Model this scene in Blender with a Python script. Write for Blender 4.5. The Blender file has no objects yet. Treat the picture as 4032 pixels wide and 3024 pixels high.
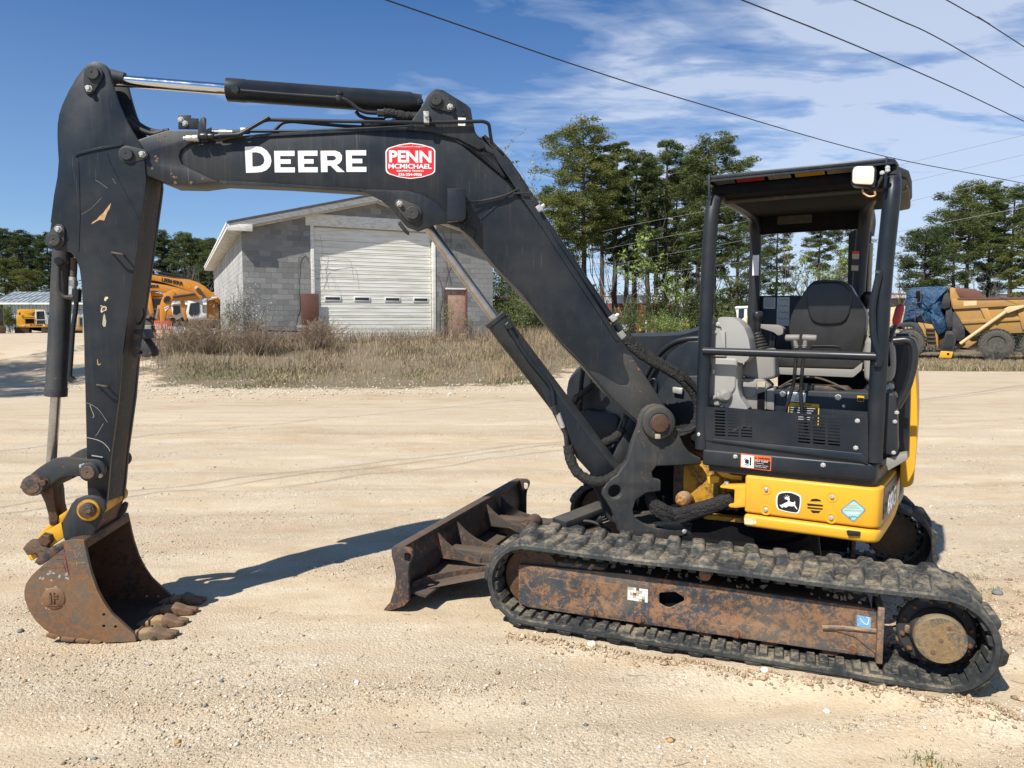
import bpy, bmesh, math, random
import numpy as np
from mathutils import Vector, Matrix
from mathutils.geometry import tessellate_polygon
random.seed(7); rng = np.random.default_rng(7)
S = bpy.context.scene
COL = S.collection
# ------------------------------------------------------------------ camera
F, CX, CY, HZ, CH = 2825., 2016., 1512., 1270., 1.7      # focal length etc. in pixels of a 4032 wide picture
PITCH = math.atan((CY - HZ) / F); cp, sp = math.cos(PITCH), math.sin(PITCH)
cd = bpy.data.cameras.new('camera'); cam = bpy.data.objects.new('camera', cd); COL.objects.link(cam)
cam.location = (0, 0, CH); cam.rotation_euler = (math.radians(90) - PITCH, 0, 0)
cd.sensor_width = 36; cd.lens = F / 4032 * 36; cd.clip_start = 0.05; cd.clip_end = 3000
S.camera = cam
# ------------------------------------------------------------------ light
SUN = Vector((-.62 * math.cos(math.radians(50)), -.785 * math.cos(math.radians(50)), math.sin(math.radians(50)))).normalized()
sl = bpy.data.lights.new('sun', 'SUN'); sl.energy = 5.0; sl.angle = math.radians(.5); sl.color = (1, .955, .88)
so = bpy.data.objects.new('sun', sl); COL.objects.link(so)
so.rotation_euler = SUN.to_track_quat('Z', 'Y').to_euler(); so.location = (-8, -10, 20)
w = bpy.data.worlds.new('World'); S.world = w; w.use_nodes = True
wn = w.node_tree; wn.nodes.clear()
def WN(t, **k):
    n = wn.nodes.new(t)
    for a, b in k.items(): setattr(n, a, b)
    return n
sky = WN('ShaderNodeTexSky', sky_type='NISHITA', sun_disc=False, sun_elevation=math.radians(50), sun_rotation=math.atan2(SUN.x, SUN.y))
sky.air_density = 1.0; sky.dust_density = .35; sky.ozone_density = 3.0; sky.altitude = 100
bg = WN('ShaderNodeBackground'); bg.inputs['Strength'].default_value = .066
out = WN('ShaderNodeOutputWorld'); tc = WN('ShaderNodeTexCoord'); sep = WN('ShaderNodeSeparateXYZ')
wn.links.new(tc.outputs['Generated'], sep.inputs[0])
def wmath(op, a, b=None, clamp=False):
    n = WN('ShaderNodeMath', operation=op, use_clamp=clamp)
    for i, v in enumerate((a, b)):
        if v is None: continue
        if isinstance(v, (int, float)): n.inputs[i].default_value = v
        else: wn.links.new(v, n.inputs[i])
    return n.outputs[0]
def wramp(f, stops):
    n = WN('ShaderNodeValToRGB'); e = n.color_ramp.elements
    while len(e) < len(stops): e.new(.5)
    for q, (p, c) in zip(e, stops):
        q.position = p; q.color = (c, c, c, 1) if isinstance(c, (int, float)) else (*c, 1)
    wn.links.new(f, n.inputs[0]); return n.outputs[0]
zc = wmath('MAXIMUM', sep.outputs[2], .02)
zz = wmath('ADD', zc, .12)
ux = wmath('DIVIDE', sep.outputs[0], zz); uy_ = wmath('DIVIDE', sep.outputs[1], zz)
cmb = WN('ShaderNodeCombineXYZ'); wn.links.new(ux, cmb.inputs[0]); wn.links.new(uy_, cmb.inputs[1])
def wnoise(scale, detail, rough, loc=(0, 0, 0), rot=0, sc=(1, 1, 1), dist=0):
    m = WN('ShaderNodeMapping'); m.inputs['Location'].default_value = loc; m.inputs['Rotation'].default_value[2] = rot; m.inputs['Scale'].default_value = sc
    wn.links.new(cmb.outputs[0], m.inputs[0])
    n = WN('ShaderNodeTexNoise'); n.inputs['Scale'].default_value = scale; n.inputs['Detail'].default_value = detail; n.inputs['Roughness'].default_value = rough
    n.inputs['Distortion'].default_value = dist
    wn.links.new(m.outputs[0], n.inputs['Vector']); return n.outputs[0]
c1 = wnoise(1.5, 7, .5, (3.1, 1.7, 0), .5, (1, 2.0, 1), .5)
c2 = wnoise(.45, 4, .55, (7.3, 2.2, 0), .2)
c3 = wnoise(7, 6, .6, (1.2, 5, 0), .8, (1, 2.2, 1), .7)
# more cloud towards the right (+X) and low down, clear blue at the upper left
side = wmath('MULTIPLY', ux, .16); low = wmath('MULTIPLY', zc, -.42)
m1 = wmath('ADD', wmath('ADD', wmath('MULTIPLY', c1, 1.0), wmath('MULTIPLY', c2, .55)), wmath('ADD', wmath('MULTIPLY', c3, .24), wmath('ADD', side, low)))
cl = wramp(m1, [(.80, 0), (1.0, .95)])
cl2 = wramp(wmath('ADD', m1, .05), [(.76, 0), (.91, .28), (1.03, .62)])
hz = wramp(zc, [(0., .42), (.13, .15), (.4, 0.)])
fac = wmath('MAXIMUM', cl2, hz)
tint = WN('ShaderNodeMix', data_type='RGBA', blend_type='MULTIPLY'); tint.inputs[0].default_value = 1
wn.links.new(sky.outputs[0], tint.inputs[6]); tint.inputs[7].default_value = (.62, 1.0, 1.38, 1)
mx = WN('ShaderNodeMix', data_type='RGBA'); wn.links.new(fac, mx.inputs[0]); wn.links.new(tint.outputs[2], mx.inputs[6]); mx.inputs[7].default_value = (9.2, 10.0, 11.4, 1)
wn.links.new(mx.outputs[2], bg.inputs['Color']); wn.links.new(bg.outputs[0], out.inputs[0])
S.view_settings.view_transform = 'Standard'; S.view_settings.look = 'None'; S.view_settings.exposure = .42; S.view_settings.gamma = 1
S.view_settings.use_curve_mapping = False
# ------------------------------------------------------------------ frames: pixels of the photograph -> points on real planes
def ray(x, y):
    a, c = (x - CX) / F, -(y - CY) / F
    return np.array([a, cp + c * sp, -sp + c * cp])
C0 = np.array([0, 0, CH])
def ground(x, y, z=0):
    r = ray(x, y); return C0 + r * (z - CH) / r[2]
def atD(x, y, D):
    r = ray(x, y); return C0 + r * D / r[1]
REG = {'A':(0,200,.4822),'B':(800,200,.5425),'C':(0,800,.4219),'D':(0,1500,.7235),'E':(1400,1700,.6329),'F':(2600,1700,.663),'G':(2600,550,.4973),'H':(2600,1100,.5424),'I':(1700,1100,.663),'J':(500,700,.678),'K':(3400,900,.4219),'L':(1900,400,.663),'M':(2200,1400,.678),'N':(500,900,.3014),'O':(0,850,.3617),'P':(1900,1000,.4973),'Q':(3450,600,.3617),'R':(0,1750,.5124),'S':(1900,1900,.3014),'T':(3200,2100,.4219),'V':(0,0,1.8228)}
def R(k, *pts):
    a, b, c = REG[k]; return [(a + x * c, b + y * c) for x, y in pts]
class Fr:                                   # a vertical plane: s along it, t away from the viewer, z up
    def __init__(s, o, yaw):
        a = math.radians(yaw); s.yaw = a; s.o = np.array([o[0], o[1], 0.]); s.e = np.array([math.cos(a), math.sin(a), 0]); s.n = np.array([-math.sin(a), math.cos(a), 0])
    def w(s, a, t, z): return s.o + s.e * a + s.n * t + np.array([0, 0, z])
    def hit(s, x, y, t=0):
        r = ray(x, y); k = ((s.o + s.n * t - C0) @ s.n) / (r @ s.n); return C0 + r * k
    def loc(s, x, y, t=0):
        p = s.hit(x, y, t); return (float((p - s.o) @ s.e), float(p[2]))
    def L(s, k, *pts, t=0): return [s.loc(x, y, t) for x, y in R(k, *pts)]
    def P(s, k, x, y, t=0): return s.hit(*R(k, (x, y))[0], t)
_g1, _g2 = ground(2078, 2488), ground(3518, 2729); _d = _g2 - _g1
UC = Fr(_g1, math.degrees(math.atan2(_d[1], _d[0])))       # outer side of the near track
UP = Fr((1.77, 3.5), -30)                                   # near side of the upper structure
BP = Fr((-2.0, 4.0), 6)                                     # centre plane of boom and arm
# ------------------------------------------------------------------ materials
MAT = {}
class NB:
    def __init__(s, name):
        s.m = bpy.data.materials.new(name); s.m.use_nodes = True; s.t = s.m.node_tree; s.b = s.t.nodes['Principled BSDF']; MAT[name] = s.m
        s.tc = s.t.nodes.new('ShaderNodeTexCoord')
    def lk(s, a, b): s.t.links.new(a, b)
    def val(s, inp, v):
        if isinstance(v, (int, float)): inp.default_value = v
        elif isinstance(v, tuple): inp.default_value = (*v, 1) if len(v) == 3 and inp.type == 'RGBA' else v
        else: s.lk(v, inp)
    def mapv(s, sc=(1, 1, 1), rot=(0, 0, 0), loc=(0, 0, 0), src='Object'):
        m = s.t.nodes.new('ShaderNodeMapping'); m.inputs['Scale'].default_value = sc; m.inputs['Rotation'].default_value = rot; m.inputs['Location'].default_value = loc
        s.lk(s.tc.outputs[src], m.inputs[0]); return m.outputs[0]
    def noise(s, scale, detail=4, rough=.55, v=None, dist=0, col=False):
        n = s.t.nodes.new('ShaderNodeTexNoise'); n.inputs['Scale'].default_value = scale; n.inputs['Detail'].default_value = detail; n.inputs['Roughness'].default_value = rough; n.inputs['Distortion'].default_value = dist
        s.lk(v if v is not None else s.tc.outputs['Object'], n.inputs['Vector']); return n.outputs[1 if col else 0]
    def voro(s, scale, feature='F1', out='Distance', v=None, rnd=1):
        n = s.t.nodes.new('ShaderNodeTexVoronoi'); n.feature = feature; n.inputs['Scale'].default_value = scale; n.inputs['Randomness'].default_value = rnd
        s.lk(v if v is not None else s.tc.outputs['Object'], n.inputs['Vector']); return n.outputs[out]
    def ramp(s, f, stops, interp='LINEAR'):
        n = s.t.nodes.new('ShaderNodeValToRGB'); n.color_ramp.interpolation = interp; e = n.color_ramp.elements
        while len(e) < len(stops): e.new(.5)
        for q, (p, c) in zip(e, stops):
            q.position = p; q.color = (c, c, c, 1) if isinstance(c, (int, float)) else (*c, 1)
        s.val(n.inputs[0], f); return n.outputs[0]
    def mix(s, f, a, b, mode='MIX'):
        n = s.t.nodes.new('ShaderNodeMix'); n.data_type = 'RGBA'; n.blend_type = mode
        s.val(n.inputs[0], f); s.val(n.inputs[6], a); s.val(n.inputs[7], b); return n.outputs[2]
    def math(s, op, a, b=0., clamp=False):
        n = s.t.nodes.new('ShaderNodeMath'); n.operation = op; n.use_clamp = clamp; s.val(n.inputs[0], a); s.val(n.inputs[1], b); return n.outputs[0]
    def bump(s, h, strength=.3, dist=.01):
        n = s.t.nodes.new('ShaderNodeBump'); n.inputs['Strength'].default_value = strength; n.inputs['Distance'].default_value = dist
        s.val(n.inputs['Height'], h); s.lk(n.outputs[0], s.b.inputs['Normal']); return n
    def orand(s):
        n = s.t.nodes.new('ShaderNodeObjectInfo'); return n.outputs['Random']
    def up(s):
        g = s.t.nodes.new('ShaderNodeNewGeometry'); q = s.t.nodes.new('ShaderNodeSeparateXYZ'); s.lk(g.outputs['True Normal'], q.inputs[0]); return q.outputs[2]
    def fin(s, color=None, rough=None, metal=None, spec=None, **k):
        if color is not None: s.val(s.b.inputs['Base Color'], color)
        if rough is not None: s.val(s.b.inputs['Roughness'], rough)
        if metal is not None: s.val(s.b.inputs['Metallic'], metal)
        if spec is not None: s.val(s.b.inputs['Specular IOR Level'], spec)
        for a, v in k.items(): s.val(s.b.inputs[a], v)
        return s.m
def plain(name, c, rough=.6, metal=0., var=.12, scale=14, bump=0., **k):
    n = NB(name); f = n.noise(scale, 5, .6)
    c2 = tuple(min(1, x * (1 - var)) for x in c); c3 = tuple(min(1, x * (1 + var)) for x in c)
    if bump: n.bump(n.noise(scale * 6, 4), bump, .004)
    return n.fin(n.ramp(f, [(.3, c2), (.7, c3)]), rough, metal, **k)
def worn(name, base, dust=(.30, .24, .17), dustamt=.25, spot=(.32, .12, .04), spotamt=.63, scratch=.66, scrcol=(.30, .29, .27), rough=.38, sdir=(0, .9, 0), topdust=.5, streak=0):
    n = NB(name)
    f1 = n.noise(2.2, 8, .62); f2 = n.noise(38, 6, .7); f3 = n.noise(9, 6, .6)
    v = n.mapv((150, 150, 5), sdir); sc = n.noise(1, 3, .5, v)
    v2 = n.mapv((6, 160, 160), (0, .5, 0)); sc2 = n.noise(1, 3, .5, v2)
    c = n.mix(n.ramp(f1, [(.42, 0), (.72, dustamt)]), base, dust)
    c = n.mix(n.ramp(f3, [(.45, 0), (.75, dustamt * .5)]), c, dust)
    c = n.mix(n.ramp(sc, [(scratch + .02, 0), (scratch + .10, .16)]), c, scrcol)
    if topdust: c = n.mix(n.math('MULTIPLY', n.ramp(n.up(), [(.3, 0), (.9, topdust)]), n.ramp(f3, [(.3, .5), (.7, 1)])), c, dust)
    if streak: c = n.mix(n.math('MULTIPLY', n.ramp(n.noise(1, 4, .6, n.mapv((42, 42, 1.3))), [(.48, 0), (.68, streak * 2)]), n.ramp(n.noise(1.7, 3), [(.45, 0), (.62, 1)])), c, dust)
    gate = n.math('MULTIPLY', n.ramp(f2, [(spotamt, 0), (spotamt + .02, 1)]), n.ramp(f1, [(.46, 0), (.58, 1)]))
    c = n.mix(gate, c, spot)
    n.bump(n.math('ADD', f3, n.math('MULTIPLY', gate, -.5)), .10, .004)
    return n.fin(c, n.ramp(f1, [(.3, rough), (.75, min(1, rough + .28))]), 0., .35)
DARK = (.0075, .0130, .0195)
worn('charcoal_paint', DARK, dust=(.21, .18, .14), dustamt=.095, streak=.035, scratch=.64, spotamt=.70, rough=.34, topdust=.12)
worn('charcoal_dusty', (.020, .025, .030), dust=(.18, .145, .10), dustamt=.22, streak=.06, rough=.5, topdust=.35)
worn('charcoal_clean', (.0075, .012, .0185), dustamt=.05, spotamt=.72, scratch=.73, rough=.30, topdust=.12)
worn('yellow_paint', (.70, .36, .022), dust=(.45, .27, .09), dustamt=.18, spot=(.10, .07, .04), spotamt=.66, scratch=.72, scrcol=(.3, .17, .04), rough=.33, topdust=.1)
worn('yellow_grimy', (.60, .30, .02), dust=(.05, .035, .02), dustamt=.95, spot=(.03, .02, .015), spotamt=.5, scratch=.66, scrcol=(.1, .07, .03), rough=.5, topdust=.4)
worn('yellow_faded', (.41, .225, .05), dust=(.35, .22, .115), dustamt=.7, spot=(.22, .09, .04), spotamt=.57, rough=.5, topdust=.25)
worn('orange_paint', (.56, .215, .02), dust=(.55, .33, .12), dustamt=.35, spot=(.13, .07, .04), spotamt=.62, rough=.42)
worn('cream_paint', (.68, .50, .27), dust=(.5, .34, .16), dustamt=.4, spot=(.3, .15, .07), spotamt=.62, rough=.5)
worn('white_paint', (.74, .74, .71), dust=(.4, .37, .31), dustamt=.3, spot=(.25, .22, .18), spotamt=.66, rough=.5)
def rusty(name, paint, amt, rust=(.24, .095, .034), bright=(.50, .27, .12), dustc=(.36, .25, .15), rough=.7, stretch=(1, 1, 1), fs=1):
    n = NB(name); v = n.mapv(stretch)
    a = n.noise(5 * fs, 9, .8, v, .4); b = n.noise(38, 9, .85, v, .8); c_ = n.noise(120, 5, .8, v); d = n.noise(2.2, 4, .5)
    rc = n.ramp(b, [(.28, tuple(x * .38 for x in rust)), (.5, rust), (.68, tuple(min(1, x * 1.45) for x in rust)), (.78, bright)])
    m = n.math('ADD', n.math('MULTIPLY', a, .55), n.math('MULTIPLY', b, .45))
    col = n.mix(n.ramp(m, [(amt - .02, 1), (amt + .02, 0)]), rc, paint)
    col = n.mix(n.ramp(d, [(.45, 0), (.75, .45)]), col, dustc)
    sc = n.noise(1, 3, .5, n.mapv((5, 5, 170), (0, .06, 0)))
    col = n.mix(n.ramp(sc, [(.66, 0), (.74, .4)]), col, bright)
    col = n.mix(n.ramp(n.up(), [(.3, 0), (.9, .65)]), col, dustc)
    n.bump(n.math('ADD', b, c_), .35, .004)
    return n.fin(col, n.ramp(c_, [(.3, rough - .1), (.7, min(1, rough + .15))]), 0.)
rusty('rust_track_frame', (.034, .042, .050), .505, rust=(.195, .100, .048), bright=(.56, .35, .19), dustc=(.31, .225, .14), fs=1.9)
rusty('adapter_tan', (.08, .065, .045), .47, rust=(.27, .15, .06), bright=(.45, .3, .14), dustc=(.36, .24, .12))
rusty('rusty_yellow', (.60, .30, .02), .50, rust=(.13, .06, .03))
plain('model_grey', (.085, .085, .08), .45, 0, .2, 20)
plain('spatter', (.36, .34, .29), .8, 0, .3, 60)
rusty('rust_hub', (.07, .075, .065), .50, rust=(.20, .13, .06), bright=(.34, .24, .12), dustc=(.26, .2, .12))
rusty('rust_bucket', (.085, .082, .07), .475, rust=(.175, .083, .034), bright=(.36, .19, .075), dustc=(.20, .135, .075))
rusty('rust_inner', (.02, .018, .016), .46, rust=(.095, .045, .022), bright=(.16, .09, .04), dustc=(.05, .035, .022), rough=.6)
rusty('rust_tooth', (.07, .055, .04), .47, rust=(.16, .068, .03), bright=(.36, .20, .10), dustc=(.20, .13, .075))
rusty('rust_blade', (.026, .027, .03), .53, rust=(.16, .07, .03), bright=(.25, .14, .06), dustc=(.12, .085, .055))
rusty('rust_arm_belly', (.032, .033, .033), .55, rust=(.10, .055, .025), bright=(.2, .12, .06), dustc=(.09, .065, .042), stretch=(1, 1, .4))
rusty('rust_sheet', (.085, .04, .028), .46, rust=(.12, .05, .03), bright=(.20, .09, .05), dustc=(.14, .075, .05))
rusty('rust_door', (.43, .27, .205), .53, rust=(.27, .10, .04), bright=(.45, .22, .1), dustc=(.42, .27, .2))
rusty('grimy_steel', (.035, .037, .038), .50, rust=(.12, .07, .04), bright=(.2, .15, .1), dustc=(.08, .065, .05))
def rubber():
    n = NB('dusty_rubber'); a = n.noise(6, 8, .65); b = n.noise(45, 6, .7)
    m = n.math('ADD', n.math('MULTIPLY', a, .6), n.math('MULTIPLY', b, .4))
    c = n.ramp(m, [(.40, (.016, .018, .019)), (.52, (.042, .045, .043)), (.60, (.085, .082, .068)), (.69, (.27, .22, .145))])
    c = n.mix(n.math('MULTIPLY', n.ramp(n.up(), [(.2, 0), (.9, .55)]), n.ramp(m, [(.46, 0), (.60, 1)])), c, (.38, .30, .19))
    n.bump(b, .4, .004); return n.fin(c, .82)
rubber()
n = NB('black_rubber'); a = n.noise(30, 5, .6); n.bump(a, .3, .004); n.fin(n.ramp(a, [(.3, (.010, .010, .010)), (.7, (.03, .028, .026))]), .6)
n = NB('hose_sleeve'); a = n.noise(60, 5, .7); v = n.voro(55, 'DISTANCE_TO_EDGE'); n.bump(n.math('ADD', a, v), .8, .012); n.fin(n.ramp(a, [(.3, (.008, .008, .008)), (.6, (.022, .02, .018)), (.8, (.07, .055, .04))]), .78)
n = NB('chrome'); a = n.noise(20, 3); n.fin((.72, .72, .73), n.ramp(a, [(.3, .09), (.7, .17)]), 1.0)
n = NB('chrome_dusty'); a = n.noise(12, 5, .6); n.fin(n.ramp(a, [(.35, (.5, .49, .48)), (.7, (.35, .30, .25))]), n.ramp(a, [(.3, .18), (.7, .42)]), .9)
n = NB('zinc'); a = n.noise(90, 3); n.bump(a, .2, .002); n.fin(n.ramp(a, [(.3, (.42, .41, .37)), (.7, (.62, .61, .56))]), .42, .55)
plain('rust_bolt', (.16, .075, .035), .7, .1, .4, 60, .4)
worn('grey_plastic', (.225, .22, .205), dust=(.27, .23, .17), dustamt=.4, spot=(.2, .18, .15), spotamt=.72, scratch=.72, scrcol=(.45, .44, .41), rough=.55, topdust=.2)
worn('grey_plastic_light', (.30, .295, .275), dust=(.3, .26, .2), dustamt=.3, spot=(.2, .18, .15), spotamt=.75, scratch=.74, scrcol=(.5, .5, .46), rough=.5, topdust=.1)
plain('seat_vinyl', (.016, .0165, .018), .38, 0, .2, 30, .15)
plain('seat_vinyl_worn', (.020, .019, .018), .42, 0, .3, 12, .15)
plain('handle_grey', (.20, .185, .165), .6, 0, .1)
plain('black_plastic', (.013, .014, .016), .35, 0, .25, 20, .1)
plain('black_matte', (.007, .007, .008), .85, 0, .3, 20, spec=.12)
plain('red_grip', (.36, .025, .03), .35, 0, .15)
plain('decal_white', (.80, .80, .78), .4, 0, .03)
plain('decal_black', (.01, .01, .01), .4, 0, .1)
plain('decal_red', (.64, .018, .025), .4, 0, .05)
plain('decal_orange', (.72, .13, .03), .4, 0, .05)
plain('decal_yellow', (.75, .42, .02), .4, 0, .05)
plain('decal_silver', (.30, .30, .29), .35, .3, .3, 20)
plain('decal_teal', (.28, .58, .56), .4, 0, .06)
plain('decal_tan', (.42, .36, .25), .5, 0, .08)
plain('decal_blue', (.14, .33, .52), .5, 0, .2, 90)
plain('label_pale', (.50, .49, .45), .6, 0, .1, 40)
plain('label_red_shaded', (.16, .02, .015), .7, 0, .2, 40, spec=.1)  # from here on, label colours darkened for the shade under the roof
plain('label_yellow_shaded', (.26, .14, .015), .7, 0, .2, 40, spec=.1)
plain('label_tan_shaded', (.14, .12, .09), .7, 0, .2, 40, spec=.1)
plain('label_dim', (.06, .055, .045), .7, 0, .2, 40, spec=.1)
plain('chalk_red', (.22, .035, .03), .8, 0, .3, 60)
plain('bare_metal_scrape', (.50, .30, .15), .5, .2, .35, 60)
plain('primer_scrape', (.62, .53, .33), .6, 0, .2, 60)
plain('dirt_clod', (.40, .28, .17), .95, 0, .3, 40, .6)
n = NB('lamp_glass'); a = n.voro(300); n.bump(a, .25, .003); n.fin((.70, .65, .52), .35, .1)
def glass():
    n = NB('dark_glass'); n.fin((.02, .025, .028), .06, 0.); return n.m
glass()
# ------------------------------------------------------------------ mesh helpers
def link(name, me, mat=None, parent=None):
    o = bpy.data.objects.new(name, me); COL.objects.link(o)
    if mat is not None:
        for m in (mat if isinstance(mat, (list, tuple)) else [mat]): me.materials.append(MAT[m] if isinstance(m, str) else m)
    if parent is not None:
        o.parent = parent; mw = Matrix.Translation(parent['_w']) if '_w' in parent else Matrix.Identity(4)
        o.matrix_parent_inverse = mw.inverted()
    return o
def mk(name, V, Fc, mat=None, parent=None, smooth=False, bevel=0, seg=2, ang=35, mi=None):
    me = bpy.data.meshes.new(name); me.from_pydata([tuple(map(float, v)) for v in V], [], [tuple(f) for f in Fc])
    if mi is not None: me.polygons.foreach_set('material_index', mi)
    bm = bmesh.new(); bm.from_mesh(me); bmesh.ops.recalc_face_normals(bm, faces=bm.faces)
    if bevel:
        ed = [e for e in bm.edges if len(e.link_faces) == 2 and e.calc_face_angle(0) > math.radians(ang)]
        try: bmesh.ops.bevel(bm, geom=ed, offset=bevel, segments=seg, profile=.5, affect='EDGES', clamp_overlap=True)
        except Exception: pass
    bm.to_mesh(me); bm.free()
    o = link(name, me, mat, parent)
    if smooth or bevel:
        me.polygons.foreach_set('use_smooth', [True] * len(me.polygons))
        me.set_sharp_from_angle(angle=math.radians(38)) if hasattr(me, 'set_sharp_from_angle') else None
    return o
def numpy_mesh(name, V, Fq, mat=None, parent=None, smooth=False):
    me = bpy.data.meshes.new(name); V = np.asarray(V, np.float32); Fq = np.asarray(Fq, np.int32); k = Fq.shape[1]
    me.vertices.add(len(V)); me.vertices.foreach_set('co', V.ravel()); me.loops.add(Fq.size); me.loops.foreach_set('vertex_index', Fq.ravel())
    me.polygons.add(len(Fq)); me.polygons.foreach_set('loop_start', np.arange(0, Fq.size, k, dtype=np.int32)); me.polygons.foreach_set('loop_total', np.full(len(Fq), k, np.int32))
    if smooth: me.polygons.foreach_set('use_smooth', np.ones(len(Fq), bool))
    me.update(calc_edges=True); me.validate(); return link(name, me, mat, parent)
def area2(p): return sum(p[i][0] * p[(i + 1) % len(p)][1] - p[(i + 1) % len(p)][0] * p[i][1] for i in range(len(p)))
def prism(name, fr, pts, t0, t1, mat, parent=None, holes=(), bevel=0, seg=2, smooth=False, shift=None):
    """pts, holes: (s,z) outlines on the plane fr, extruded from depth t0 to t1"""
    loops = [list(pts)] + [list(h) for h in holes]; V = []; Fc = []; st = []
    for l in loops: st.append(len(V)); V += l
    n = len(V)
    W = [fr.w(a, t0, z) for a, z in V] + [fr.w(a, t1, z) for a, z in V]
    if len(loops) == 1: Fc += [tuple(range(n)), tuple(range(2 * n - 1, n - 1, -1))]
    else:
        tr = tessellate_polygon([[Vector((a, z, 0)) for a, z in l] for l in loops])
        for a, b, c in tr: Fc += [(a, b, c), (c + n, b + n, a + n)]
    for l, s0 in zip(loops, st):
        m = len(l)
        for i in range(m): j = (i + 1) % m; Fc.append((s0 + i, s0 + j, s0 + j + n, s0 + i + n))
    return mk(name, W, Fc, mat, parent, smooth, bevel, seg)
def box(name, fr, s0, s1, t0, t1, z0, z1, mat, parent=None, bevel=.004, seg=2):
    return prism(name, fr, [(s0, z0), (s1, z0), (s1, z1), (s0, z1)], t0, t1, mat, parent, bevel=bevel, seg=seg)
def basis(d):
    d = Vector(d).normalized(); a = d.orthogonal().normalized(); return d, a, d.cross(a)
def cyl_data(p0, p1, r, n=24, r2=None):
    p0, p1 = Vector(p0), Vector(p1); d, a, b = basis(p1 - p0); r2 = r if r2 is None else r2
    V = [p0 + (a * math.cos(2 * math.pi * i / n) + b * math.sin(2 * math.pi * i / n)) * r for i in range(n)] + [p1 + (a * math.cos(2 * math.pi * i / n) + b * math.sin(2 * math.pi * i / n)) * r2 for i in range(n)]
    Fc = [(i, (i + 1) % n, (i + 1) % n + n, i + n) for i in range(n)] + [tuple(range(n - 1, -1, -1)), tuple(range(n, 2 * n))]
    return V, Fc
def cyl(name, p0, p1, r, mat, parent=None, n=24, r2=None, bevel=0):
    V, Fc = cyl_data(p0, p1, r, n, r2); return mk(name, V, Fc, mat, parent, n > 8, bevel, 2, 50)
def lathe(name, p0, axis, prof, mat, parent=None, n=32, smooth=True):
    """prof: (along axis, radius)"""
    p0 = Vector(p0); d, a, b = basis(axis); V = []; Fc = []
    for u, r in prof: V += [p0 + d * u + (a * math.cos(2 * math.pi * i / n) + b * math.sin(2 * math.pi * i / n)) * max(r, 1e-4) for i in range(n)]
    for k in range(len(prof) - 1):
        for i in range(n): j = (i + 1) % n; Fc.append((k * n + i, k * n + j, (k + 1) * n + j, (k + 1) * n + i))
    Fc.append(tuple(range(n - 1, -1, -1))); Fc.append(tuple(range((len(prof) - 1) * n, len(prof) * n)))
    return mk(name, V, Fc, mat, parent, smooth)
def spline(pts, sub=6):
    P = [Vector(p) for p in pts]
    if len(P) < 3: return P
    Q = [P[0] * 2 - P[1]] + P + [P[-1] * 2 - P[-2]]; o = []
    for i in range(1, len(Q) - 2):
        a, b, c, d = Q[i - 1:i + 3]
        for k in range(sub):
            t = k / sub; o.append(.5 * ((2 * b) + (c - a) * t + (2 * a - 5 * b + 4 * c - d) * t * t + (3 * b - a - 3 * c + d) * t ** 3))
    return o + [P[-1]]
def tube_data(pts, r, n=10, wob=0):
    P = [Vector(p) for p in pts]; V = []; Fc = []; up = None
    for i, p in enumerate(P):
        d = (P[min(i + 1, len(P) - 1)] - P[max(i - 1, 0)]).normalized()
        if up is None: up = d.orthogonal().normalized()
        up = (up - d * up.dot(d)).normalized(); b = d.cross(up)
        rr = (r[i] if isinstance(r, (list, tuple)) else r) * (1 + (random.uniform(-wob, wob) if wob else 0))
        V += [p + (up * math.cos(2 * math.pi * k / n) + b * math.sin(2 * math.pi * k / n)) * rr * (1 + (random.uniform(-wob, wob) * .5 if wob else 0)) for k in range(n)]
    for i in range(len(P) - 1):
        for k in range(n): j = (k + 1) % n; Fc.append((i * n + k, i * n + j, (i + 1) * n + j, (i + 1) * n + k))
    Fc += [tuple(range(n - 1, -1, -1)), tuple(range((len(P) - 1) * n, len(P) * n))]
    return V, Fc
def tube(name, pts, r, mat, parent=None, n=10, sub=6, wob=0):
    P = spline(pts, sub) if sub else pts
    V, Fc = tube_data(P, r, n, wob); return mk(name, V, Fc, mat, parent, True)
def roundpath(pts, rad, k=5):
    """polyline with rounded corners"""
    P = [Vector(p) for p in pts]; o = [P[0]]
    for i in range(1, len(P) - 1):
        a, b, c = P[i - 1], P[i], P[i + 1]; u, v = (a - b), (c - b); r = min(rad, u.length * .45, v.length * .45)
        p, q = b + u.normalized() * r, b + v.normalized() * r
        for j in range(k + 1): t = j / k; o.append(p * (1 - t) ** 2 + b * 2 * t * (1 - t) + q * t * t)
    return o + [P[-1]]
def bar(name, pts, r, mat, parent=None, rad=.08, n=14): return tube(name, roundpath(pts, rad), r, mat, parent, n, 0)
def bolt(p, ax, r, mat='zinc', parent=None, h=None, name='bolt', washer=True):
    h = h or r * .9; p, ax = Vector(p), Vector(ax).normalized()
    prof = [(0, r * 1.35), (r * .22, r * 1.35), (r * .22, r)] if washer else [(0, r)]
    V = []; Fc = []; d, a, b = basis(ax)
    rings = ([(0, r * 1.4), (r * .22, r * 1.4), (r * .23, r), (h, r), (h + r * .12, r * .82)] if washer else [(0, r), (h, r), (h + r * .12, r * .82)])
    for u, rr in rings: V += [p + d * u + (a * math.cos(math.pi * i / 3) + b * math.sin(math.pi * i / 3)) * rr for i in range(6)]
    for k in range(len(rings) - 1):
        for i in range(6): j = (i + 1) % 6; Fc.append((k * 6 + i, k * 6 + j, (k + 1) * 6 + j, (k + 1) * 6 + i))
    Fc.append(tuple(range((len(rings) - 1) * 6, len(rings) * 6)))
    return mk(name, V, Fc, mat, parent)
def circ(c, r, n=20, rx=1): return [(c[0] + r * rx * math.cos(2 * math.pi * i / n), c[1] + r * math.sin(2 * math.pi * i / n)) for i in range(n)]
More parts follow.
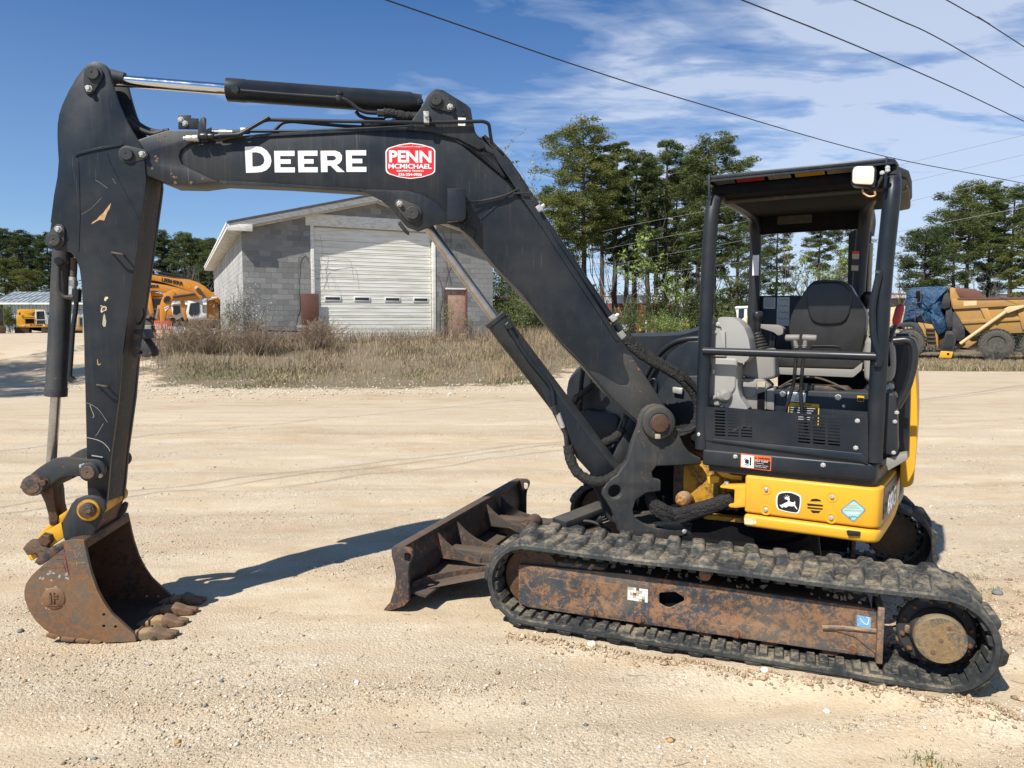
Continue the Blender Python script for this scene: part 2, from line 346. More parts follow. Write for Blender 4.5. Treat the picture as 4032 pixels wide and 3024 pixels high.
def sm2(pts, sub=5, closed=True):
    """smooth a closed 2-D outline"""
    n = len(pts); o = []
    for i in range(n):
        a, b, c, d = [np.array(pts[(i + k) % n]) for k in (-1, 0, 1, 2)]
        for k in range(sub):
            t = k / sub; q = .5 * ((2 * b) + (c - a) * t + (2 * a - 5 * b + 4 * c - d) * t * t + (3 * b - a - 3 * c + d) * t ** 3); o.append((float(q[0]), float(q[1])))
    return o
def rc(pts, rad, k=4):
    """round the corners of a closed 2-D outline; rad a number or one per corner"""
    n = len(pts); o = []
    for i in range(n):
        a, b, c = [np.array(pts[(i + q) % n], float) for q in (-1, 0, 1)]; u, v = a - b, c - b; lu, lv = np.linalg.norm(u), np.linalg.norm(v)
        r = min(rad[i] if isinstance(rad, (list, tuple)) else rad, lu * .48, lv * .48)
        if r < 1e-4: o.append(tuple(b)); continue
        p, q = b + u / lu * r, b + v / lv * r
        for j in range(k + 1): t = j / k; w_ = p * (1 - t) ** 2 + b * 2 * t * (1 - t) + q * t * t; o.append((float(w_[0]), float(w_[1])))
    return o
def text(name, s, o, e, u, wid, hei, mat, parent=None, bold=.0, depth=.0012, shear=0):
    """lettering as a thin mesh filling the wid x hei box with its lower left corner at o"""
    c = bpy.data.curves.new(name, 'FONT'); c.body = s; c.size = 1; c.offset = bold; c.extrude = .5; c.shear = shear; c.resolution_u = 3
    t = bpy.data.objects.new(name, c); COL.objects.link(t); dg = bpy.context.evaluated_depsgraph_get()
    me = bpy.data.meshes.new_from_object(t.evaluated_get(dg)); bpy.data.objects.remove(t)
    co = np.empty(len(me.vertices) * 3, np.float32); me.vertices.foreach_get('co', co); co = co.reshape(-1, 3)
    lo, hi = co.min(0), co.max(0); e, u = np.array(e, float), np.array(u, float); nn = np.cross(e, u); nn /= np.linalg.norm(nn)
    a = (co[:, 0] - lo[0]) / (hi[0] - lo[0]) * wid; b = (co[:, 1] - lo[1]) / (hi[1] - lo[1]) * hei; d = (co[:, 2] + .5) * depth
    W = np.array(o, float) + a[:, None] * e + b[:, None] * u + d[:, None] * nn
    me.vertices.foreach_set('co', W.astype(np.float32).ravel()); me.update(); me.materials.clear()
    return link(name, me, mat, parent)
UPV = np.array([0, 0, 1.])
def empty(name, loc, label=None, cat=None, group=None, kind=None, rz=0):
    o = bpy.data.objects.new(name, None); COL.objects.link(o); o.location = tuple(map(float, loc)); o.rotation_euler = (0, 0, rz); o.empty_display_size = .2
    o['_w'] = tuple(map(float, loc)); tag(o, label, cat, group, kind); return o
def tag(o, label=None, cat=None, group=None, kind=None):
    for k, v in (('label', label), ('category', cat), ('group', group), ('kind', kind)):
        if v: o[k] = v
    return o
# ================================================================== ground
def sst(x): x = np.clip(x, 0, 1); return x * x * (3 - 2 * x)
_ph = np.random.default_rng(3).uniform(0, 6.28, (40, 2)); _fr = np.random.default_rng(4).normal(0, 1, (40, 2))
def waves(X, Y, wl, n, o=0):
    r = 0
    for i in range(o, o + n):
        f = _fr[i] / np.linalg.norm(_fr[i]) * (2 * math.pi / wl) * (.6 + .8 * ((i * 37 % 10) / 10)); r = r + np.sin(f[0] * X + f[1] * Y + _ph[i, 0])
    return r / math.sqrt(n)
def gz(X, Y):
    X = np.asarray(X, float); Y = np.asarray(Y, float); a = X / np.maximum(Y, 1)
    gl = 1 - sst((a - .05) / .25)
    z = .97 * sst((Y - 19) / 8.0) * gl
    gr = sst((a - .40) / .15)
    z = z - .42 * sst((Y - 20) / 20) * gr + .9 * sst((Y - 55) / 50) * (1 - gl) * (1 - gr)
    near = np.exp(-(Y / 14) ** 2)
    z = z + near * (.010 * waves(X, Y, 2.6, 6) + .005 * waves(X, Y, .55, 7, 6) + .0028 * waves(X, Y, .19, 8, 13))
    # old wheel ruts across the yard
    for k, (y0, sl, dep) in enumerate(((2.55, .10, .012), (2.95, .12, .009), (6.6, .05, .010), (7.5, .03, .012), (8.4, .03, .010), (10.2, -.02, .014), (12.0, -.03, .014))):
        d = (Y - y0 - sl * X) / (.16 + .02 * k); z = z - dep * np.exp(-d * d) + dep * .9 * np.exp(-((abs(d) - 1.6) / .5) ** 2)
    # soil pushed up beside the near track
    u = (X - UC.o[0]) * UC.e[0] + (Y - UC.o[1]) * UC.e[1]; v = (X - UC.o[0]) * UC.n[0] + (Y - UC.o[1]) * UC.n[1]
    on = sst((u + .1) / .3) * (1 - sst((u - 2.25) / .35))
    z = z + on * (.030 * np.exp(-((v + .09) / .09) ** 2) * (.5 + .8 * sst((u - .9) / 1.0)) * (1 + .5 * waves(X, Y, .22, 6, 20)) + .020 * np.exp(-((v - .2) / .22) ** 2))
    z = z + .035 * np.exp(-(((u - 2.75) / .5) ** 2 + ((v - .9) / .8) ** 2)) * (1 + .8 * waves(X, Y, .3, 7, 26))
    return z
RUTS = ((2.55, .10, .012), (2.95, .12, .009), (6.6, .05, .010), (7.5, .03, .012), (8.4, .03, .010), (10.2, -.02, .014), (12.0, -.03, .014), (3.9, -.42, 0), (5.6, .36, 0), (9.3, .22, 0))
def packed(X, Y):
    r = 0 * X
    for k, (y0, sl, dep) in enumerate(RUTS): r = np.maximum(r, np.exp(-((Y - y0 - sl * X - (.25 * np.sin(X * .55 + k) if k > 6 else 0)) / (.17 + .02 * k)) ** 4) * (.6 + .4 * waves(X, Y, 1.8, 5, k)))
    return np.clip(r + .5 * np.clip(waves(X, Y * 1.6, 3.4, 6, 8) - .35, 0, 1), 0, 1)
def gzf(x, y): return float(gz(np.array([x]), np.array([y]))[0])
def inpoly(X, Y, P):
    c = np.zeros(X.shape, bool); n = len(P)
    for i in range(n):
        x0, y0 = P[i]; x1, y1 = P[(i + 1) % n]
        m = (y0 > Y) != (y1 > Y); xx = (x1 - x0) * (Y - y0) / ((y1 - y0) if y1 != y0 else 1e-9) + x0; c ^= m & (X < xx)
    return c
VERGE = [(-9.4, 19.2), (-6.5, 18.4), (-3, 18.6), (0, 19.6), (2.6, 22.5), (5.5, 29), (12, 40), (12, 75), (-22, 75), (-19, 40), (-13.6, 26), (-11.2, 22)]
VERGE2 = [(14.5, 27.2), (19, 26.2), (70, 24), (90, 90), (12, 90), (12.5, 40)]
n = NB('sand_gravel')
at = n.t.nodes.new('ShaderNodeAttribute'); at.attribute_name = 'verge'
big = n.noise(.35, 5, .55, n.mapv((.35, 1.5, 1))); mid = n.noise(2.2, 6, .6, n.mapv((.5, 1.6, 1))); fine = n.noise(60, 6, .75); f2 = n.noise(240, 4, .7); f3 = n.noise(14, 6, .7)
base = n.ramp(n.math('ADD', n.math('MULTIPLY', big, .5), n.math('MULTIPLY', mid, .5)), [(.36, (.46, .335, .215)), (.47, (.535, .42, .285)), (.56, (.575, .475, .34)), (.68, (.64, .55, .41))])
vc = n.voro(75, out='Color'); sepc = n.t.nodes.new('ShaderNodeSeparateColor'); n.lk(vc, sepc.inputs[0])
stone = n.ramp(sepc.outputs[0], [(0, (.24, .22, .20)), (.14, (.33, .28, .21)), (.3, (.44, .35, .23)), (.6, (.52, .43, .29)), (.8, (.66, .58, .44)), (1, (.80, .75, .64))])
gm = n.ramp(n.math('ADD', n.math('MULTIPLY', f3, .5), n.math('MULTIPLY', mid, .5)), [(.44, .03), (.60, .62)])
vs = n.ramp(sepc.outputs[1], [(.35, 0), (.45, 1)])
col = n.mix(n.math('MULTIPLY', gm, vs), base, stone)
vc2 = n.voro(190, out='Color'); sp2 = n.t.nodes.new('ShaderNodeSeparateColor'); n.lk(vc2, sp2.inputs[0])
col = n.mix(n.math('MULTIPLY', n.ramp(sp2.outputs[1], [(.5, 0), (.55, .8)]), gm), col, n.ramp(sp2.outputs[0], [(0, (.22, .19, .16)), (.3, (.40, .32, .21)), (.8, (.56, .47, .32)), (1, (.74, .68, .56))]))
pk = n.t.nodes.new('ShaderNodeAttribute'); pk.attribute_name = 'packed'; pkm = n.math('MULTIPLY', pk.outputs['Fac'], n.ramp(f3, [(.3, .45), (.6, 1)])); col = n.mix(n.math('MULTIPLY', pkm, .8), col, n.ramp(mid, [(.35, (.47, .36, .225)), (.6, (.585, .49, .345))]))
col = n.mix(n.ramp(fine, [(.3, .40), (.52, 0)]), col, (.26, .195, .125))
col = n.mix(n.ramp(n.noise(.9, 4, .6, n.mapv((.3, 2.6, 1), loc=(4, 2, 0))), [(.56, 0), (.70, .38)]), col, (.40, .29, .175))
soil = n.ramp(n.noise(3, 8, .7), [(.3, (.13, .10, .065)), (.5, (.21, .165, .11)), (.60, (.16, .145, .085)), (.75, (.36, .31, .24))])
mk_ = n.math('ADD', at.outputs['Fac'], n.math('MULTIPLY', n.math('SUBTRACT', n.noise(1.1, 7, .7), .5), 2.0))
col = n.mix(n.ramp(mk_, [(.42, 0), (.60, 1)]), col, soil)
hh = n.math('ADD', n.math('MULTIPLY', n.voro(75), -.7), n.math('ADD', n.math('MULTIPLY', fine, .8), n.math('MULTIPLY', n.voro(190), -.35)))
n.bump(n.math('MULTIPLY', hh, n.math('SUBTRACT', 1.0, n.math('MULTIPLY', pkm, .75))), .75, .012); n.fin(col, .95, 0., .15)
def nonuni(a, b, step, lo, hi, g):
    c = list(np.arange(a, b, step)); s = step; x = b
    while x < hi: c.append(x); s *= g; x += s
    c.append(hi); s = step; x = a - step; l = []
    while x > lo: l.append(x); s *= g; x -= s
    l.append(lo); return np.array(l[::-1] + c)
gx = nonuni(-4.2, 4.6, .035, -900, 900, 1.045); gy = nonuni(1.9, 7.5, .032, -80, 1600, 1.032)
GX, GY = np.meshgrid(gx, gy); GZ = gz(GX, GY)
V = np.stack([GX, GY, GZ], -1).reshape(-1, 3); ny, nx = GX.shape
ii = np.arange(nx - 1)[None, :] + nx * np.arange(ny - 1)[:, None]; Q = np.stack([ii, ii + 1, ii + nx + 1, ii + nx], -1).reshape(-1, 4)
gr = numpy_mesh('ground', V, Q, 'sand_gravel', None, True); gr['kind'] = 'structure'
# verge mask: 1 inside the grassy ground, falling off over half a metre
def dist_in(X, Y, P):
    d = np.full(X.shape, 1e9); n_ = len(P)
    for i in range(n_):
        a = np.array(P[i]); b = np.array(P[(i + 1) % n_]); ab = b - a; t = np.clip(((X - a[0]) * ab[0] + (Y - a[1]) * ab[1]) / (ab @ ab), 0, 1)
        d = np.minimum(d, np.hypot(X - a[0] - t * ab[0], Y - a[1] - t * ab[1]))
    return np.where(inpoly(X, Y, P), d, -d)
msk = np.maximum(np.clip(.5 + dist_in(GX, GY, VERGE) / 2.2, 0, 1), np.clip(.5 + dist_in(GX, GY, VERGE2) / 1.0, 0, 1)); msk[GY > 74] = 1
a_ = gr.data.attributes.new('packed', 'FLOAT', 'POINT'); a_.data.foreach_set('value', packed(GX, GY).astype(np.float32).ravel())
a_ = gr.data.attributes.new('verge', 'FLOAT', 'POINT'); a_.data.foreach_set('value', msk.astype(np.float32).ravel())
# ------------------------------------------------------------------ loose stones
n = NB('stones'); at = n.t.nodes.new('ShaderNodeAttribute'); at.attribute_name = 'tint'; n.fin(at.outputs['Color'], .85, 0., .25)
def stones(name, P, size, cols, flat=.6, label=None):
    N = len(P); base = np.array([[1, 0, 0], [.3, .95, 0], [-.8, .6, 0], [-.8, -.6, 0], [.3, -.95, 0], [.1, .1, 1], [-.1, 0, -.6]], float)
    V = base[None] * (1 + rng.uniform(-.28, .28, (N, 7, 3))); V[:, :, 2] *= flat
    th = rng.uniform(0, 6.28, N); c, s = np.cos(th), np.sin(th); st = rng.uniform(.6, 1, N)
    x = V[:, :, 0] * size[:, None]; y = V[:, :, 1] * (size * st)[:, None]; V = np.stack([x * c[:, None] - y * s[:, None], x * s[:, None] + y * c[:, None], V[:, :, 2] * size[:, None]], -1)
    V += P[:, None, :]; fb = np.array([[0, 1, 5], [1, 2, 5], [2, 3, 5], [3, 4, 5], [4, 0, 5], [1, 0, 6], [2, 1, 6], [3, 2, 6], [4, 3, 6], [0, 4, 6]])
    Fq = (fb[None] + 7 * np.arange(N)[:, None, None]).reshape(-1, 3); o = numpy_mesh(name, V.reshape(-1, 3), Fq, 'stones')
    pal = np.array(cols); ci = pal[rng.integers(0, len(pal), N)] * rng.uniform(.75, 1.2, (N, 1)); ca = np.ones((N, 7, 4), np.float32); ca[:, :, :3] = np.clip(ci, 0, 1)[:, None]
    a = o.data.color_attributes.new('tint', 'FLOAT_COLOR', 'POINT'); a.data.foreach_set('color', ca.ravel()); o['kind'] = 'stuff'; return o
sandc = [(.50, .41, .28), (.44, .35, .23), (.58, .50, .37), (.40, .31, .2), (.52, .45, .33), (.70, .64, .52), (.34, .28, .2), (.48, .38, .25), (.46, .38, .27)]
greyc = sandc * 2 + [(.17, .18, .19), (.12, .13, .14), (.24, .24, .23), (.78, .75, .68), (.30, .20, .12), (.45, .27, .1)]
def scatter(N, y0, y1, pw, dens=None):
    u = rng.random(N); Y = (y0 ** (1 - pw) + u * (y1 ** (1 - pw) - y0 ** (1 - pw))) ** (1 / (1 - pw)); X = rng.uniform(-.78, .78, N) * Y
    if dens is not None: m = dens(X, Y) > rng.random(N); X, Y = X[m], Y[m]
    return X, Y
dn = lambda X, Y: np.clip(.42 + .7 * waves(X, Y * 2.2, 2.2, 7, 3), .04, 1) * (1 - .85 * packed(X, Y))
X, Y = scatter(95000, 1.9, 13, 1.7, dn); sz = np.minimum(rng.lognormal(math.log(.0036), .38, len(X)), .010) * (1 + Y / 14)
stones('gravel', np.stack([X, Y, gz(X, Y) + sz * .15], -1), sz, sandc)
X, Y = scatter(6500, 1.9, 14, 1.6, dn); sz = np.minimum(rng.lognormal(math.log(.0075), .34, len(X)), .02)
stones('pebbles', np.stack([X, Y, gz(X, Y) + sz * .2], -1), sz, greyc)
X, Y = scatter(26000, 11, 21, 1.2); dd = dist_in(X, Y, VERGE); m = (dd < 2.4) & (dd > -3.2) & (rng.random(len(X)) < np.exp(-((dd + .4) / 1.6) ** 2) * np.clip(.5 + .5 * waves(X, Y, 1.5, 6, 4), .1, 1)); X, Y = X[m], Y[m]; sz = rng.uniform(.014, .038, len(X))
stones('edge_gravel', np.stack([X, Y, gz(X, Y) + sz * .2], -1), sz, [(.66, .60, .48), (.58, .5, .37), (.75, .71, .62), (.46, .38, .28), (.3, .26, .2)])
# rubble of drier clods beside the near track and behind the far one
pts = []
for i in range(1300):
    u = random.uniform(-.1, 2.35); v = -.04 - abs(random.gauss(0, .05)) - (.04 if u > 1.8 else 0); p = UC.w(u, v, 0); pts.append((p[0], p[1]))
for i in range(1500):
    p = UC.w(2.7 + random.gauss(0, .38), .9 + random.gauss(0, .7), 0); pts.append((p[0], p[1]))
pts = np.array(pts); sz = np.minimum(rng.lognormal(math.log(.006), .5, len(pts)), .022)
stones('soil_crumbs', np.stack([pts[:, 0], pts[:, 1], gz(pts[:, 0], pts[:, 1]) + sz * .3], -1), sz, [(.46, .34, .21), (.40, .29, .17), (.52, .40, .26), (.33, .23, .14)], .8)
def rock(name, x, y, r, colr, label, flat=.6, mat=None):
    bm = bmesh.new(); bmesh.ops.create_icosphere(bm, subdivisions=2, radius=1)
    for v in bm.verts: v.co *= r * (1 + random.uniform(-.14, .14)); v.co.z *= flat
    me = bpy.data.meshes.new(name); bm.to_mesh(me); bm.free(); me.polygons.foreach_set('use_smooth', [True] * len(me.polygons)); o = link(name, me, mat); o.location = (x, y, gzf(x, y) + r * flat * .5); tag(o, label, 'stone'); return o
plain('pale_stone', (.66, .60, .50), .8, 0, .15, 30, .4); plain('dark_stone', (.16, .17, .18), .8, 0, .2, 30, .4)
for (x, y, r, m, lb) in ((3010, 2660, .022, 'pale_stone', 'smooth egg-shaped beige stone lying just in front of the near track'), (3925, 2355, .030, 'dark_stone', 'dark blue-grey stone on the loose soil behind the near track'), (80, 2492, .018, 'dark_stone', 'flat dark grey stone on the gravel just left of the bucket heel'), (1405, 2692, .014, 'pale_stone', 'small white stone in the open gravel below the blade'), (2330, 2550, .026, 'pale_stone', 'pale lump of rock beside the bottom run of the near track'), (3255, 2795, .016, 'pale_stone', 'small white stone low in the foreground right of centre')):
    g = ground(x, y); rock('stone', g[0], g[1], r, None, lb, .62, m)
# twigs and straws on the gravel
plain('twig', (.25, .185, .125), .9)
V, Fc = [], []
for i in range(90):
    X_, Y_ = (random.uniform(-1.6, 3.2), random.uniform(2.3, 4.6)); a = random.uniform(0, 6.28); l = random.uniform(.02, .09); P_ = []
    for k in range(5): X_ += math.cos(a) * l / 4; Y_ += math.sin(a) * l / 4; a += random.uniform(-.4, .4); P_.append((X_, Y_, gzf(X_, Y_) + .004))
    v, f = tube_data(P_, .0011, 4); b = len(V); V += v; Fc += [tuple(q + b for q in ff) for ff in f]
mk('fallen_twigs', V, Fc, 'twig')['kind'] = 'stuff'
# ------------------------------------------------------------------ grasses
def bladem(name, c1, c2, c3=None, rough=.8):
    n = NB(name); at = n.t.nodes.new('ShaderNodeAttribute'); at.attribute_name = 'shade'
    n.fin(n.ramp(at.outputs['Fac'], [(0, c1), (.5, c2), (1, c3 or c2)]), rough, 0., .15); return n
bladem('straw', (.15, .11, .07), (.31, .235, .145), (.48, .38, .24)); bladem('green_blades', (.040, .062, .014), (.085, .12, .028), (.17, .19, .06))
bladem('brown_stems', (.10, .072, .05), (.21, .16, .115), (.36, .285, .20))
def blades(name, X, Y, H, W_, mat, lean=.35, Z=None):
    N = len(X); Z = gz(X, Y) if Z is None else Z; th = rng.uniform(0, 6.28, N); lx, ly = np.cos(th), np.sin(th); ph = rng.uniform(0, 3.14, N); wx, wy = np.cos(ph), np.sin(ph); ln = rng.uniform(0, lean, N) * H
    V = np.zeros((N, 6, 3)); 
    for k, (h, w_, b) in enumerate(((-.03, 1, 0), (.55, .75, .35), (1, .15, 1))):
        cx, cy, cz = X + lx * ln * b, Y + ly * ln * b, Z + H * h * (1 - .25 * lean * b)
        for j, sg in enumerate((-1, 1)): V[:, k * 2 + j] = np.stack([cx + wx * W_ * w_ * sg / 2, cy + wy * W_ * w_ * sg / 2, cz], -1)
    fb = np.array([[0, 1, 3, 2], [2, 3, 5, 4]]); Fq = (fb[None] + 6 * np.arange(N)[:, None, None]).reshape(-1, 4)
    o = numpy_mesh(name, V.reshape(-1, 3), Fq, mat); a = o.data.attributes.new('shade', 'FLOAT', 'POINT')
    pt = np.clip(rng.beta(2, 2, N) + .12 * waves(X, Y, 1.7, 6, 9), 0, 1); a.data.foreach_set('value', np.repeat(pt, 6).astype(np.float32)); o['kind'] = 'stuff'; return o
def samp(N, x0, x1, y0, y1, P=None, f=None):
    X = rng.uniform(x0, x1, N); Y = rng.uniform(y0, y1, N); m = np.ones(N, bool)
    if P is not None: m &= dist_in(X, Y, P) > rng.uniform(-.5, .5, N)
    if f is not None: m &= f(X, Y) > rng.random(N)
    return X[m], Y[m]
GF = Fr((-10.04, 27.0), 25)                            # garage front
def gfd(X, Y): return (X - GF.o[0]) * GF.n[0] + (Y - GF.o[1]) * GF.n[1]         # distance behind the garage front
def gfs(X, Y): return (X - GF.o[0]) * GF.e[0] + (Y - GF.o[1]) * GF.e[1]
front = lambda X, Y: ((gfd(X, Y) < -.25) | (gfs(X, Y) < -.2) | (gfs(X, Y) > 10.4)).astype(float)
X, Y = samp(120000, -17, 5, 18, 33, VERGE, lambda X, Y: front(X, Y) * np.clip(.45 + .5 * waves(X, Y, 2.6, 6), .12, 1))
blades('dry_grass', X, Y, rng.uniform(.04, .26, len(X)) * np.clip((dist_in(X, Y, VERGE)) / 3.2, .22, 1), rng.uniform(.008, .02, len(X)), 'straw', .9)
X, Y = samp(48000, -15, 3.5, 21, 32, VERGE, lambda X, Y: front(X, Y) * np.clip(.15 + .9 * np.exp(-((gfd(X, Y) + 1.6) / 1.7) ** 2) + .55 * np.exp(-(((X + 8.5) / 2.2) ** 2 + ((Y - 24.5) / 1.8) ** 2)), 0, 1) * np.clip(.35 + .5 * waves(X, Y, 1.6, 6, 12), 0, 1))
blades('tall_dry_weeds', X, Y, rng.uniform(.2, .75, len(X)), rng.uniform(.008, .018, len(X)), 'brown_stems', .8)
X, Y = samp(9000, -15, 3.5, 21, 32, VERGE, lambda X, Y: front(X, Y) * np.clip(.10 + .8 * np.exp(-((gfd(X, Y) + 1.8) / 1.6) ** 2), 0, 1) * np.clip(.25 + .8 * waves(X, Y, 1.2, 6, 2), 0, 1))
blades('tall_straw', X, Y, rng.uniform(.4, .95, len(X)), rng.uniform(.008, .014, len(X)), 'straw', .7)
X, Y = samp(16000, -1, 6, 19.5, 31, VERGE, lambda X, Y: np.clip(.4 + .8 * waves(X, Y, 1.2, 6, 2), 0, 1) * front(X, Y))
blades('golden_grass', X, Y, rng.uniform(.2, .75, len(X)), rng.uniform(.008, .016, len(X)), 'straw', .5)
X, Y = samp(76000, -17, 4, 18.2, 30, VERGE, lambda X, Y: front(X, Y) * np.clip(-.35 + .9 * waves(X, Y, 3.4, 6, 5) + .9 * np.exp(-(((X + 8.2) / 2.6) ** 2 + ((Y - 20.5) / 1.6) ** 2)), 0, .8))
blades('green_grass', X, Y, rng.uniform(.04, .13, len(X)), rng.uniform(.01, .02, len(X)), 'green_blades', .8)
X, Y = samp(52000, 13, 34, 24.5, 44, VERGE2); blades('verge_grass', X, Y, rng.uniform(.08, .34, len(X)), rng.uniform(.012, .03, len(X)), 'straw', .9)
X, Y = samp(26000, 13, 34, 24.5, 44, VERGE2); blades('verge_green', X, Y, rng.uniform(.06, .28, len(X)), rng.uniform(.012, .03, len(X)), 'green_blades', .9)
for k, (gx_, gy_) in enumerate(((3.0, 0), )): pass
for px, py, nb, h in ((3650, 2990, 120, .035), (1100, 2900, 0, .02), (2290, 2935, 14, .02), (3000, 2760, 20, .02), (3830, 2280, 80, .03), (3900, 2330, 60, .03), (3640, 2400, 40, .03)):
    if not nb: continue
    g = ground(px, py); X = g[0] + rng.normal(0, .05, nb); Y = g[1] + rng.normal(0, .035, nb); blades('weed_sprigs', X, Y, rng.uniform(.3, 1, nb) * h, rng.uniform(.002, .004, nb), 'green_blades', 1.2)
# ================================================================== trees
n = NB('pine_bark'); n.bump(n.noise(8, 5, .7, n.mapv((3, 3, .6))), .6, .05); n.fin(n.ramp(n.noise(3, 6, .7, n.mapv((3, 3, .6))), [(.3, (.055, .042, .034)), (.6, (.115, .085, .066)), (.8, (.17, .125, .095))]), .9, 0., .1)
n = NB('grey_bark'); n.fin(n.ramp(n.noise(3, 6, .7, n.mapv((3, 3, .6))), [(.3, (.11, .10, .09)), (.7, (.22, .20, .18))]), .9, 0., .1)
def leafm(name, c1, c2, c3):
    n = NB(name); at = n.t.nodes.new('ShaderNodeAttribute'); at.attribute_name = 'shade'
    c = n.ramp(at.outputs['Fac'], [(0, c1), (.5, c2), (1, c3)]); n.fin(c, .6, 0., .25)
    tr = n.t.nodes.new('ShaderNodeBsdfTranslucent'); n.lk(c, tr.inputs[0]); mxs = n.t.nodes.new('ShaderNodeMixShader'); mxs.inputs[0].default_value = .25
    n.lk(n.b.outputs[0], mxs.inputs[1]); n.lk(tr.outputs[0], mxs.inputs[2]); n.lk(mxs.outputs[0], n.t.nodes['Material Output'].inputs[0])
leafm('pine_needles', (.035, .056, .016), (.080, .108, .028), (.155, .165, .045)); leafm('pine_needles_yellow', (.055, .078, .015), (.125, .145, .032), (.23, .215, .055)); leafm('pine_needles_dark', (.028, .046, .015), (.058, .082, .024), (.11, .125, .036))
leafm('spring_leaves', (.10, .15, .03), (.20, .27, .06), (.33, .38, .12)); leafm('blossom', (.30, .30, .24), (.62, .61, .55), (.78, .78, .74)); leafm('bush_leaves', (.05, .08, .02), (.10, .14, .035), (.20, .22, .07))
def tris(C, size, shade, flat=1.0):
    """random small triangles round centres C"""
    N = len(C); d = rng.normal(0, 1, (N, 3, 3)); d /= np.linalg.norm(d, axis=2, keepdims=True); d[:, :, 2] *= abs(flat)
    if flat < 0: d[:, 1] = -d[:, 0]; d[:, 2] *= .30; d *= 1.45; d[:, :2, 2] = np.abs(d[:, :2, 2]) * np.array([1, -.3])
    V = C[:, None, :] + d * size[:, None, None]; return V.reshape(-1, 3), np.arange(N * 3).reshape(-1, 3), np.repeat(shade, 3)
def leafobj(name, C, size, shade, mat, parent, flat=1.0):
    V, Fq, sh = tris(C, size, shade, flat); o = numpy_mesh(name, V, Fq, mat, parent); a = o.data.attributes.new('shade', 'FLOAT', 'POINT'); a.data.foreach_set('value', sh.astype(np.float32)); return o
def limbs_mesh(name, segs, mat, parent, n=5):
    V, Fc = [], []
    for P_, r in segs:
        v, f = tube_data(P_, r, n); b = len(V); V += v; Fc += [tuple(q + b for q in ff) for ff in f]
    me = bpy.data.meshes.new(name); me.from_pydata([tuple(v) for v in V], [], Fc); me.polygons.foreach_set('use_smooth', [True] * len(me.polygons)); return link(name, me, mat, parent)
def loc_empty(name, loc, label, cat, group=None, rz=0):
    o = empty(name, loc, label, cat, group, None, rz); del o['_w']; return o
def pine(x, y, h, cb, cr, label, group, mat='pine_needles', dens=1., lean=0, z=None, leaf=1., tr=None, lop=0):
    z = gzf(x, y) - .1 if z is None else z
    root = loc_empty('pine_tree', (x, y, z), label, 'tree', group); tr = tr or h * .016
    nT = 9; TP = [Vector((lean * (i / nT) ** 1.5 * h + random.uniform(-.05, .05) * h * .08, random.uniform(-.05, .05) * h * .08, h * i / nT)) for i in range(nT + 1)]; TP[0] = Vector((0, 0, 0))
    segs = [(TP, [tr * (1.15 - .95 * i / nT) for i in range(nT + 1)])]
    def tp(u): i = min(int(u * nT), nT - 1); f = u * nT - i; return TP[i] * (1 - f) + TP[i + 1] * f
    Cs, Sh = [], []
    nb = int(60 * dens * max(.75, h / 16))
    for i in range(nb):
        u = cb + (1 - cb) * ((i + random.random()) / nb); v = (u - cb) / (1 - cb)
        prof = (math.sin(math.pi * (.18 + v * .70)) ** .5) * (1.0 if v > .25 else .55 + 1.8 * v)
        L_ = cr * prof * random.uniform(.45, 1.12); az = i * 2.4 + random.uniform(-.5, .5); el = random.uniform(-.15, .35) + .7 * v
        b = tp(u); d = Vector((math.cos(az) + lop, math.sin(az), math.tan(el) * .8 * (1 - .9 * v))); e = b + d * L_
        m1 = b + d * L_ * .5 + Vector((0, 0, -.05 * L_)); segs.append(([b, m1, e], [max(.015, tr * .30 * (1.1 - v)), .03, .012]))
        for q in range(random.choice((3, 4, 4, 5))):
            c = b.lerp(e, random.uniform(.55, 1.08)) + Vector((random.gauss(0, .28), random.gauss(0, .28), random.gauss(.02, .16))) * (cr / 2.6)
            k = int(120 * leaf); R_ = random.uniform(.42, .80) * (cr / 2.6) ** .5
            p = rng.normal(0, 1, (k, 3)); p /= np.linalg.norm(p, axis=1, keepdims=True); p *= (rng.random((k, 1)) ** .45) * R_; p[:, 2] *= .42
            Cs.append(p + np.array(c)); Sh.append(np.clip(random.uniform(.2, .8) + rng.normal(0, .16, k), 0, 1))
    for i in range(int(8 * (1 if cb > .3 else .4))):       # dead stubs below the crown
        u = random.uniform(.12, max(.15, cb)); az = random.uniform(0, 6.28); b = tp(u); d = Vector((math.cos(az), math.sin(az), random.uniform(-.1, .5))); L_ = random.uniform(.4, 1.6) * cr / 2.6
        segs.append(([b, b + d * L_ * .6, b + d * L_ + Vector((0, 0, -.1))], [.03, .02, .008]))
    limbs_mesh('trunk', segs, 'pine_bark', root, 5)
    C_ = np.concatenate(Cs); leafobj('crown', C_, rng.uniform(.08, .155, len(C_)) * (h / 15) ** .5, np.concatenate(Sh), mat, root, -1)
    return root
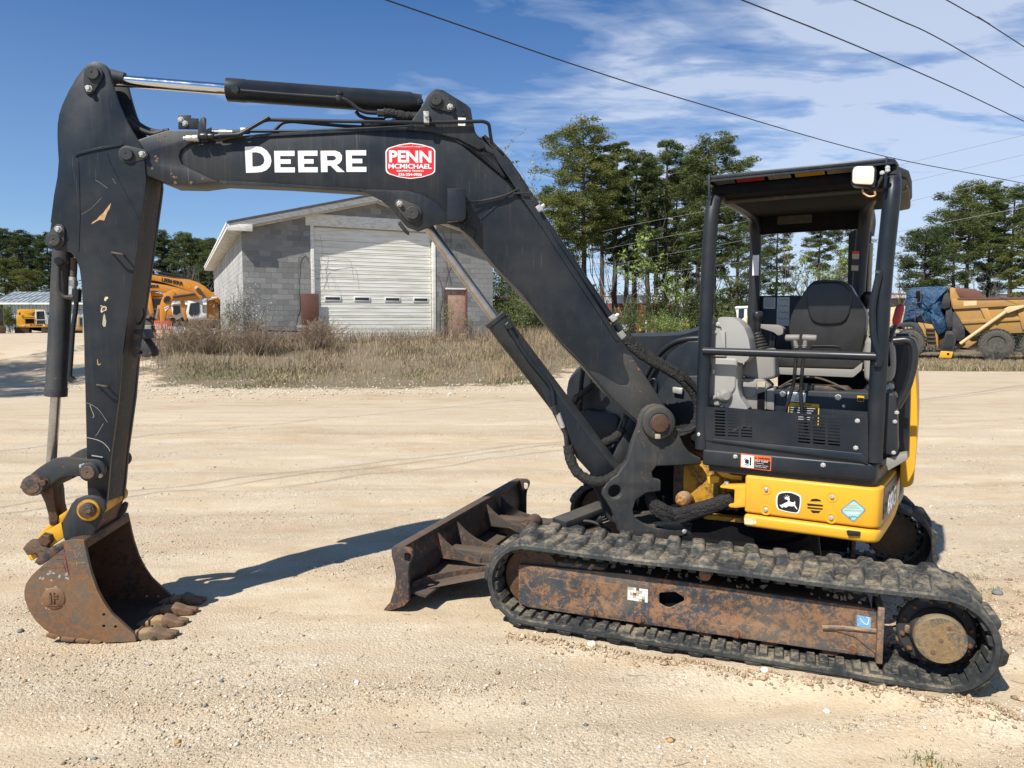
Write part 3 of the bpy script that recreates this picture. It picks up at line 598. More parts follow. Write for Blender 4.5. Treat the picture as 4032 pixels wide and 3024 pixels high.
def bare(x, y, h, label, group=None, leaf=None, cat='tree', name='bare_tree', spread=.5, nmain=6, z=None, amt=10, lsz=.07, thick=.012, mat='grey_bark', depth=3):
    z = gzf(x, y) - .05 if z is None else z
    root = loc_empty(name, (x, y, z), label, cat, group); segs = []; tips = []
    def grow(p, d, L_, r, lv):
        P_ = [p]; dd = d.copy()
        for k in range(3): dd = (dd + Vector((random.gauss(0, .14), random.gauss(0, .14), random.gauss(.04, .08)))).normalized(); P_.append(P_[-1] + dd * L_ / 3)
        segs.append((P_, [r, r * .8, r * .6, r * .4])); 
        if lv <= 1: tips.extend(P_[1:])
        if lv > 0:
            for k in range(random.choice((2, 3, 3)) + (lv == depth) * 2):
                t = random.uniform(.35, 1); b = P_[0].lerp(P_[-1], t); nd = (dd + Vector((random.gauss(0, spread), random.gauss(0, spread), random.gauss(.1, spread * .6)))).normalized()
                grow(b, nd, L_ * random.uniform(.5, .75), r * .5, lv - 1)
    for i in range(nmain):
        d = Vector((random.gauss(0, spread * .5), random.gauss(0, spread * .5), 1)).normalized(); grow(Vector((random.gauss(0, .02 * h), random.gauss(0, .02 * h), 0)), d, h * random.uniform(.45, .62), h * thick * (1 if nmain > 1 else 1.6), depth)
    limbs_mesh('stems', segs, mat, root, 4)
    if leaf:
        T = np.array([tuple(t) for t in tips]); C_ = T[rng.integers(0, len(T), len(T) * amt)] + rng.normal(0, h * .02, (len(T) * amt, 3))
        leafobj('leaves', C_, rng.uniform(.5, 1.2, len(C_)) * lsz, rng.random(len(C_)), leaf, root)
    return root
def at(px, D): return (px * 1.8228 - CX) / F * D          # x of a column of the picture (2212 wide) at distance D
def hz_(py, D): return CH + (HZ - py * 1.8228) / F * D
G1 = 'pines standing beyond the yard'
mid = [  # column, distance, top row, crown base row, crown half width in px, material, label
    (1262, 60, 292, 500, 84, 'pine_needles_yellow', 'tallest broad yellow-green pine, nearest the excavator boom'),
    (1210, 57, 425, 560, 62, 'pine_needles_yellow', 'low yellow-green pine tucked left of the tallest broad pine'),
    (1326, 63, 322, 545, 38, 'pine_needles', 'narrow pine directly right of the tallest broad pine'),
    (1368, 66, 338, 570, 40, 'pine_needles', 'slim pine with a leaning bare trunk, second right of the tallest pine'),
    (1398, 60, 352, 560, 36, 'pine_needles_dark', 'dark thin-crowned pine in the middle of the clump behind the boom'),
    (1434, 62, 316, 600, 52, 'pine_needles', 'tall ragged pine in the middle of the clump above the red brick building'),
    (1478, 70, 360, 600, 34, 'pine_needles_dark', 'slender dark pine left of the broad pine by the canopy'),
    (1538, 58, 318, 560, 74, 'pine_needles', 'broad dense pine immediately left of the front canopy post'),
    (1588, 56, 440, 640, 60, 'pine_needles', 'sprawling pine seen between the two left canopy posts'),
    (1672, 66, 480, 640, 40, 'pine_needles_dark', 'small-crowned pine seen at the left edge of the canopy window'),
    (1760, 72, 470, 560, 32, 'pine_needles', 'thin pine in the middle of the canopy window'),
    (1300, 80, 350, 520, 40, 'pine_needles_dark', 'farther dark pine showing between the tallest pine and the next'),
    (1352, 84, 372, 540, 40, 'pine_needles', 'farther pine behind the slim trunks left of centre in the clump'),
    (1415, 86, 360, 540, 44, 'pine_needles', 'farther pine filling the middle of the clump'),
    (1505, 82, 352, 540, 44, 'pine_needles_dark', 'farther pine just left of the broad pine by the canopy'),
    (1460, 74, 400, 560, 40, 'pine_needles_yellow', 'shorter yellowish pine low in the right half of the clump'),
    (1625, 74, 470, 600, 44, 'pine_needles', 'farther pine between the front and far canopy posts'),
    (1826, 68, 470, 620, 36, 'pine_needles', 'pine with bare lower trunk at the right of the canopy window')]
for c, D, t, cb, hw, m, lb in mid:
    z0 = gzf(at(c, D), D); h = hz_(t, D) - z0; pine(at(c, D), D, h, (hz_(cb + 25, D) - z0) / h, hw / 2212 * 4032 / F * D * 1.08, lb, G1, m, 1.15 if hw > 60 else .72, random.uniform(-.02, .02))
rt = [(1985, 50, 498, 640, 58, 'pine_needles_dark', 'low spreading pine leaning out left of the blue tarpaulin'),
    (2052, 54, 455, 640, 66, 'pine_needles', 'pine with long bare side limbs above the blue tarpaulin'),
    (2080, 57, 405, 560, 62, 'pine_needles', 'tallest round-topped pine above the dump truck cab'),
    (2128, 60, 450, 640, 40, 'pine_needles_dark', 'crooked forked pine between the two round-topped pines'),
    (2172, 55, 410, 600, 56, 'pine_needles', 'round-topped pine near the right edge above the dump body'),
    (2214, 50, 500, 660, 46, 'pine_needles_yellow', 'yellowish pine cut by the right edge of the picture')]
for c, D, t, cb, hw, m, lb in rt:
    z0 = gzf(at(c, D), D); h = hz_(t, D) - z0; pine(at(c, D), D, h, (hz_(cb, D) - z0) / h, hw / 2212 * 4032 / F * D, lb, 'pines behind the dump truck', m, .9, random.uniform(-.03, .03))
lf = [(4, 92, 495, 560, 26, 'pine_needles_dark', 'pine at the very left edge behind the metal shed'), (34, 96, 512, 580, 24, 'pine_needles', 'round pine second from the left behind the metal shed'), (60, 90, 505, 575, 26, 'pine_needles_dark', 'pine third from the left behind the metal shed'),
    (88, 94, 515, 590, 26, 'pine_needles', 'pine fourth from the left, beside the bucket cylinder'), (114, 90, 510, 590, 26, 'pine_needles_dark', 'pine half hidden by the bucket cylinder of the excavator'), (20, 84, 560, 610, 26, 'pine_needles_yellow', 'low yellow-green pine in front of the dark pines at the left edge'), (66, 84, 585, 620, 26, 'pine_needles_yellow', 'low bright pine just above the metal shed roof')]
for c, D, t, cb, hw, m, lb in lf:
    z0 = gzf(at(c, D), D); h = hz_(t, D) - z0; pine(at(c, D), D, h, (hz_(cb, D) - z0) / h * .8, hw / 2212 * 4032 / F * D * 1.15, lb, 'pines behind the metal shed', m, 1.0, 0, leaf=.9)
lm = [(340, 78, 502, 590, 30, 'pine_needles_dark', 'pine half hidden behind the excavator arm'), (372, 80, 522, 600, 28, 'pine_needles', 'second pine right of the excavator arm'), (406, 76, 508, 600, 30, 'pine_needles', 'highest pine between the excavator arm and the garage'), (434, 80, 522, 610, 26, 'pine_needles_dark', 'dark pine next to the garage eave'), (462, 76, 520, 615, 30, 'pine_needles', 'dense pine touching the garage eave'), (448, 70, 580, 630, 24, 'pine_needles_dark', 'lower pine below the garage eave')]
for c, D, t, cb, hw, m, lb in lm:
    z0 = gzf(at(c, D), D); h = hz_(t, D) - z0; pine(at(c, D), D, h, (hz_(cb, D) - z0) / h * .8, hw / 2212 * 4032 / F * D * 1.1, lb, 'pines between the arm and the garage', m, 1.1, 0)
for (x, y, h, lb) in ((-20.5, 11, 15.5, 'tallest'), (-23.5, 14, 14.5, 'farthest'), (-19.5, 9.5, 12, 'nearest')): pine(x, y, h, .35, 3.2, lb + ' of the pines outside the left edge of the picture', 'pines outside the left edge', 'pine_needles', .5)
# bare and budding deciduous trees
for c, D, t, lf_, lb in ((1150, 64, 365, 'spring_leaves', 'fresh green deciduous tree rising just right of the boom'), (1948, 60, 515, None, 'tall bare grey tree right of the rear canopy post'), (1732, 62, 545, 'spring_leaves', 'light green budding tree in the canopy window'), (1790, 60, 560, 'spring_leaves', 'budding tree with sparse leaves behind the seat back'), (1700, 70, 520, None, 'bare tree in the left part of the canopy window'), (1490, 66, 500, None, 'bare tree between the pines above the brick building'),
        (1350, 58, 520, None, 'bare thin tree in front of the pine trunks left of the brick building'), (1610, 60, 545, None, 'bare tree behind the front canopy post'), (2010, 52, 530, None, 'bare grey tree left of the tarpaulin pines'), (2110, 53, 560, None, 'bare tree rising behind the dump body'), (395, 66, 560, None, 'bare grey tree between the arm and the garage'), (420, 64, 570, None, 'second bare grey tree nearer the garage'), (70, 78, 600, None, 'bare branches above the shed roof'), (1850, 58, 560, None, 'bare tree beside the rear canopy post'), (2160, 50, 560, None, 'bare tree at the right edge behind the dump body'), (1420, 54, 540, 'spring_leaves', 'thin budding tree in front of the brick building'), (1310, 58, 480, None, 'bare branching tree right below the tallest pine crown'), (1450, 60, 470, None, 'fine-branched bare tree centred in the clump'), (1575, 58, 470, None, 'bare tree crossing the broad pine left of the canopy'), (1760, 60, 500, None, 'bare tree centred in the canopy window')):
    z0 = gzf(at(c, D), D); bare(at(c, D), D, hz_(t, D) - z0, lb, 'deciduous trees in early spring', lf_, nmain=2, spread=.42, amt=5, lsz=.16, thick=.009)
# low woodland far behind
def woods(name, pts, D0, D1, hmin, hmax, N, mat, seed):
    C_, sh = [], []
    for i in range(N):
        c = random.uniform(*pts); D = random.uniform(D0, D1); x = at(c, D); h = random.uniform(hmin, hmax); z0 = gzf(x, D); k = 420
        p = rng.normal(0, 1, (k, 3)); p /= np.linalg.norm(p, axis=1, keepdims=True); p *= rng.random((k, 1)) ** .4; p[:, 0] *= h * .55; p[:, 1] *= h * .4; p[:, 2] *= h * .5; C_.append(p + np.array([x, D, z0 + h * .5])); sh.append(np.clip(random.uniform(.15, .75) + rng.normal(0, .15, k), 0, 1))
    o = leafobj(name, np.concatenate(C_), rng.uniform(.22, .45, N * k), np.concatenate(sh), mat, None); o['kind'] = 'stuff'; return o
woods('far_woods', (1060, 2240), 105, 135, 3.5, 6.5, 90, 'pine_needles_dark', 1); woods('far_brush', (1060, 1960), 95, 110, 2.2, 3.8, 60, 'bush_leaves', 2); woods('left_woods', (-40, 560), 100, 130, 5, 8.5, 60, 'pine_needles_dark', 3); woods('left_brush', (-20, 500), 82, 92, 2.5, 4.5, 36, 'bush_leaves', 4)
n = NB('far_trunk_mass'); n.fin((.05, .04, .03), .9)
def bush(px, D, h, w_, label, mat='bush_leaves', leafn=1500, stems='grey_bark', cat='bush', group=None, lsz=.035, base=None, stem_n=26, low=.1):
    x = at(px, D); y = D; z = gzf(x, y) if base is None else base; root = loc_empty('bush', (x, y, z), label, cat, group); segs = []
    tips = []
    for i in range(stem_n):
        a = random.uniform(0, 6.28); r = random.uniform(0, w_ * .5); hh = h * random.uniform(.5, 1.0) * (1 - .3 * (r / (w_ * .5)) ** 2); e = Vector((math.cos(a) * r, math.sin(a) * r * .8, hh)); b = Vector((math.cos(a) * r * .2, math.sin(a) * r * .2, 0)); m_ = b.lerp(e, .5) + Vector((random.gauss(0, .05), random.gauss(0, .05), .05)) * w_
        segs.append((spline([b, m_, e], 3), .006)); tips += [b.lerp(e, random.uniform(.3, 1)) for _ in range(5)] + [e]
        for q in range(4): c = m_.lerp(e, random.random()); f_ = c + Vector((random.gauss(0, .13), random.gauss(0, .13), random.uniform(.05, .25))) * h * .6; segs.append(([c, f_], .003)); tips += [f_, c.lerp(f_, .6)]
    limbs_mesh('stems', segs, stems, root, 3); T = np.array([tuple(t) for t in tips]); k = rng.integers(0, len(T), leafn); C_ = T[k] + rng.normal(0, .05, (leafn, 3)) * h; C_[:, 2] = np.maximum(C_[:, 2], .02)
    leafobj('leaves', C_, rng.uniform(.6, 1.3, leafn) * lsz, rng.random(leafn), mat, root); return root
bush(534, 25.6, 2.35, 2.3, 'shrub covered in tiny white blossom against the left corner of the garage', 'blossom', 2100, lsz=.024, stem_n=46)
bush(512, 26.5, 1.7, 1.6, 'loose olive-green shrub left of the white blossoming shrub', 'bush_leaves', 2300, lsz=.03, stem_n=34)
bush(700, 27.2, 1.35, .8, 'thin grey twiggy shrub in front of the rusty sheet', 'bush_leaves', 260, lsz=.022, stem_n=22)
bush(975, 29.6, 2.0, 1.2, 'slender green sapling growing in front of the rusty door', 'spring_leaves', 560, lsz=.03, stem_n=10)
bush(1012, 29.4, 1.3, .9, 'small green shrub right of the rusty door', 'spring_leaves', 380, lsz=.028, stem_n=10)
bush(1105, 33, 2.4, 2.2, 'bright green bush right of the garage under the rusty rack', 'spring_leaves', 3300, lsz=.045, stem_n=30)
bush(1150, 31, 2.2, 3.2, 'olive-green thicket behind the boom cylinder', 'bush_leaves', 7000, lsz=.045, stem_n=60); bush(1090, 42, 5.2, 3.4, 'young round pine just right of the garage wall', 'pine_needles', 8000, lsz=.07, stem_n=40)
bush(1200, 34, 2.0, 3.0, 'brown-green thicket behind the lower boom', 'bush_leaves', 3800, lsz=.04, stem_n=70)
bush(1362, 46, 2.6, 3.2, 'grey-green bush behind the engine hood, left of the sign', 'bush_leaves', 4200, lsz=.06, stem_n=60); bush(1440, 48, 2.2, 4.2, 'wide light green bush in front of the brick building', 'spring_leaves', 5200, lsz=.06, stem_n=50)
bush(1500, 50, 4.2, 3.6, 'dark evergreen bush at the right end of the brick building', 'pine_needles_dark', 7000, lsz=.09, stem_n=40); bush(1560, 47, 2.6, 3, 'low bush behind the front canopy post', 'bush_leaves', 3500, lsz=.06, stem_n=40); bush(1640, 60, 3.4, 5, 'dark bush behind the grey console', 'pine_needles_dark', 5200, lsz=.09, stem_n=40); bush(1420, 55, 4.0, 3.6, 'young pine in front of the brick building', 'pine_needles', 7000, lsz=.08, stem_n=40)
bush(1975, 43, 1.9, 1.4, 'small young pine in front of the tan building', 'pine_needles_yellow', 2600, lsz=.06, stem_n=20); bush(2185, 46, 3.4, 5, 'dark evergreen thicket behind the dump body', 'pine_needles_dark', 7000, lsz=.08, stem_n=40); bush(25, 52, 1.9, 1.8, 'dark green bush beside the yellow tracked dumper', 'bush_leaves', 3500, lsz=.06, stem_n=30)
bush(2150, 37.5, 1.1, 2.6, 'bare brown brush round the rear wheel of the dump truck', 'bush_leaves', 160, lsz=.03, stem_n=80)
bush(395, 24.5, 1.1, 2.4, 'low brown bramble right of the excavator arm', 'bush_leaves', 200, lsz=.02, stem_n=120, stems='twig'); bush(455, 24.0, 1.45, 2.6, 'tangled brown bramble in front of the olive shrub', 'bush_leaves', 200, lsz=.02, stem_n=150, stems='twig'); bush(560, 23.8, 1.25, 2.4, 'brown bramble in front of the white blossoming shrub', 'bush_leaves', 150, lsz=.02, stem_n=150, stems='twig'); bush(690, 24.6, 1.15, 2.4, 'brown bramble round the rusty sheet', 'bush_leaves', 120, lsz=.02, stem_n=150, stems='twig')
# ================================================================== garage
n = NB('concrete_block'); r_ = n.orand(); a = n.noise(6, 5, .6); n.bump(n.noise(50, 5, .7), .5, .01)
c = n.ramp(r_, [(0, (.17, .17, .162)), (.35, (.215, .215, .205)), (.7, (.25, .25, .238)), (1, (.31, .305, .29))]); c = n.mix(n.ramp(a, [(.35, .35), (.65, 0)]), c, (.20, .195, .185)); c = n.mix(n.ramp(n.noise(.8, 4, .6), [(.5, 0), (.75, .3)]), c, (.42, .41, .38)); n.fin(c, .92, 0., .2)
n = NB('block_sunlit'); n.bump(n.noise(50, 5, .7), .5, .01); a = n.noise(1.1, 6, .7); n.fin(n.ramp(a, [(.3, (.27, .265, .245)), (.5, (.40, .395, .375)), (.7, (.52, .515, .49))]), .92, 0., .2)  # stained blocks, coloured lighter for the sun on the side wall
plain('mortar', (.33, .31, .28), .95, 0, .15, 20, .4)
n = NB('old_white_wood'); v = n.mapv((2, 2, 2)); s_ = n.noise(4, 6, .7, n.mapv((1.2, 1.2, 9))); n.fin(n.ramp(s_, [(.3, (.30, .27, .22)), (.42, (.55, .53, .47)), (.55, (.74, .73, .68))]), .8)
n = NB('door_white'); a = n.noise(1.6, 5, .6, n.mapv((.5, .5, 5))); n.fin(n.ramp(a, [(.3, (.56, .53, .44)), (.5, (.74, .72, .63)), (.7, (.80, .79, .72))]), .5)
plain('shingle', (.07, .068, .066), .95, 0, .3, 8, .5); plain('vine', (.10, .075, .055), .9)
GZ0 = .80; BZ = .95
GA = empty('block_garage', GF.w(5.1, 0, BZ), 'grey concrete block garage with a white sectional door and low gable roof', 'garage')
def wall_at(s, t, z): return GF.w(s, t, z)
GL, GD = 10.16, 22.0; EZ = 5.26; RZ = 6.56; DX0, DX1, DZ1 = 2.62, 7.40, 5.41
def roofz(s): return EZ + (RZ - EZ) * (1 - abs(s - GL / 2) / (GL / 2))
PDX0, PDX1 = GF.loc(*R('J', (1840, 800))[0], 0)[0], GF.loc(*R('J', (1975, 800))[0], 0)[0]; PDZ = GF.loc(*R('J', (1900, 640))[0], 0)[1]
# mortar core of the front wall (with door openings) and the side wall
fw = [(.01, GZ0), (GL - .01, GZ0), (GL - .01, EZ - .01), (GL / 2, RZ - .01), (.01, EZ - .01)]
hole1 = [(DX0 + .0, GZ0 + .05), (DX1, GZ0 + .05), (DX1, DZ1), (DX0, DZ1)]; hole2 = [(PDX0, GZ0 + .05), (PDX1, GZ0 + .05), (PDX1, PDZ), (PDX0, PDZ)]
fwall = prism('front_wall', GF, fw, .008, .20, 'mortar', GA, holes=[hole1, hole2])
swall = box('side_wall', GF, .008, .20, .20, GD, GZ0, EZ, 'mortar', GA, 0); box('side_wall', GF, GL - .2, GL - .008, .20, GD, GZ0, EZ, 'mortar', GA, 0)
box('rear_wall', GF, .2, GL - .2, GD - .2, GD, GZ0, EZ, 'mortar', GA, 0); box('garage_floor', GF, .2, GL - .2, .2, GD - .2, GZ0, BZ, 'mortar', GA, 0)
CHh, BL_ = .2032, .4064; J = .010; cache = {}
def block(s0, s1, z0, z1, parent, side=False, top=None, name='block'):
    key = (round(s1 - s0, 3), round(z1 - z0, 3), side, None if top is None else tuple(round(q, 3) for q in top))
    if key not in cache or top is not None:
        w_, h_ = s1 - s0, z1 - z0; zl, zr = (h_, h_) if top is None else top
        f = [(0, 0), (w_, 0), (w_, zr), (0, zl)]; V = []
        for t in (0, .05):
            for a, z in f: V.append((GF.e * a + GF.n * t if not side else GF.n * a + GF.e * t) + np.array([0, 0, z]))
        me = bpy.data.meshes.new(name); me.from_pydata([tuple(v) for v in V], [], [(0, 1, 2, 3), (4, 7, 6, 5), (0, 4, 5, 1), (1, 5, 6, 2), (2, 6, 7, 3), (3, 7, 4, 0)] if not side else [(3, 2, 1, 0), (5, 6, 7, 4), (1, 5, 4, 0), (2, 6, 5, 1), (3, 7, 6, 2), (0, 4, 7, 3)]); me.materials.append(MAT['concrete_block']); me.update(); cache[key] = me
    o = bpy.data.objects.new(name, cache[key]); COL.objects.link(o); o.parent = parent
    p = (GF.w(s0, random.uniform(-.003, .003), z0) if not side else GF.w(random.uniform(-.003, .003), s0, z0)); o.matrix_parent_inverse = Matrix.Identity(4); o.location = tuple(p); return o
def rows(z_from, z_to): 
    z = z_from; k = 0
    while z < z_to: yield k, z; z += CHh; k += 1
allb = []
for k, z in rows(BZ - CHh, RZ):
    s = 0 - (BL_ / 2 if k % 2 else 0)
    while s < GL:
        a, b = max(s, 0), min(s + BL_, GL); s += BL_
        segs = [(a, b)]
        for (x0, x1, zt) in ((DX0, DX1, DZ1), (PDX0, PDX1, PDZ)):
            if z < zt - .05: segs = [q for (p, r) in segs for q in (((p, min(r, x0)),) if p < x0 else ()) + (((max(p, x1), r),) if r > x1 else ())]
        for p, r in segs:
            if r - p < .04: continue
            zt = z + CHh - J; tl, tr_ = roofz(p), roofz(r)
            if max(tl, tr_) <= z + .03: continue
            top = None
            if min(tl, tr_) < zt: top = (max(.01, min(zt, tl) - z), max(.01, min(zt, tr_) - z))
            allb.append((p + J / 2, r - J / 2, z, zt, top))
def share(b): return -(b[2] < 1.0) * 10 - b[0] * .01 + (b[1] - b[0])
allb.sort(key=lambda b: (b[2] < 1.1, b[4] is not None, b[0] > 9.0)); lead, rest = allb[:292], allb[292:]
for p, r, z, zt, top in lead: block(p, r, z, zt, fwall, False, top)
def joined(name, lst, side, parent):
    V, Fc = [], []
    for p, r, z, zt, top in lst:
        zl, zr = (zt - z, zt - z) if top is None else top; b = len(V); q = random.uniform(-.003, .003)
        for t in (q, .05):
            for a, zz in ((p, z), (r, z), (r, z + zr), (p, z + zl)): V.append(GF.w(a, t, zz) if not side else GF.w(t, a, zz))
        Fc += [tuple(b + i for i in f) for f in ((0, 1, 2, 3), (4, 7, 6, 5), (0, 4, 5, 1), (1, 5, 6, 2), (2, 6, 7, 3), (3, 7, 4, 0))]
    o = mk(name, V, Fc, 'block_sunlit' if side else 'concrete_block', parent); o['kind'] = 'stuff'; return o
if rest: joined('block_courses', rest, False, fwall)
sb = []
for k, z in rows(BZ - CHh, EZ - .02):
    s = -(BL_ / 2 if k % 2 else 0)
    while s < GD:
        a, b = max(s, .05), min(s + BL_, GD); s += BL_
        if b - a > .04: sb.append((a + J / 2, b - J / 2, z, min(z + CHh - J, EZ), None))
joined('block_courses', sb, True, swall)
# roof: two slopes with overhang, white rake boards, boxed eave returns
OV, OF = .50, .42
def roofpt(s, t, dz=0): return GF.w(s, t, RZ + .14 - abs(s - GL / 2) * (RZ - EZ) / (GL / 2) + dz)
for sgn in (-1, 1):
    s0, s1 = GL / 2, GL / 2 + sgn * (GL / 2 + OV)
    V = [roofpt(s, t, dz) for dz in (.0, .085) for s, t in ((s0, -OF - .09), (s1, -OF - .09), (s1, GD + .3), (s0, GD + .3))]
    rf = mk('roof', V, [(0, 1, 2, 3), (7, 6, 5, 4), (0, 4, 5, 1), (1, 5, 6, 2), (2, 6, 7, 3), (3, 7, 4, 0)], 'shingle', GA)
    for nm, dz0, dz1, to, th in (('rake_board', -.20, -.01, -OF - .02, .03), ('rake_trim', -.10, -.005, -OF - .05, .03), ('inner_rake', -.26, -.14, -.06, .05)):
        V = [roofpt(s, t, dz) for t in (to, to + th) for s, dz in ((s0, dz0), (s1, dz0), (s1, dz1), (s0, dz1))]
        mk(nm, V, [(0, 1, 2, 3), (7, 6, 5, 4), (0, 1, 5, 4), (1, 2, 6, 5), (2, 3, 7, 6), (3, 0, 4, 7)], 'old_white_wood', rf)
    # soffit under the rake and along the eave, fascia, boxed return
    V = [roofpt(s, t, -.21) for s, t in ((s0, -OF), (s1, -OF), (s1, 0), (s0, 0))]; mk('soffit', V + [v - np.array([0, 0, .015]) for v in V], [(0, 1, 2, 3), (7, 6, 5, 4), (0, 1, 5, 4), (1, 2, 6, 5), (2, 3, 7, 6), (3, 0, 4, 7)], 'old_white_wood', rf)
    se = s1; ez = roofpt(se, 0)[2]
    box('fascia', GF, min(se, se + sgn * .025), max(se, se + sgn * .025), -OF, GD + .3, ez - .20, ez + .03, 'old_white_wood', rf, .004); box('gutter_trim', GF, min(se + sgn * .026, se + sgn * .05), max(se + sgn * .026, se + sgn * .05), -OF - .03, GD + .3, ez - .06, ez + .045, 'old_white_wood', rf, .003)
    wl_ = 0 if sgn < 0 else GL
    box('eave_soffit', GF, min(se, wl_), max(se, wl_), -OF + .02, GD + .2, ez - .23, ez - .205, 'old_white_wood', rf, .003)
    box('eave_return', GF, min(se, wl_ - sgn * .35), max(se, wl_ - sgn * .35) , -OF - .06, -OF - .025, ez - .24, ez + .01, 'old_white_wood', rf, .004) if sgn < 0 else None
# sectional door: 9 panels with ribs and four small lights
DR = box('garage_door', GF, DX0, DX1, .135, .16, BZ - .05, DZ1, 'door_white', GA, 0)
NP_ = 9; ph = (DZ1 - .02 - (BZ - .05)) / NP_
for i in range(NP_):
    z0 = BZ - .05 + i * ph; pn = box('door_panel', GF, DX0 + .01, DX1 - .01, .095, .13, z0 + .008, z0 + ph - .008, 'door_white', DR, .008, 1)
    for q in range(3):
        zz = z0 + ph * (.2 + .3 * q); box('panel_rib', GF, DX0 + .02, DX1 - .02, .087, .0945, zz - .018, zz + .022, 'door_white', pn, .006, 1)
    if i == 3:
        zc_ = z0 + ph * .5
        for x in (1195, 1365, 1542, 1706):
            sc = GF.loc(*R('J', (x, 725))[0], .08)[0]; fr_ = box('door_light', GF, sc - .33, sc + .33, .06, .085, zc_ - .10, zc_ + .10, 'white_paint', pn, .01); box('light_pane', GF, sc - .28, sc + .28, .055, .0595, zc_ - .05, zc_ + .05, 'dark_glass', pn, .002)
box('door_post', GF, DX0 - .13, DX0 - .0, -.03, .12, BZ, DZ1 + .25, 'old_white_wood', GA, .004); box('door_post', GF, DX1 + .0, DX1 + .16, -.03, .12, BZ, DZ1 + .02, 'door_white', GA, .004)
box('door_header', GF, DX0 - .30, DX1 + .2, -.05, .12, DZ1 + .01, DZ1 + .46, 'old_white_wood', GA, .006)
box('weather_strip', GF, DX0 + .01, DX1 - .01, .07, .1, BZ - .04, BZ + .02, 'black_rubber', GA, .004)
sd = box('side_door', GF, PDX0 + .05, PDX1 - .05, .08, .12, BZ - .05, PDZ - .08, 'rust_door', GA, .006); box('door_frame', GF, PDX0, PDX0 + .05, -.01, .14, BZ - .05, PDZ, 'rust_sheet', GA, .004); box('door_frame', GF, PDX1 - .05, PDX1, -.01, .14, BZ - .05, PDZ, 'rust_sheet', GA, .004); box('door_frame', GF, PDX0 + .051, PDX1 - .051, -.01, .14, PDZ - .07, PDZ, 'white_paint', GA, .004)
bolt(GF.w(PDX0 + .12, .08, BZ + .95), -GF.n, .03, 'rust_bolt', sd)
# bare vines on the wall
def vine(pts, r=.008): tube('dead_vine', [GF.P('J', x, y, -.03 + random.uniform(-.01, .01)) for x, y in pts], r, 'vine', GA, 4, 4)
vine(((970, 870), (985, 800), (1000, 740), (992, 660), (998, 560), (1000, 480), (1020, 445), (1040, 450), (1048, 480))); vine(((1110, 600), (1125, 530), (1118, 470), (1160, 490), (1200, 478), (1270, 472), (1300, 490), (1312, 560), (1318, 600)), .006); vine(((1120, 540), (1150, 500), (1200, 600), (1215, 650)), .004)
vine(((1880, 620), (1870, 560), (1850, 480), (1860, 400), (1845, 340), (1830, 310))); vine(((1840, 640), (1860, 560), (1885, 480), (1880, 380), (1885, 300)), .007); vine(((1800, 560), (1825, 620), (1830, 700), (1810, 800), (1820, 920)), .009); vine(((1905, 420), (1930, 380), (1950, 440)), .005); vine(((1120, 330), (1135, 420), (1125, 500), (1140, 600)), .005); vine(((1000, 380), (1012, 330), (1040, 300)), .004)
# things by the garage
sh_ = GF.L('J', (1010, 673), (1112, 673), (1118, 880), (1015, 900), t=-.12); q0 = prism('rusty_sheet', GF, [(a, max(z, .9)) for a, z in sh_], -.12, -.10, 'rust_sheet', None, bevel=.002); tag(q0, 'rusty brown steel sheet leaning against the garage left of the white door', 'metal sheet')
rk = empty('pipe_manifold', GF.w(.9, -1.2, .9), 'low bench of grey pipework with two round caps in the weeds before the garage', 'pipework')
tt = -1.3
def gp(x, y, t=tt): return GF.P('J', x, y, t)
cyl('pipe', gp(725, 888), gp(1090, 893), .035, 'black_plastic', rk, 12); cyl('pipe', gp(730, 905), gp(900, 912), .025, 'zinc', rk, 12)
for x, y in ((800, 870), (1013, 872)): lathe('round_cap', gp(x, y + 18), (0, 0, 1), [(0, .10), (.12, .10), (.13, .17), (.20, .17), (.21, .12), (.22, 0)], 'zinc', rk, 20)
lathe('tank_dome', gp(775, 925), (0, 0, 1), [(-.5, .24), (0, .24), (.07, .2), (.10, .1), (.11, 0)], 'white_paint', rk, 24)
box('dark_box', GF, *sorted([GF.loc(*R('J', (940, 0))[0], tt)[0], GF.loc(*R('J', (1180, 0))[0], tt)[0]]), tt, tt + .4, .85, GF.loc(*R('J', (1050, 905))[0], tt)[1], 'rust_inner', rk, .02)
pt_ = gp(1955, 955, -1.0); ptb = np.array([pt_[0], pt_[1], gzf(pt_[0], pt_[1])]); pot = lathe('plant_pot', ptb, (0, 0, 1), [(0, .15), (.22, .21), (.25, .23), (.27, .23), (.27, .19), (.2, .18), (.19, 0)], 'cream_paint', None, 22); tag(pot, 'small cream pot half hidden in grass below the rusty door', 'pot')
# ================================================================== other buildings
n = NB('shed_metal'); n.fin(n.ramp(n.noise(.7, 4, .6), [(.3, (.30, .35, .38)), (.7, (.42, .47, .50))]), .5, .2)
n = NB('shed_roof'); n.fin(n.ramp(n.noise(.7, 4, .6), [(.3, (.24, .28, .29)), (.7, (.33, .37, .38))]), .55, .2)
D = 62; SF = Fr((at(2, D), D), 3)
def slx(x, t=0, reg='O'): return SF.loc(*R(reg, (x, 900))[0], t)[0]
sh = empty('metal_shed', SF.w(8, 0, .9), 'long pale blue-grey corrugated metal shed at the left behind the yellow dumper', 'shed')
zt = SF.loc(*R('O', (200, 950))[0], 0)[1]; zr = SF.loc(*R('O', (200, 826))[0], 2.6)[1] - .45
box('shed_wall', SF, .4, 23, .05, 5, .7, zt, 'shed_metal', sh, 0)
for i in range(76): box('wall_rib', SF, .4 + i * .3, .46 + i * .3, .0, .05, .7, zt, 'shed_metal', sh, 0)
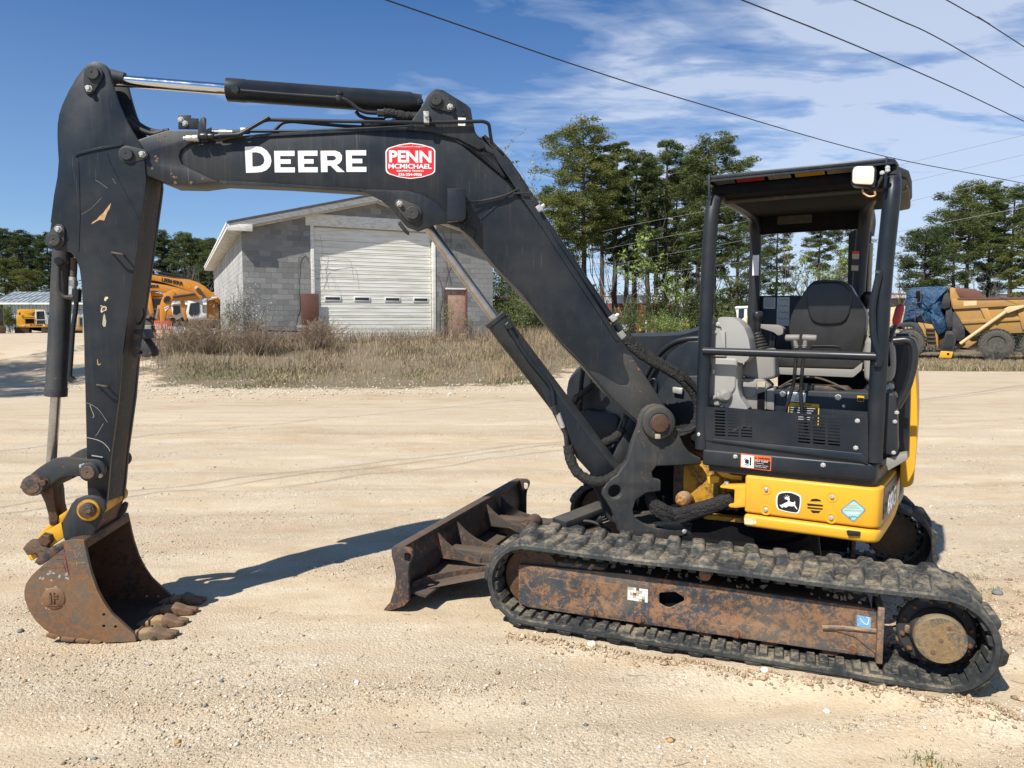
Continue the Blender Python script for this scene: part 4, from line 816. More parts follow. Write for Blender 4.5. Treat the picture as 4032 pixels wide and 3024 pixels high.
V = [SF.w(-.3, -.4, zt - .05), SF.w(23.5, -.4, zt - .05), SF.w(23.5, 2.6, zr + .35), SF.w(-.3, 2.6, zr + .35), SF.w(-.3, -.4, zt + .05), SF.w(23.5, -.4, zt + .05), SF.w(23.5, 2.6, zr + .45), SF.w(-.3, 2.6, zr + .45)]
rf = mk('shed_roof', V, [(0, 1, 2, 3), (7, 6, 5, 4), (0, 1, 5, 4), (1, 2, 6, 5), (2, 3, 7, 6), (3, 0, 4, 7)], 'shed_roof', sh)
for i in range(58):
    a = -.2 + i * .41; V = [SF.w(a, -.41, zt + .055), SF.w(a + .06, -.41, zt + .055), SF.w(a + .06, 2.6, zr + .455), SF.w(a, 2.6, zr + .455), SF.w(a + .03, -.41, zt + .10), SF.w(a + .03, 2.6, zr + .50)]
    mk('roof_rib', V, [(0, 1, 4), (0, 4, 5, 3), (1, 2, 5, 4), (3, 5, 2)], 'shed_roof', rf)
box('shed_gutter', SF, -.3, 23.5, -.5, -.41, zt - .12, zt + .03, 'white_paint', sh, 0)
n = NB('brick_red'); bt_ = n.t.nodes.new('ShaderNodeTexBrick'); n.lk(n.mapv((3, 3, 3), (math.radians(90), 0, 0)), bt_.inputs[0]); bt_.inputs['Color1'].default_value = (.26, .055, .035, 1); bt_.inputs['Color2'].default_value = (.20, .045, .03, 1); bt_.inputs['Mortar'].default_value = (.24, .10, .08, 1); n.fin(bt_.outputs[0], .9)
D = 84; RF = Fr((at(1310, D), D), 0)
def zq(reg, x, y, fr): return fr.loc(*R(reg, (x, y))[0], 0)
a0_, a1_ = zq('P', 820, 0, RF)[0], zq('P', 1514, 0, RF)[0]; zb, zm, zt = -1, zq('P', 1200, 392, RF)[1], zq('P', 1200, 333, RF)[1]
rb = empty('brick_building', RF.w((a0_ + a1_) / 2, 0, .5), 'low red brick building with a white upper band seen through the pine trunks', 'building')
box('brick_wall', RF, a0_, a1_, 0, 14, zb, zm, 'brick_red', rb, 0); box('upper_band', RF, a0_, a1_, .05, 13.9, zm, zt, 'white_paint', rb, 0); box('roof_edge', RF, a0_ - .1, a1_ + .1, -.05, 14, zt, zt + .12, 'white_paint', rb, 0)
b0_, b1_ = zq('P', 1516, 0, RF)[0], zq('P', 1655, 0, RF)[0]; z1_, z2_, z3_ = zq('P', 1580, 480, RF)[1], zq('P', 1580, 420, RF)[1], zq('P', 1585, 345, RF)[1]
wb = empty('white_building', RF.w((b0_ + b1_) / 2, 2, .5), 'small white gabled building right of the red brick building', 'building')
box('white_wall', RF, b0_, b1_, 1, 12, -1, z2_, 'white_paint', wb, 0); prism('gable_roof', RF, [(b0_ - .3, z2_ + .02), (b1_ + .3, z2_ + .02), ((b0_ + b1_) / 2 + 1.5, z3_), ((b0_ + b1_) / 2 - .3, z3_)], .8, 12, 'white_paint', wb); box('canopy_line', RF, b0_, b1_, .7, .98, z2_ - .2, z2_, 'shed_metal', wb, 0); box('door_opening', RF, b0_ + .3, b1_ - .4, .95, .99, -1, z1_, 'white_paint', wb, 0)
plain('tan_siding', (.50, .45, .32), .7, 0, .06); plain('red_roof', (.24, .07, .05), .6, 0, .2)
D = 62; TF_ = Fr((at(1935, D), D), 0)
c0_, c1_ = zq('K', 150, 0, TF_)[0], zq('K', 1600, 0, TF_)[0]; zt = zq('K', 250, 640, TF_)[1]; zr = TF_.loc(*R('K', (250, 603))[0], 5)[1] - .62
tb_ = empty('tan_building', TF_.w((c0_ + c1_) / 2, 0, -.3), 'long tan metal building with a red roof behind the dump truck', 'building')
box('siding_wall', TF_, c0_, c1_, .05, 10, -1.5, zt, 'tan_siding', tb_, 0)
for i in range(int((c1_ - c0_) / .45)): box('siding_rib', TF_, c0_ + i * .45, c0_ + i * .45 + .12, 0, .05, -1.5, zt, 'tan_siding', tb_, 0)
V = [TF_.w(c0_ - .4, -.5, zt), TF_.w(c1_, -.5, zt), TF_.w(c1_, 5, zr + .5), TF_.w(c0_ - .4, 5, zr + .5), TF_.w(c0_ - .4, -.5, zt + .12), TF_.w(c1_, -.5, zt + .12), TF_.w(c1_, 5, zr + .62), TF_.w(c0_ - .4, 5, zr + .62)]
mk('red_roof', V, [(0, 1, 2, 3), (7, 6, 5, 4), (0, 1, 5, 4), (1, 2, 6, 5), (2, 3, 7, 6), (3, 0, 4, 7)], 'red_roof', tb_); box('fascia', TF_, c0_ - .4, c1_, -.56, -.51, zt - .1, zt + .14, 'white_paint', tb_, 0); box('roof_unit', TF_, zq('K', 290, 0, TF_)[0], zq('K', 325, 0, TF_)[0], 2, 3.4, zr, zr + .75, 'white_paint', tb_, .03)
# rusty steel rack right of the garage
D = 36; RR = Fr((at(1065, D), D), 8)
rr = empty('steel_rack', RR.w(2, .5, .6), 'rusty cantilever rack loaded with steel beams right of the garage', 'rack')
def rz(x, y, t=0, reg='P'): return RR.loc(*R(reg, (x, y))[0], t)
for (x0, x1, y0, y1, t) in ((85, 300, 350, 330, .2), (85, 260, 375, 362, .4), (140, 380, 345, 342, .7), (250, 390, 400, 392, .1), (180, 960, 350, 335, 1.5)):
    a, b = rz(x0, y0, t), rz(x1, y1, t); prism('steel_beam', RR, [(a[0], a[1] - .05), (b[0], b[1] - .05), (b[0], b[1] + .05), (a[0], a[1] + .05)], t, t + .15, 'rust_sheet', rr, bevel=.01)
for x in (110, 320, 520, 800):
    a = rz(x, 345, .3); box('rack_post', RR, a[0] - .06, a[0] + .06, .35, .5, .2, a[1] + .1, 'rust_sheet', rr, .01); box('rack_foot', RR, a[0] - .06, a[0] + .06, 0, 1.4, .2, .35, 'rust_sheet', rr, .01)
# ================================================================== wires and poles
plain('cable_black', (.012, .012, .012), .6); plain('cable_grey', (.30, .30, .29), .5); plain('pole_wood', (.12, .09, .065), .9)
def onz(x, y, z):
    r = ray(x * 1.8228, y * 1.8228); k = (z - CH) / r[2]; return C0 + r * k
GWR = 'overhead cables'
def wire(pts3, r, label, mat='cable_black'):
    o = tube('overhead_cable', pts3, r, mat, None, 6, 10); tag(o, label, 'cable', GWR); return o
def extrap(a, b, d): a, b = np.array(a), np.array(b); v = (b - a) / np.linalg.norm(b - a); return b + v * d
for pts, zz, r, lb in ((((835, 0), (1000, 57), (1250, 143), (1500, 221), (1900, 335), (2212, 396)), 7.0, .013, 'longest black cable, sloping from the top edge above the boom down past the canopy roof'), (((1603, 0), (1750, 58), (1900, 120), (2060, 190), (2212, 262)), 5.9, .010, 'black cable leaving the top edge above the canopy, second from the left'), (((1845, 0), (1940, 42), (2030, 84), (2212, 189)), 6.5, .010, 'black cable in the upper right corner, third from the left'), (((2045, 0), (2130, 48), (2212, 101)), 6.9, .010, 'short black cable nearest the upper right corner')):
    P_ = [onz(x, y, zz) for x, y in pts]; P_ = [extrap(P_[1], P_[0], 16)] + P_ + [extrap(P_[-2], P_[-1], 22)]; wire(P_, r, lb)
for (x0, y0, x1, y1, D0, D1, lb) in ((1240, 513, 2212, 292 , 62, 34, 'upper pale cable crossing behind the pines and the canopy'), (1262, 548, 2212, 334, 62, 34, 'second pale cable from the top crossing behind the canopy'), (1278, 582, 2212, 378, 62, 34, 'third pale cable from the top crossing behind the canopy'), (1320, 608, 2212, 448, 62, 34, 'lowest pale cable crossing behind the seat window')):
    a, b = atD(x0 * 1.8228, y0 * 1.8228, D0), atD(x1 * 1.8228, y1 * 1.8228, D1); m_ = (a + b) / 2 - np.array([0, 0, .25]); wire([extrap(b, a, 60), a, m_, b, extrap(a, b, 20)], .010, lb, 'cable_grey')
for (x0, y0, x1, y1, lb) in ((-20, 644, 205, 606, 'pale cable sloping above the shed roof, the upper of two'), (-20, 652, 205, 618, 'pale cable sloping above the shed roof, the lower of two')):
    a, b = atD(x0 * 1.8228, y0 * 1.8228, 58), atD(x1 * 1.8228, y1 * 1.8228, 70); wire([a, (a + b) / 2 - np.array([0, 0, .1]), b], .03, lb, 'cable_grey')
x_, D = at(200, 70), 70; z0 = gzf(x_, D); pl_ = empty('utility_pole', (x_, D, z0), 'wooden utility pole with crossarm behind the excavator arm', 'pole'); cyl('pole', (x_, D, z0), (x_, D, hz_(603, D) + .3), .13, 'pole_wood', pl_, 10, .09); cyl('crossarm', (x_ - .9, D - .15, hz_(607, D)), (x_ + .9, D - .15, hz_(607, D)), .06, 'pole_wood', pl_, 6)
x_, D = at(1084, 58), 58; z0 = gzf(x_, D); pl_ = empty('utility_pole', (x_, D, z0), 'slim grey pole standing between the garage and the boom', 'pole'); cyl('pole', (x_, D, z0), (x_, D, hz_(560, D)), .11, 'grey_bark', pl_, 10, .08)
# ================================================================== other machines
def tyre(name, p, ax, R_, w_, parent, rimmat='yellow_faded', lug=True):
    p = np.array(p); ax = np.array(Vector(ax).normalized()); root = lathe('wheel', p - ax * w_ * .28, ax, [(0, .0), (0, R_ * .16), (.02, R_ * .17), (.03, R_ * .26), (w_ * .10, R_ * .30), (w_ * .06, R_ * .44), (w_ * .0, R_ * .48), (w_ * .5, R_ * .48)], rimmat, parent, 28)
    ty = lathe('tyre', p - ax * w_ / 2, ax, [(w_ * .12, R_ * .46), (.02, R_ * .52), (0, R_ * .66), (w_ * .03, R_ * .84), (w_ * .10, R_ * .955), (w_ * .9, R_ * .955), (w_ * .97, R_ * .84), (w_, R_ * .66), (w_ * .98, R_ * .52), (w_ * .88, R_ * .46)], 'tyre_rubber', root, 48)
    d, a, b = basis(ax); d, a, b = map(np.array, (d, a, b)); NL = 26
    V, Fc = [], []
    for row in (0, 1):
        for i in range(NL):
            th = 2 * math.pi * (i + .5 * row) / NL
            for r_, hw in ((R_ * .94, .075), (R_ * 1.0, .055)):
                for u in ((-.50, -.02) if row == 0 else (.02, .50)):
                    for sg in (-1, 1):
                        t_ = th + sg * hw * 1.25 + u * .16; V.append(p + d * u * w_ + (a * math.cos(t_) + b * math.sin(t_)) * r_)
            k = len(V) - 8; Fc += [(k, k + 1, k + 3, k + 2), (k + 4, k + 5, k + 7, k + 6), (k, k + 1, k + 5, k + 4), (k + 1, k + 3, k + 7, k + 5), (k + 3, k + 2, k + 6, k + 7), (k + 2, k, k + 4, k + 6)]
    o = mk('tread', V, Fc, 'tyre_rubber', root); o['kind'] = 'stuff'
    for i in range(12): th = 2 * math.pi * i / 12; bolt(p - ax * (w_ * .28 + .03) * 1 + (a * math.cos(th) + b * math.sin(th)) * R_ * .21, -ax, R_ * .022, 'rust_bolt', root) if False else None
    return root
n = NB('tyre_rubber'); a = n.noise(12, 6, .7); n.fin(n.ramp(a, [(.3, (.05, .048, .044)), (.7, (.13, .115, .09))]), .9, 0., .2)
n = NB('blue_tarp'); a = n.noise(2.4, 8, .65, None, 1.2); b = n.noise(9, 6, .7, None, 1.0); n.bump(n.math('ADD', a, n.math('MULTIPLY', b, .4)), 1.0, .10); n.fin(n.ramp(b, [(.3, (.008, .035, .085)), (.6, (.016, .07, .145)), (.8, (.06, .14, .22))]), .38)
def fp(fr, nm, reg, pts, t0, t1, mat, par, bevel=.01, sm=0, holes=()):
    p = fr.L(reg, *pts, t=t0); p = sm2(p, sm) if sm else p; return prism(nm, fr, p, t0, t1, mat, par, holes=holes, bevel=bevel)
# ---------------------------------------------------------------- articulated dump truck
D = 39.0; DT = Fr((at(2040, D), D), -37)
dt = empty('dump_truck', DT.w(2, 1.5, -.4), 'faded yellow articulated dump truck with a rusty body, parked at the right edge', 'dump truck')
kp = lambda x, y, t=0: DT.P('K', x, y, t)
R_ = (DT.loc(*R('K', (1260, 930))[0], 0)[1] - DT.loc(*R('K', (1260, 1222))[0], 0)[1]) / 2
gfl = DT.loc(*R('K', (1260, 1222))[0], 0)[1]
for (x, y) in ((1245, 1076), (1640, 1090)): tyre('tyre', kp(x, y, .35), DT.n, R_ * 1.0, .65, dt)
tyre('tyre', kp(440, 1062, .35), DT.n, R_ * .98, .65, dt)
for (x, y) in ((1245, 1076), (440, 1062)): tyre('tyre', kp(x, y, 2.4), DT.n, R_, .65, dt)
bd = fp(DT, 'dump_body', 'K', [(835, 745), (832, 660), (900, 650), (1498, 640), (1700, 640), (1700, 960), (1440, 975), (1000, 985), (960, 940), (870, 800)], .15, 2.75, 'yellow_faded', dt, .02)
fp(DT, 'body_rim', 'K', [(820, 660), (880, 652), (1500, 640), (1720, 638), (1720, 715), (1400, 720), (1100, 738), (838, 752)], .02, .14, 'yellow_faded', dt, .02)
fp(DT, 'body_front', 'K', [(805, 560), (830, 548), (856, 560), (860, 590), (895, 655), (830, 660), (838, 760), (820, 700), (808, 640)], .1, 2.7, 'yellow_faded', dt, .01)
fp(DT, 'body_headboard', 'K', [(855, 560), (870, 552), (1050, 565), (1110, 610), (1150, 645), (900, 655), (870, 620)], .6, .66, 'rust_sheet', dt, .005)
fp(DT, 'rim_rust', 'K', [(870, 652), (1100, 645), (1500, 638), (1500, 660), (1100, 668), (880, 664)], .0, .019, 'rust_sheet', bd, .002)
for x0, x1 in ((1090, 1170), (1430, 1475)): fp(DT, 'body_rib', 'K', [(x0, 745), (x0 + 70, 742), (x1 + 80, 930), (x1 + 10, 945)], .06, .148, 'yellow_faded', bd, .01)
fp(DT, 'body_rib', 'K', [(905, 855), (1500, 825), (1500, 855), (925, 890)], .07, .145, 'yellow_faded', bd, .008)
fp(DT, 'decal_patch', 'K', [(935, 680), (1055, 672), (1055, 715), (935, 722)], .012, .0195, 'cream_paint', bd, 0)
a, b = kp(905, 1075, -.05), kp(1330, 775, -.05); cyl('tipping_cylinder', a, b, .095, 'cream_paint', dt, 16); fp(DT, 'cylinder_mount', 'K', [(1310, 750), (1350, 728), (1500, 712), (1498, 735), (1400, 770), (1345, 790)], -.12, .0, 'cream_paint', dt, .01)
fp(DT, 'chassis', 'K', [(860, 1080), (960, 1040), (1100, 990), (1100, 1090), (1000, 1115), (870, 1110)], .5, 1.2, 'yellow_faded', dt, .02)
fp(DT, 'chassis', 'K', [(640, 1010), (830, 930), (980, 960), (1050, 1040), (860, 1100), (700, 1110)], .9, 1.8, 'rust_inner', dt, .02)
fp(DT, 'air_filter', 'K', [(775, 600), (795, 598), (810, 660), (812, 735), (755, 755), (718, 740), (730, 680), (750, 620)], .3, .8, 'charcoal_dusty', dt, .03)
tube('exhaust_stack', [kp(x, y, .8) for x, y in ((775, 640), (780, 590), (800, 552), (812, 540))], .07, 'chrome_dusty', dt, 10)
fp(DT, 'mud_guard', 'K', [(832, 775), (870, 800), (940, 920), (948, 1010), (900, 1050), (845, 1040), (828, 1000)], .12, .2, 'charcoal_dusty', dt, .01)
fp(DT, 'hydraulic_tank', 'K', [(765, 745), (830, 735), (832, 920), (780, 925), (765, 850)], .4, 1.2, 'charcoal_dusty', dt, .02)
fp(DT, 'cab_door', 'K', [(770, 955), (830, 955), (865, 1030), (850, 1110), (830, 1210), (700, 1205), (730, 1100)], -.02, .12, 'charcoal_dusty', dt, .02)
fp(DT, 'cab_door_panel', 'K', [(722, 1142), (838, 1150), (822, 1208), (702, 1204)], -.06, -.02, 'yellow_paint', dt, .01); fp(DT, 'door_handle', 'K', [(780, 1160), (803, 1162), (800, 1180), (777, 1178)], -.075, -.061, 'black_matte', dt, 0); fp(DT, 'door_glass', 'K', [(778, 985), (830, 985), (850, 1040), (828, 1130), (740, 1125), (755, 1060)], -.035, -.021, 'dark_glass', dt, 0)
fp(DT, 'bonnet', 'K', [(150, 770), (250, 735), (395, 720), (400, 870), (300, 890), (180, 890)], .7, 2.3, 'cream_paint', dt, .04); fp(DT, 'bonnet_lower', 'K', [(170, 905), (300, 900), (340, 940), (170, 945)], .5, 2.4, 'cream_paint', dt, .03)
text('model_number', '330D', kp(190, 800, .69), DT.e, UPV, .42, .16, 'decal_white', dt, .03)
fd = [(235, 975), (250, 910), (310, 880), (430, 872), (500, 880), (545, 950), (570, 1040), (560, 1110), (530, 1060), (500, 960), (450, 920), (330, 915), (280, 940), (262, 980)]
fp(DT, 'front_fender', 'K', fd, .05, .9, 'charcoal_dusty', dt, .02)
fp(DT, 'side_frame', 'K', [(505, 875), (640, 895), (690, 1000), (700, 1100), (640, 1110), (575, 1090), (548, 960)], .35, .9, 'yellow_faded', dt, .02)
for i in range(5): fp(DT, 'step', 'K', [(575 + i * 6, 930 + i * 38), (660 + i * 4, 932 + i * 38), (662 + i * 4, 944 + i * 38), (577 + i * 6, 942 + i * 38)], .10, .36, 'grimy_steel', dt, .005)
fp(DT, 'step_box', 'K', [(592, 1080), (668, 1088), (672, 1150), (648, 1155), (645, 1115), (615, 1112), (612, 1150), (595, 1142)], .0, .3, 'grimy_steel', dt, .01)
cabm = fp(DT, 'cab', 'K', [(405, 600), (750, 600), (770, 870), (650, 890), (390, 880)], .9, 2.2, 'black_matte', dt, .05)
# tarpaulin draped over the cab: a folded sheet hull
to = DT.L('K', (402, 580), (450, 552), (560, 545), (650, 540), (730, 540), (790, 555), (770, 600), (745, 620), (722, 700), (745, 780), (770, 870), (775, 930), (750, 965), (700, 990), (672, 955), (650, 905), (585, 895), (520, 870), (430, 875), (362, 868), (385, 760), (395, 660), t=.6)
m = len(to); V = []; Fc = []; RN = 14
ctr = np.mean(to, 0)
for r in range(RN + 1):
    u = r / RN
    for k, (a, z) in enumerate(to):
        q = ctr + (np.array([a, z]) - ctr) * (1 - u * .98); fold = .10 * math.sin(k * 1.9 + u * 3) + .06 * math.sin(k * 4.3 + u * 7) + .05 * math.sin(q[1] * 3 + q[0] * 9)
        V.append(DT.w(q[0], .62 - (.22 * math.sin(min(1, u * 2.2) * math.pi / 2)) + fold * min(1, u * 4) * .6, q[1]))
for r in range(RN):
    for k in range(m): Fc.append((r * m + k, r * m + (k + 1) % m, (r + 1) * m + (k + 1) % m, (r + 1) * m + k))
b_ = len(V)
for k, (a, z) in enumerate(to): V.append(DT.w(a, 2.5, z))
for k in range(m): Fc.append((k, (k + 1) % m, b_ + (k + 1) % m, b_ + k))
Fc += [tuple(range(b_, b_ + m)), tuple(range(RN * m, RN * m + m))]
tp_ = mk('blue_tarpaulin', V, Fc, 'blue_tarp', None, True); tag(tp_, 'wrinkled blue tarpaulin tied over the cab of the dump truck', 'tarpaulin')
def rail(reg, pts, t, fr=DT, par=dt, r=.02, mat='grimy_steel'): return bar('handrail', [fr.P(reg, x, y, t) for x, y in pts], r, mat, par, .05, 6)
rail('K', ((400, 560), (545, 562), (530, 690), (410, 690)), .1); rail('K', ((385, 720), (500, 720), (580, 880)), .05); rail('K', ((372, 800), (545, 798)), .05); rail('K', ((490, 720), (480, 870)), .05); fp(DT, 'mirror', 'K', [(490, 585), (525, 580), (530, 640), (520, 660), (490, 655)], .05, .1, 'black_matte', dt, .01)
# ---------------------------------------------------------------- tracked dumper
def trackpair(fr, xa, xb, t0, w_, par, zb, zt, mat='rust_inner'):
    a, b = xa, xb; r = (zt - zb) / 2; o = [(a + r + r * math.cos(q), zb + r + r * math.sin(q)) for q in np.linspace(math.pi / 2, math.pi * 1.5, 9)] + [(b - r + r * math.cos(q), zb + r + r * math.sin(q)) for q in np.linspace(-math.pi / 2, math.pi / 2, 9)]
    return prism('crawler_track', fr, o, t0, t0 + w_, mat, par, bevel=.01)
D = 50.0; TD = Fr((at(58, D), D), 31); gt = gzf(at(58, D), D)
td = empty('tracked_dumper', TD.w(1, 1, gt), 'yellow tracked dumper seen head-on in front of the metal shed', 'tracked dumper')
L2 = lambda *p, t=0: TD.L('O', *p, t=t)
def ob(nm, pts, t0, t1, mat='yellow_paint', bv=.02): return prism(nm, TD, L2(*pts, t=t0), t0, t1, mat, td, bevel=bv)
ob('dumper_body', [(185, 1030), (220, 1015), (480, 1018), (485, 1040), (360, 1055), (350, 1090), (190, 1090)], .8, 4.2); ob('dump_tub', [(190, 1020), (355, 1025), (350, 1080), (190, 1080)], 2.2, 4.5)
ob('engine_cover', [(180, 1090), (215, 1070), (240, 1062), (265, 1068), (380, 1095), (385, 1180), (180, 1185)], .2, 2.4); ob('grille', [(275, 1105), (370, 1105), (372, 1172), (275, 1172)], .17, .2, 'black_matte', 0); ob('grille_bar', [(262, 1112), (384, 1112), (384, 1120), (262, 1120)], .12, .165, 'yellow_paint', 0)
cb_ = ob('cab', [(388, 1035), (490, 1035), (502, 1175), (395, 1178)], .3, 2.4, 'dark_glass'); ob('cab_frame', [(385, 1025), (485, 1025), (488, 1040), (398, 1042), (402, 1180), (385, 1180)], .2, .32, 'white_paint'); ob('cab_frame', [(482, 1030), (494, 1035), (505, 1175), (495, 1175)], .2, .32, 'white_paint', .005); ob('cab_rail', [(400, 1128), (500, 1128), (500, 1134), (400, 1134)], .18, .22, 'white_paint', 0)
ob('front_beam', [(180, 1185), (515, 1182), (520, 1212), (210, 1215), (180, 1205)], .0, .6); 
for x in (258, 480): ob('headlight', [(x - 14, 1188), (x + 14, 1188), (x + 14, 1203), (x - 14, 1203)], -.03, -.002, 'lamp_glass', .004)
text('dumper_lettering', 'KOMATSU', TD.P('O', 330, 1200, -.005), TD.e, UPV, 1.3, .14, 'decal_black', td, .02)
zb_, zt_ = gt - .05, TD.L('O', (200, 1212))[0][1]
for xa, xb in ((160, 315), (452, 538)):
    a, b = L2((xa, 1250))[0][0], L2((xb, 1250))[0][0]; box('crawler_track', TD, a, b, .1, 3.8, zb_, zt_, 'rust_inner', td, .06)
    for i in range(7): z = zb_ + .08 + i * (zt_ - zb_ - .1) / 7; box('track_shoe', TD, a - .01, b + .01, .03, .1, z, z + .07, 'rust_inner', td, .01)
ob('belly', [(315, 1212), (452, 1212), (452, 1260), (315, 1240)], 1.0, 3.2, 'black_matte')
for x in (215, 522): ob('mirror', [(x - 8, 1052), (x + 8, 1052), (x + 8, 1078), (x - 8, 1078)], .1, .15, 'black_matte', .003)
# dark machine at the left edge, small loader behind the arm
D = 48; LM = Fr((at(0, D), D), 34); lm_ = empty('crawler_loader', LM.w(0, 1, gzf(at(0, D), D)), 'dark machine with rusty tracks cut by the left edge of the picture', 'crawler')
prism('cab', LM, LM.L('O', (-60, 1035), (30, 1035), (38, 1190), (-60, 1200)), 0, 1.8, 'black_plastic', lm_, bevel=.05); prism('cab_window', LM, LM.L('O', (-40, 1050), (22, 1050), (28, 1150), (-40, 1150)), -.01, 0, 'dark_glass', lm_); prism('crawler_track', LM, LM.L('O', (-80, 1200), (60, 1205), (66, 1225), (62, 1285), (50, 1297), (-80, 1297)), -.1, .5, 'rust_inner', lm_, bevel=.05); prism('beacon', LM, LM.L('O', (-10, 1020), (10, 1020), (10, 1034), (-10, 1034)), .5, .7, 'black_plastic', lm_)
D = 50; SM = Fr((at(165, D), D), 30); sm_ = empty('mini_loader', SM.w(.3, 1, gzf(at(165, D), D)), 'small yellow loader glimpsed between the bucket cylinder and the arm', 'loader')
prism('cab', SM, SM.L('O', (845, 1095), (895, 1095), (900, 1215), (850, 1218)), 0, 1.5, 'yellow_faded', sm_, bevel=.03); prism('cab_window', SM, SM.L('O', (865, 1110), (898, 1110), (898, 1190), (868, 1192)), -.02, .0, 'dark_glass', sm_); prism('blade', SM, SM.L('O', (770, 1215), (900, 1215), (900, 1250), (775, 1245)), -.3, .1, 'yellow_faded', sm_, bevel=.02); prism('crawler_track', SM, SM.L('O', (780, 1245), (900, 1248), (900, 1288), (785, 1286)), .0, .5, 'rust_inner', sm_, bevel=.03); bar('roof_bar', [SM.P('O', 780, 1022, .3), SM.P('O', 895, 1018, .3)], .04, 'rust_bolt', sm_, .01, 6); bar('roof_post', [SM.P('O', 822, 1022, .3), SM.P('O', 822, 1240, .3)], .04, 'yellow_faded', sm_, .01, 6)
# ---------------------------------------------------------------- orange excavators behind the arm
D = 40.0; E1 = Fr((at(360, D), D), 22)
e1 = empty('orange_excavator', E1.w(2, 1, .9), 'large orange excavator whose raised boom reaches highest behind the arm, with a white cab', 'excavator', 'orange excavators beside the garage')
def eb(fr, par, nm, pts, t0, t1, mat='orange_paint', bv=.02, reg='N', sm=0): return fp(fr, nm, reg, pts, t0, t1, mat, par, bv, sm)
bm_ = eb(E1, e1, 'boom', [(200, 600), (330, 605), (430, 622), (600, 648), (820, 668), (920, 700), (1010, 750), (1080, 810), (1170, 880), (1260, 960), (1200, 990), (1110, 905), (1045, 915), (980, 890), (880, 855), (760, 800), (600, 740), (470, 700), (330, 672), (200, 665)], 0, .45)
eb(E1, e1, 'boom_top_line', [(330, 592), (440, 600), (600, 632), (800, 655), (920, 690), (915, 700), (800, 668), (600, 645), (440, 618)], .1, .35, 'grimy_steel', .01)
cyl('boom_rod', E1.P('N', 320, 530, .2), E1.P('N', 470, 570, .2), .05, 'chrome_dusty', e1, 10); cyl('arm_cylinder', E1.P('N', 440, 572, .2), E1.P('N', 800, 660, .2), .09, 'black_plastic', e1, 12)
a, b = E1.P('N', 455, 690, -.005), E1.P('N', 738, 750, -.005); d = b - a; text('boom_lettering', 'LIEBHERR', a, d / np.linalg.norm(d), UPV, np.linalg.norm(d), .22, 'decal_black', bm_, .05, .004)
cyl('lift_cylinder', E1.P('N', 915, 780, -.08), E1.P('N', 1010, 905, -.08), .10, 'grimy_steel', e1, 12); lathe('boom_pin', E1.P('N', 912, 778, -.05), -E1.n, [(0, .12), (.06, .12), (.08, .05)], 'cream_paint', e1, 14); eb(E1, e1, 'boom_tag', [(808, 742), (825, 742), (825, 780), (808, 780)], -.01, 0, 'yellow_paint', 0)
eb(E1, e1, 'boom_web', [(985, 770), (1005, 790), (1000, 830), (985, 820)], -.01, 0, 'yellow_paint', 0)
cab = eb(E1, e1, 'cab', [(800, 945), (840, 938), (965, 935), (985, 950), (990, 1080), (1000, 1110), (1040, 1110), (1045, 1180), (800, 1190), (775, 1150), (770, 1090), (790, 1020)], .3, 1.6, 'white_paint', .04); eb(E1, cab, 'cab_glass', [(830, 975), (945, 965), (950, 1090), (925, 1125), (830, 1140), (808, 1110), (815, 1030)], .27, .3, 'dark_glass', 0)
eb(E1, e1, 'house', [(1040, 930), (1200, 930), (1200, 1180), (1045, 1180)], .5, 2.6, 'orange_paint', .04); eb(E1, e1, 'undercarriage', [(760, 1195), (1200, 1185), (1220, 1300), (760, 1310)], .2, 3.0, 'rust_inner', .05); eb(E1, e1, 'white_rail', [(1100, 895), (1180, 888), (1180, 912), (1105, 915)], -.2, .2, 'white_paint', .01)
D = 37.0; E2 = Fr((at(330, D), D), 22)
e2 = empty('orange_excavator', E2.w(2, 1, .9), 'orange excavator with short folded boom reaching down in front of the others', 'excavator', 'orange excavators beside the garage')
eb(E2, e2, 'arm', [(430, 1190), (425, 1010), (450, 930), (490, 850), (560, 810), (610, 810), (640, 850), (600, 930), (560, 1010), (520, 1090), (490, 1210), (440, 1290)], 0, .35); eb(E2, e2, 'boom', [(590, 800), (680, 792), (700, 820), (820, 830), (900, 850), (980, 880), (985, 925), (880, 935), (720, 942), (590, 945), (570, 900)], .05, .4)
eb(E2, e2, 'boom_shade', [(600, 880), (720, 870), (900, 850), (905, 862), (720, 890), (610, 900)], -.02, .04, 'grimy_steel', .01); cyl('arm_cylinder', E2.P('N', 600, 890, -.06), E2.P('N', 890, 850, -.06), .07, 'grimy_steel', e2, 10); cyl('bucket_cylinder', E2.P('N', 410, 1040, .1), E2.P('N', 380, 1200, .1), .07, 'chrome_dusty', e2, 10); eb(E2, e2, 'bucket_link', [(400, 1000), (440, 1000), (420, 1210), (370, 1210)], .1, .3)
for k in range(4): tube('loop_hose', [E2.P('N', x + k * 12, y, -.03) for x, y in ((500, 890), (480, 930), (490, 965), (515, 950), (520, 900), (510, 880))], .018, 'black_rubber', e2, 6)
eb(E2, e2, 'cab', [(575, 1000), (700, 990), (720, 1120), (700, 1190), (640, 1205), (600, 1150)], .6, 1.8, 'white_paint', .04); eb(E2, e2, 'cab_glass', [(600, 1012), (690, 1005), (700, 1100), (640, 1135), (605, 1110)], .57, .6, 'dark_glass', 0); eb(E2, e2, 'house', [(500, 1050), (610, 1050), (610, 1150), (500, 1150)], .7, 2.4); eb(E2, e2, 'cab_roof', [(560, 985), (700, 975), (705, 995), (570, 1005)], .55, 1.8, 'white_paint', .02); eb(E2, e2, 'strut', [(700, 940), (750, 940), (785, 1190), (745, 1190), (700, 1000)], .1, .35); eb(E2, e2, 'undercarriage', [(500, 1160), (780, 1160), (780, 1280), (520, 1280)], .6, 2.6, 'rust_inner', .05)
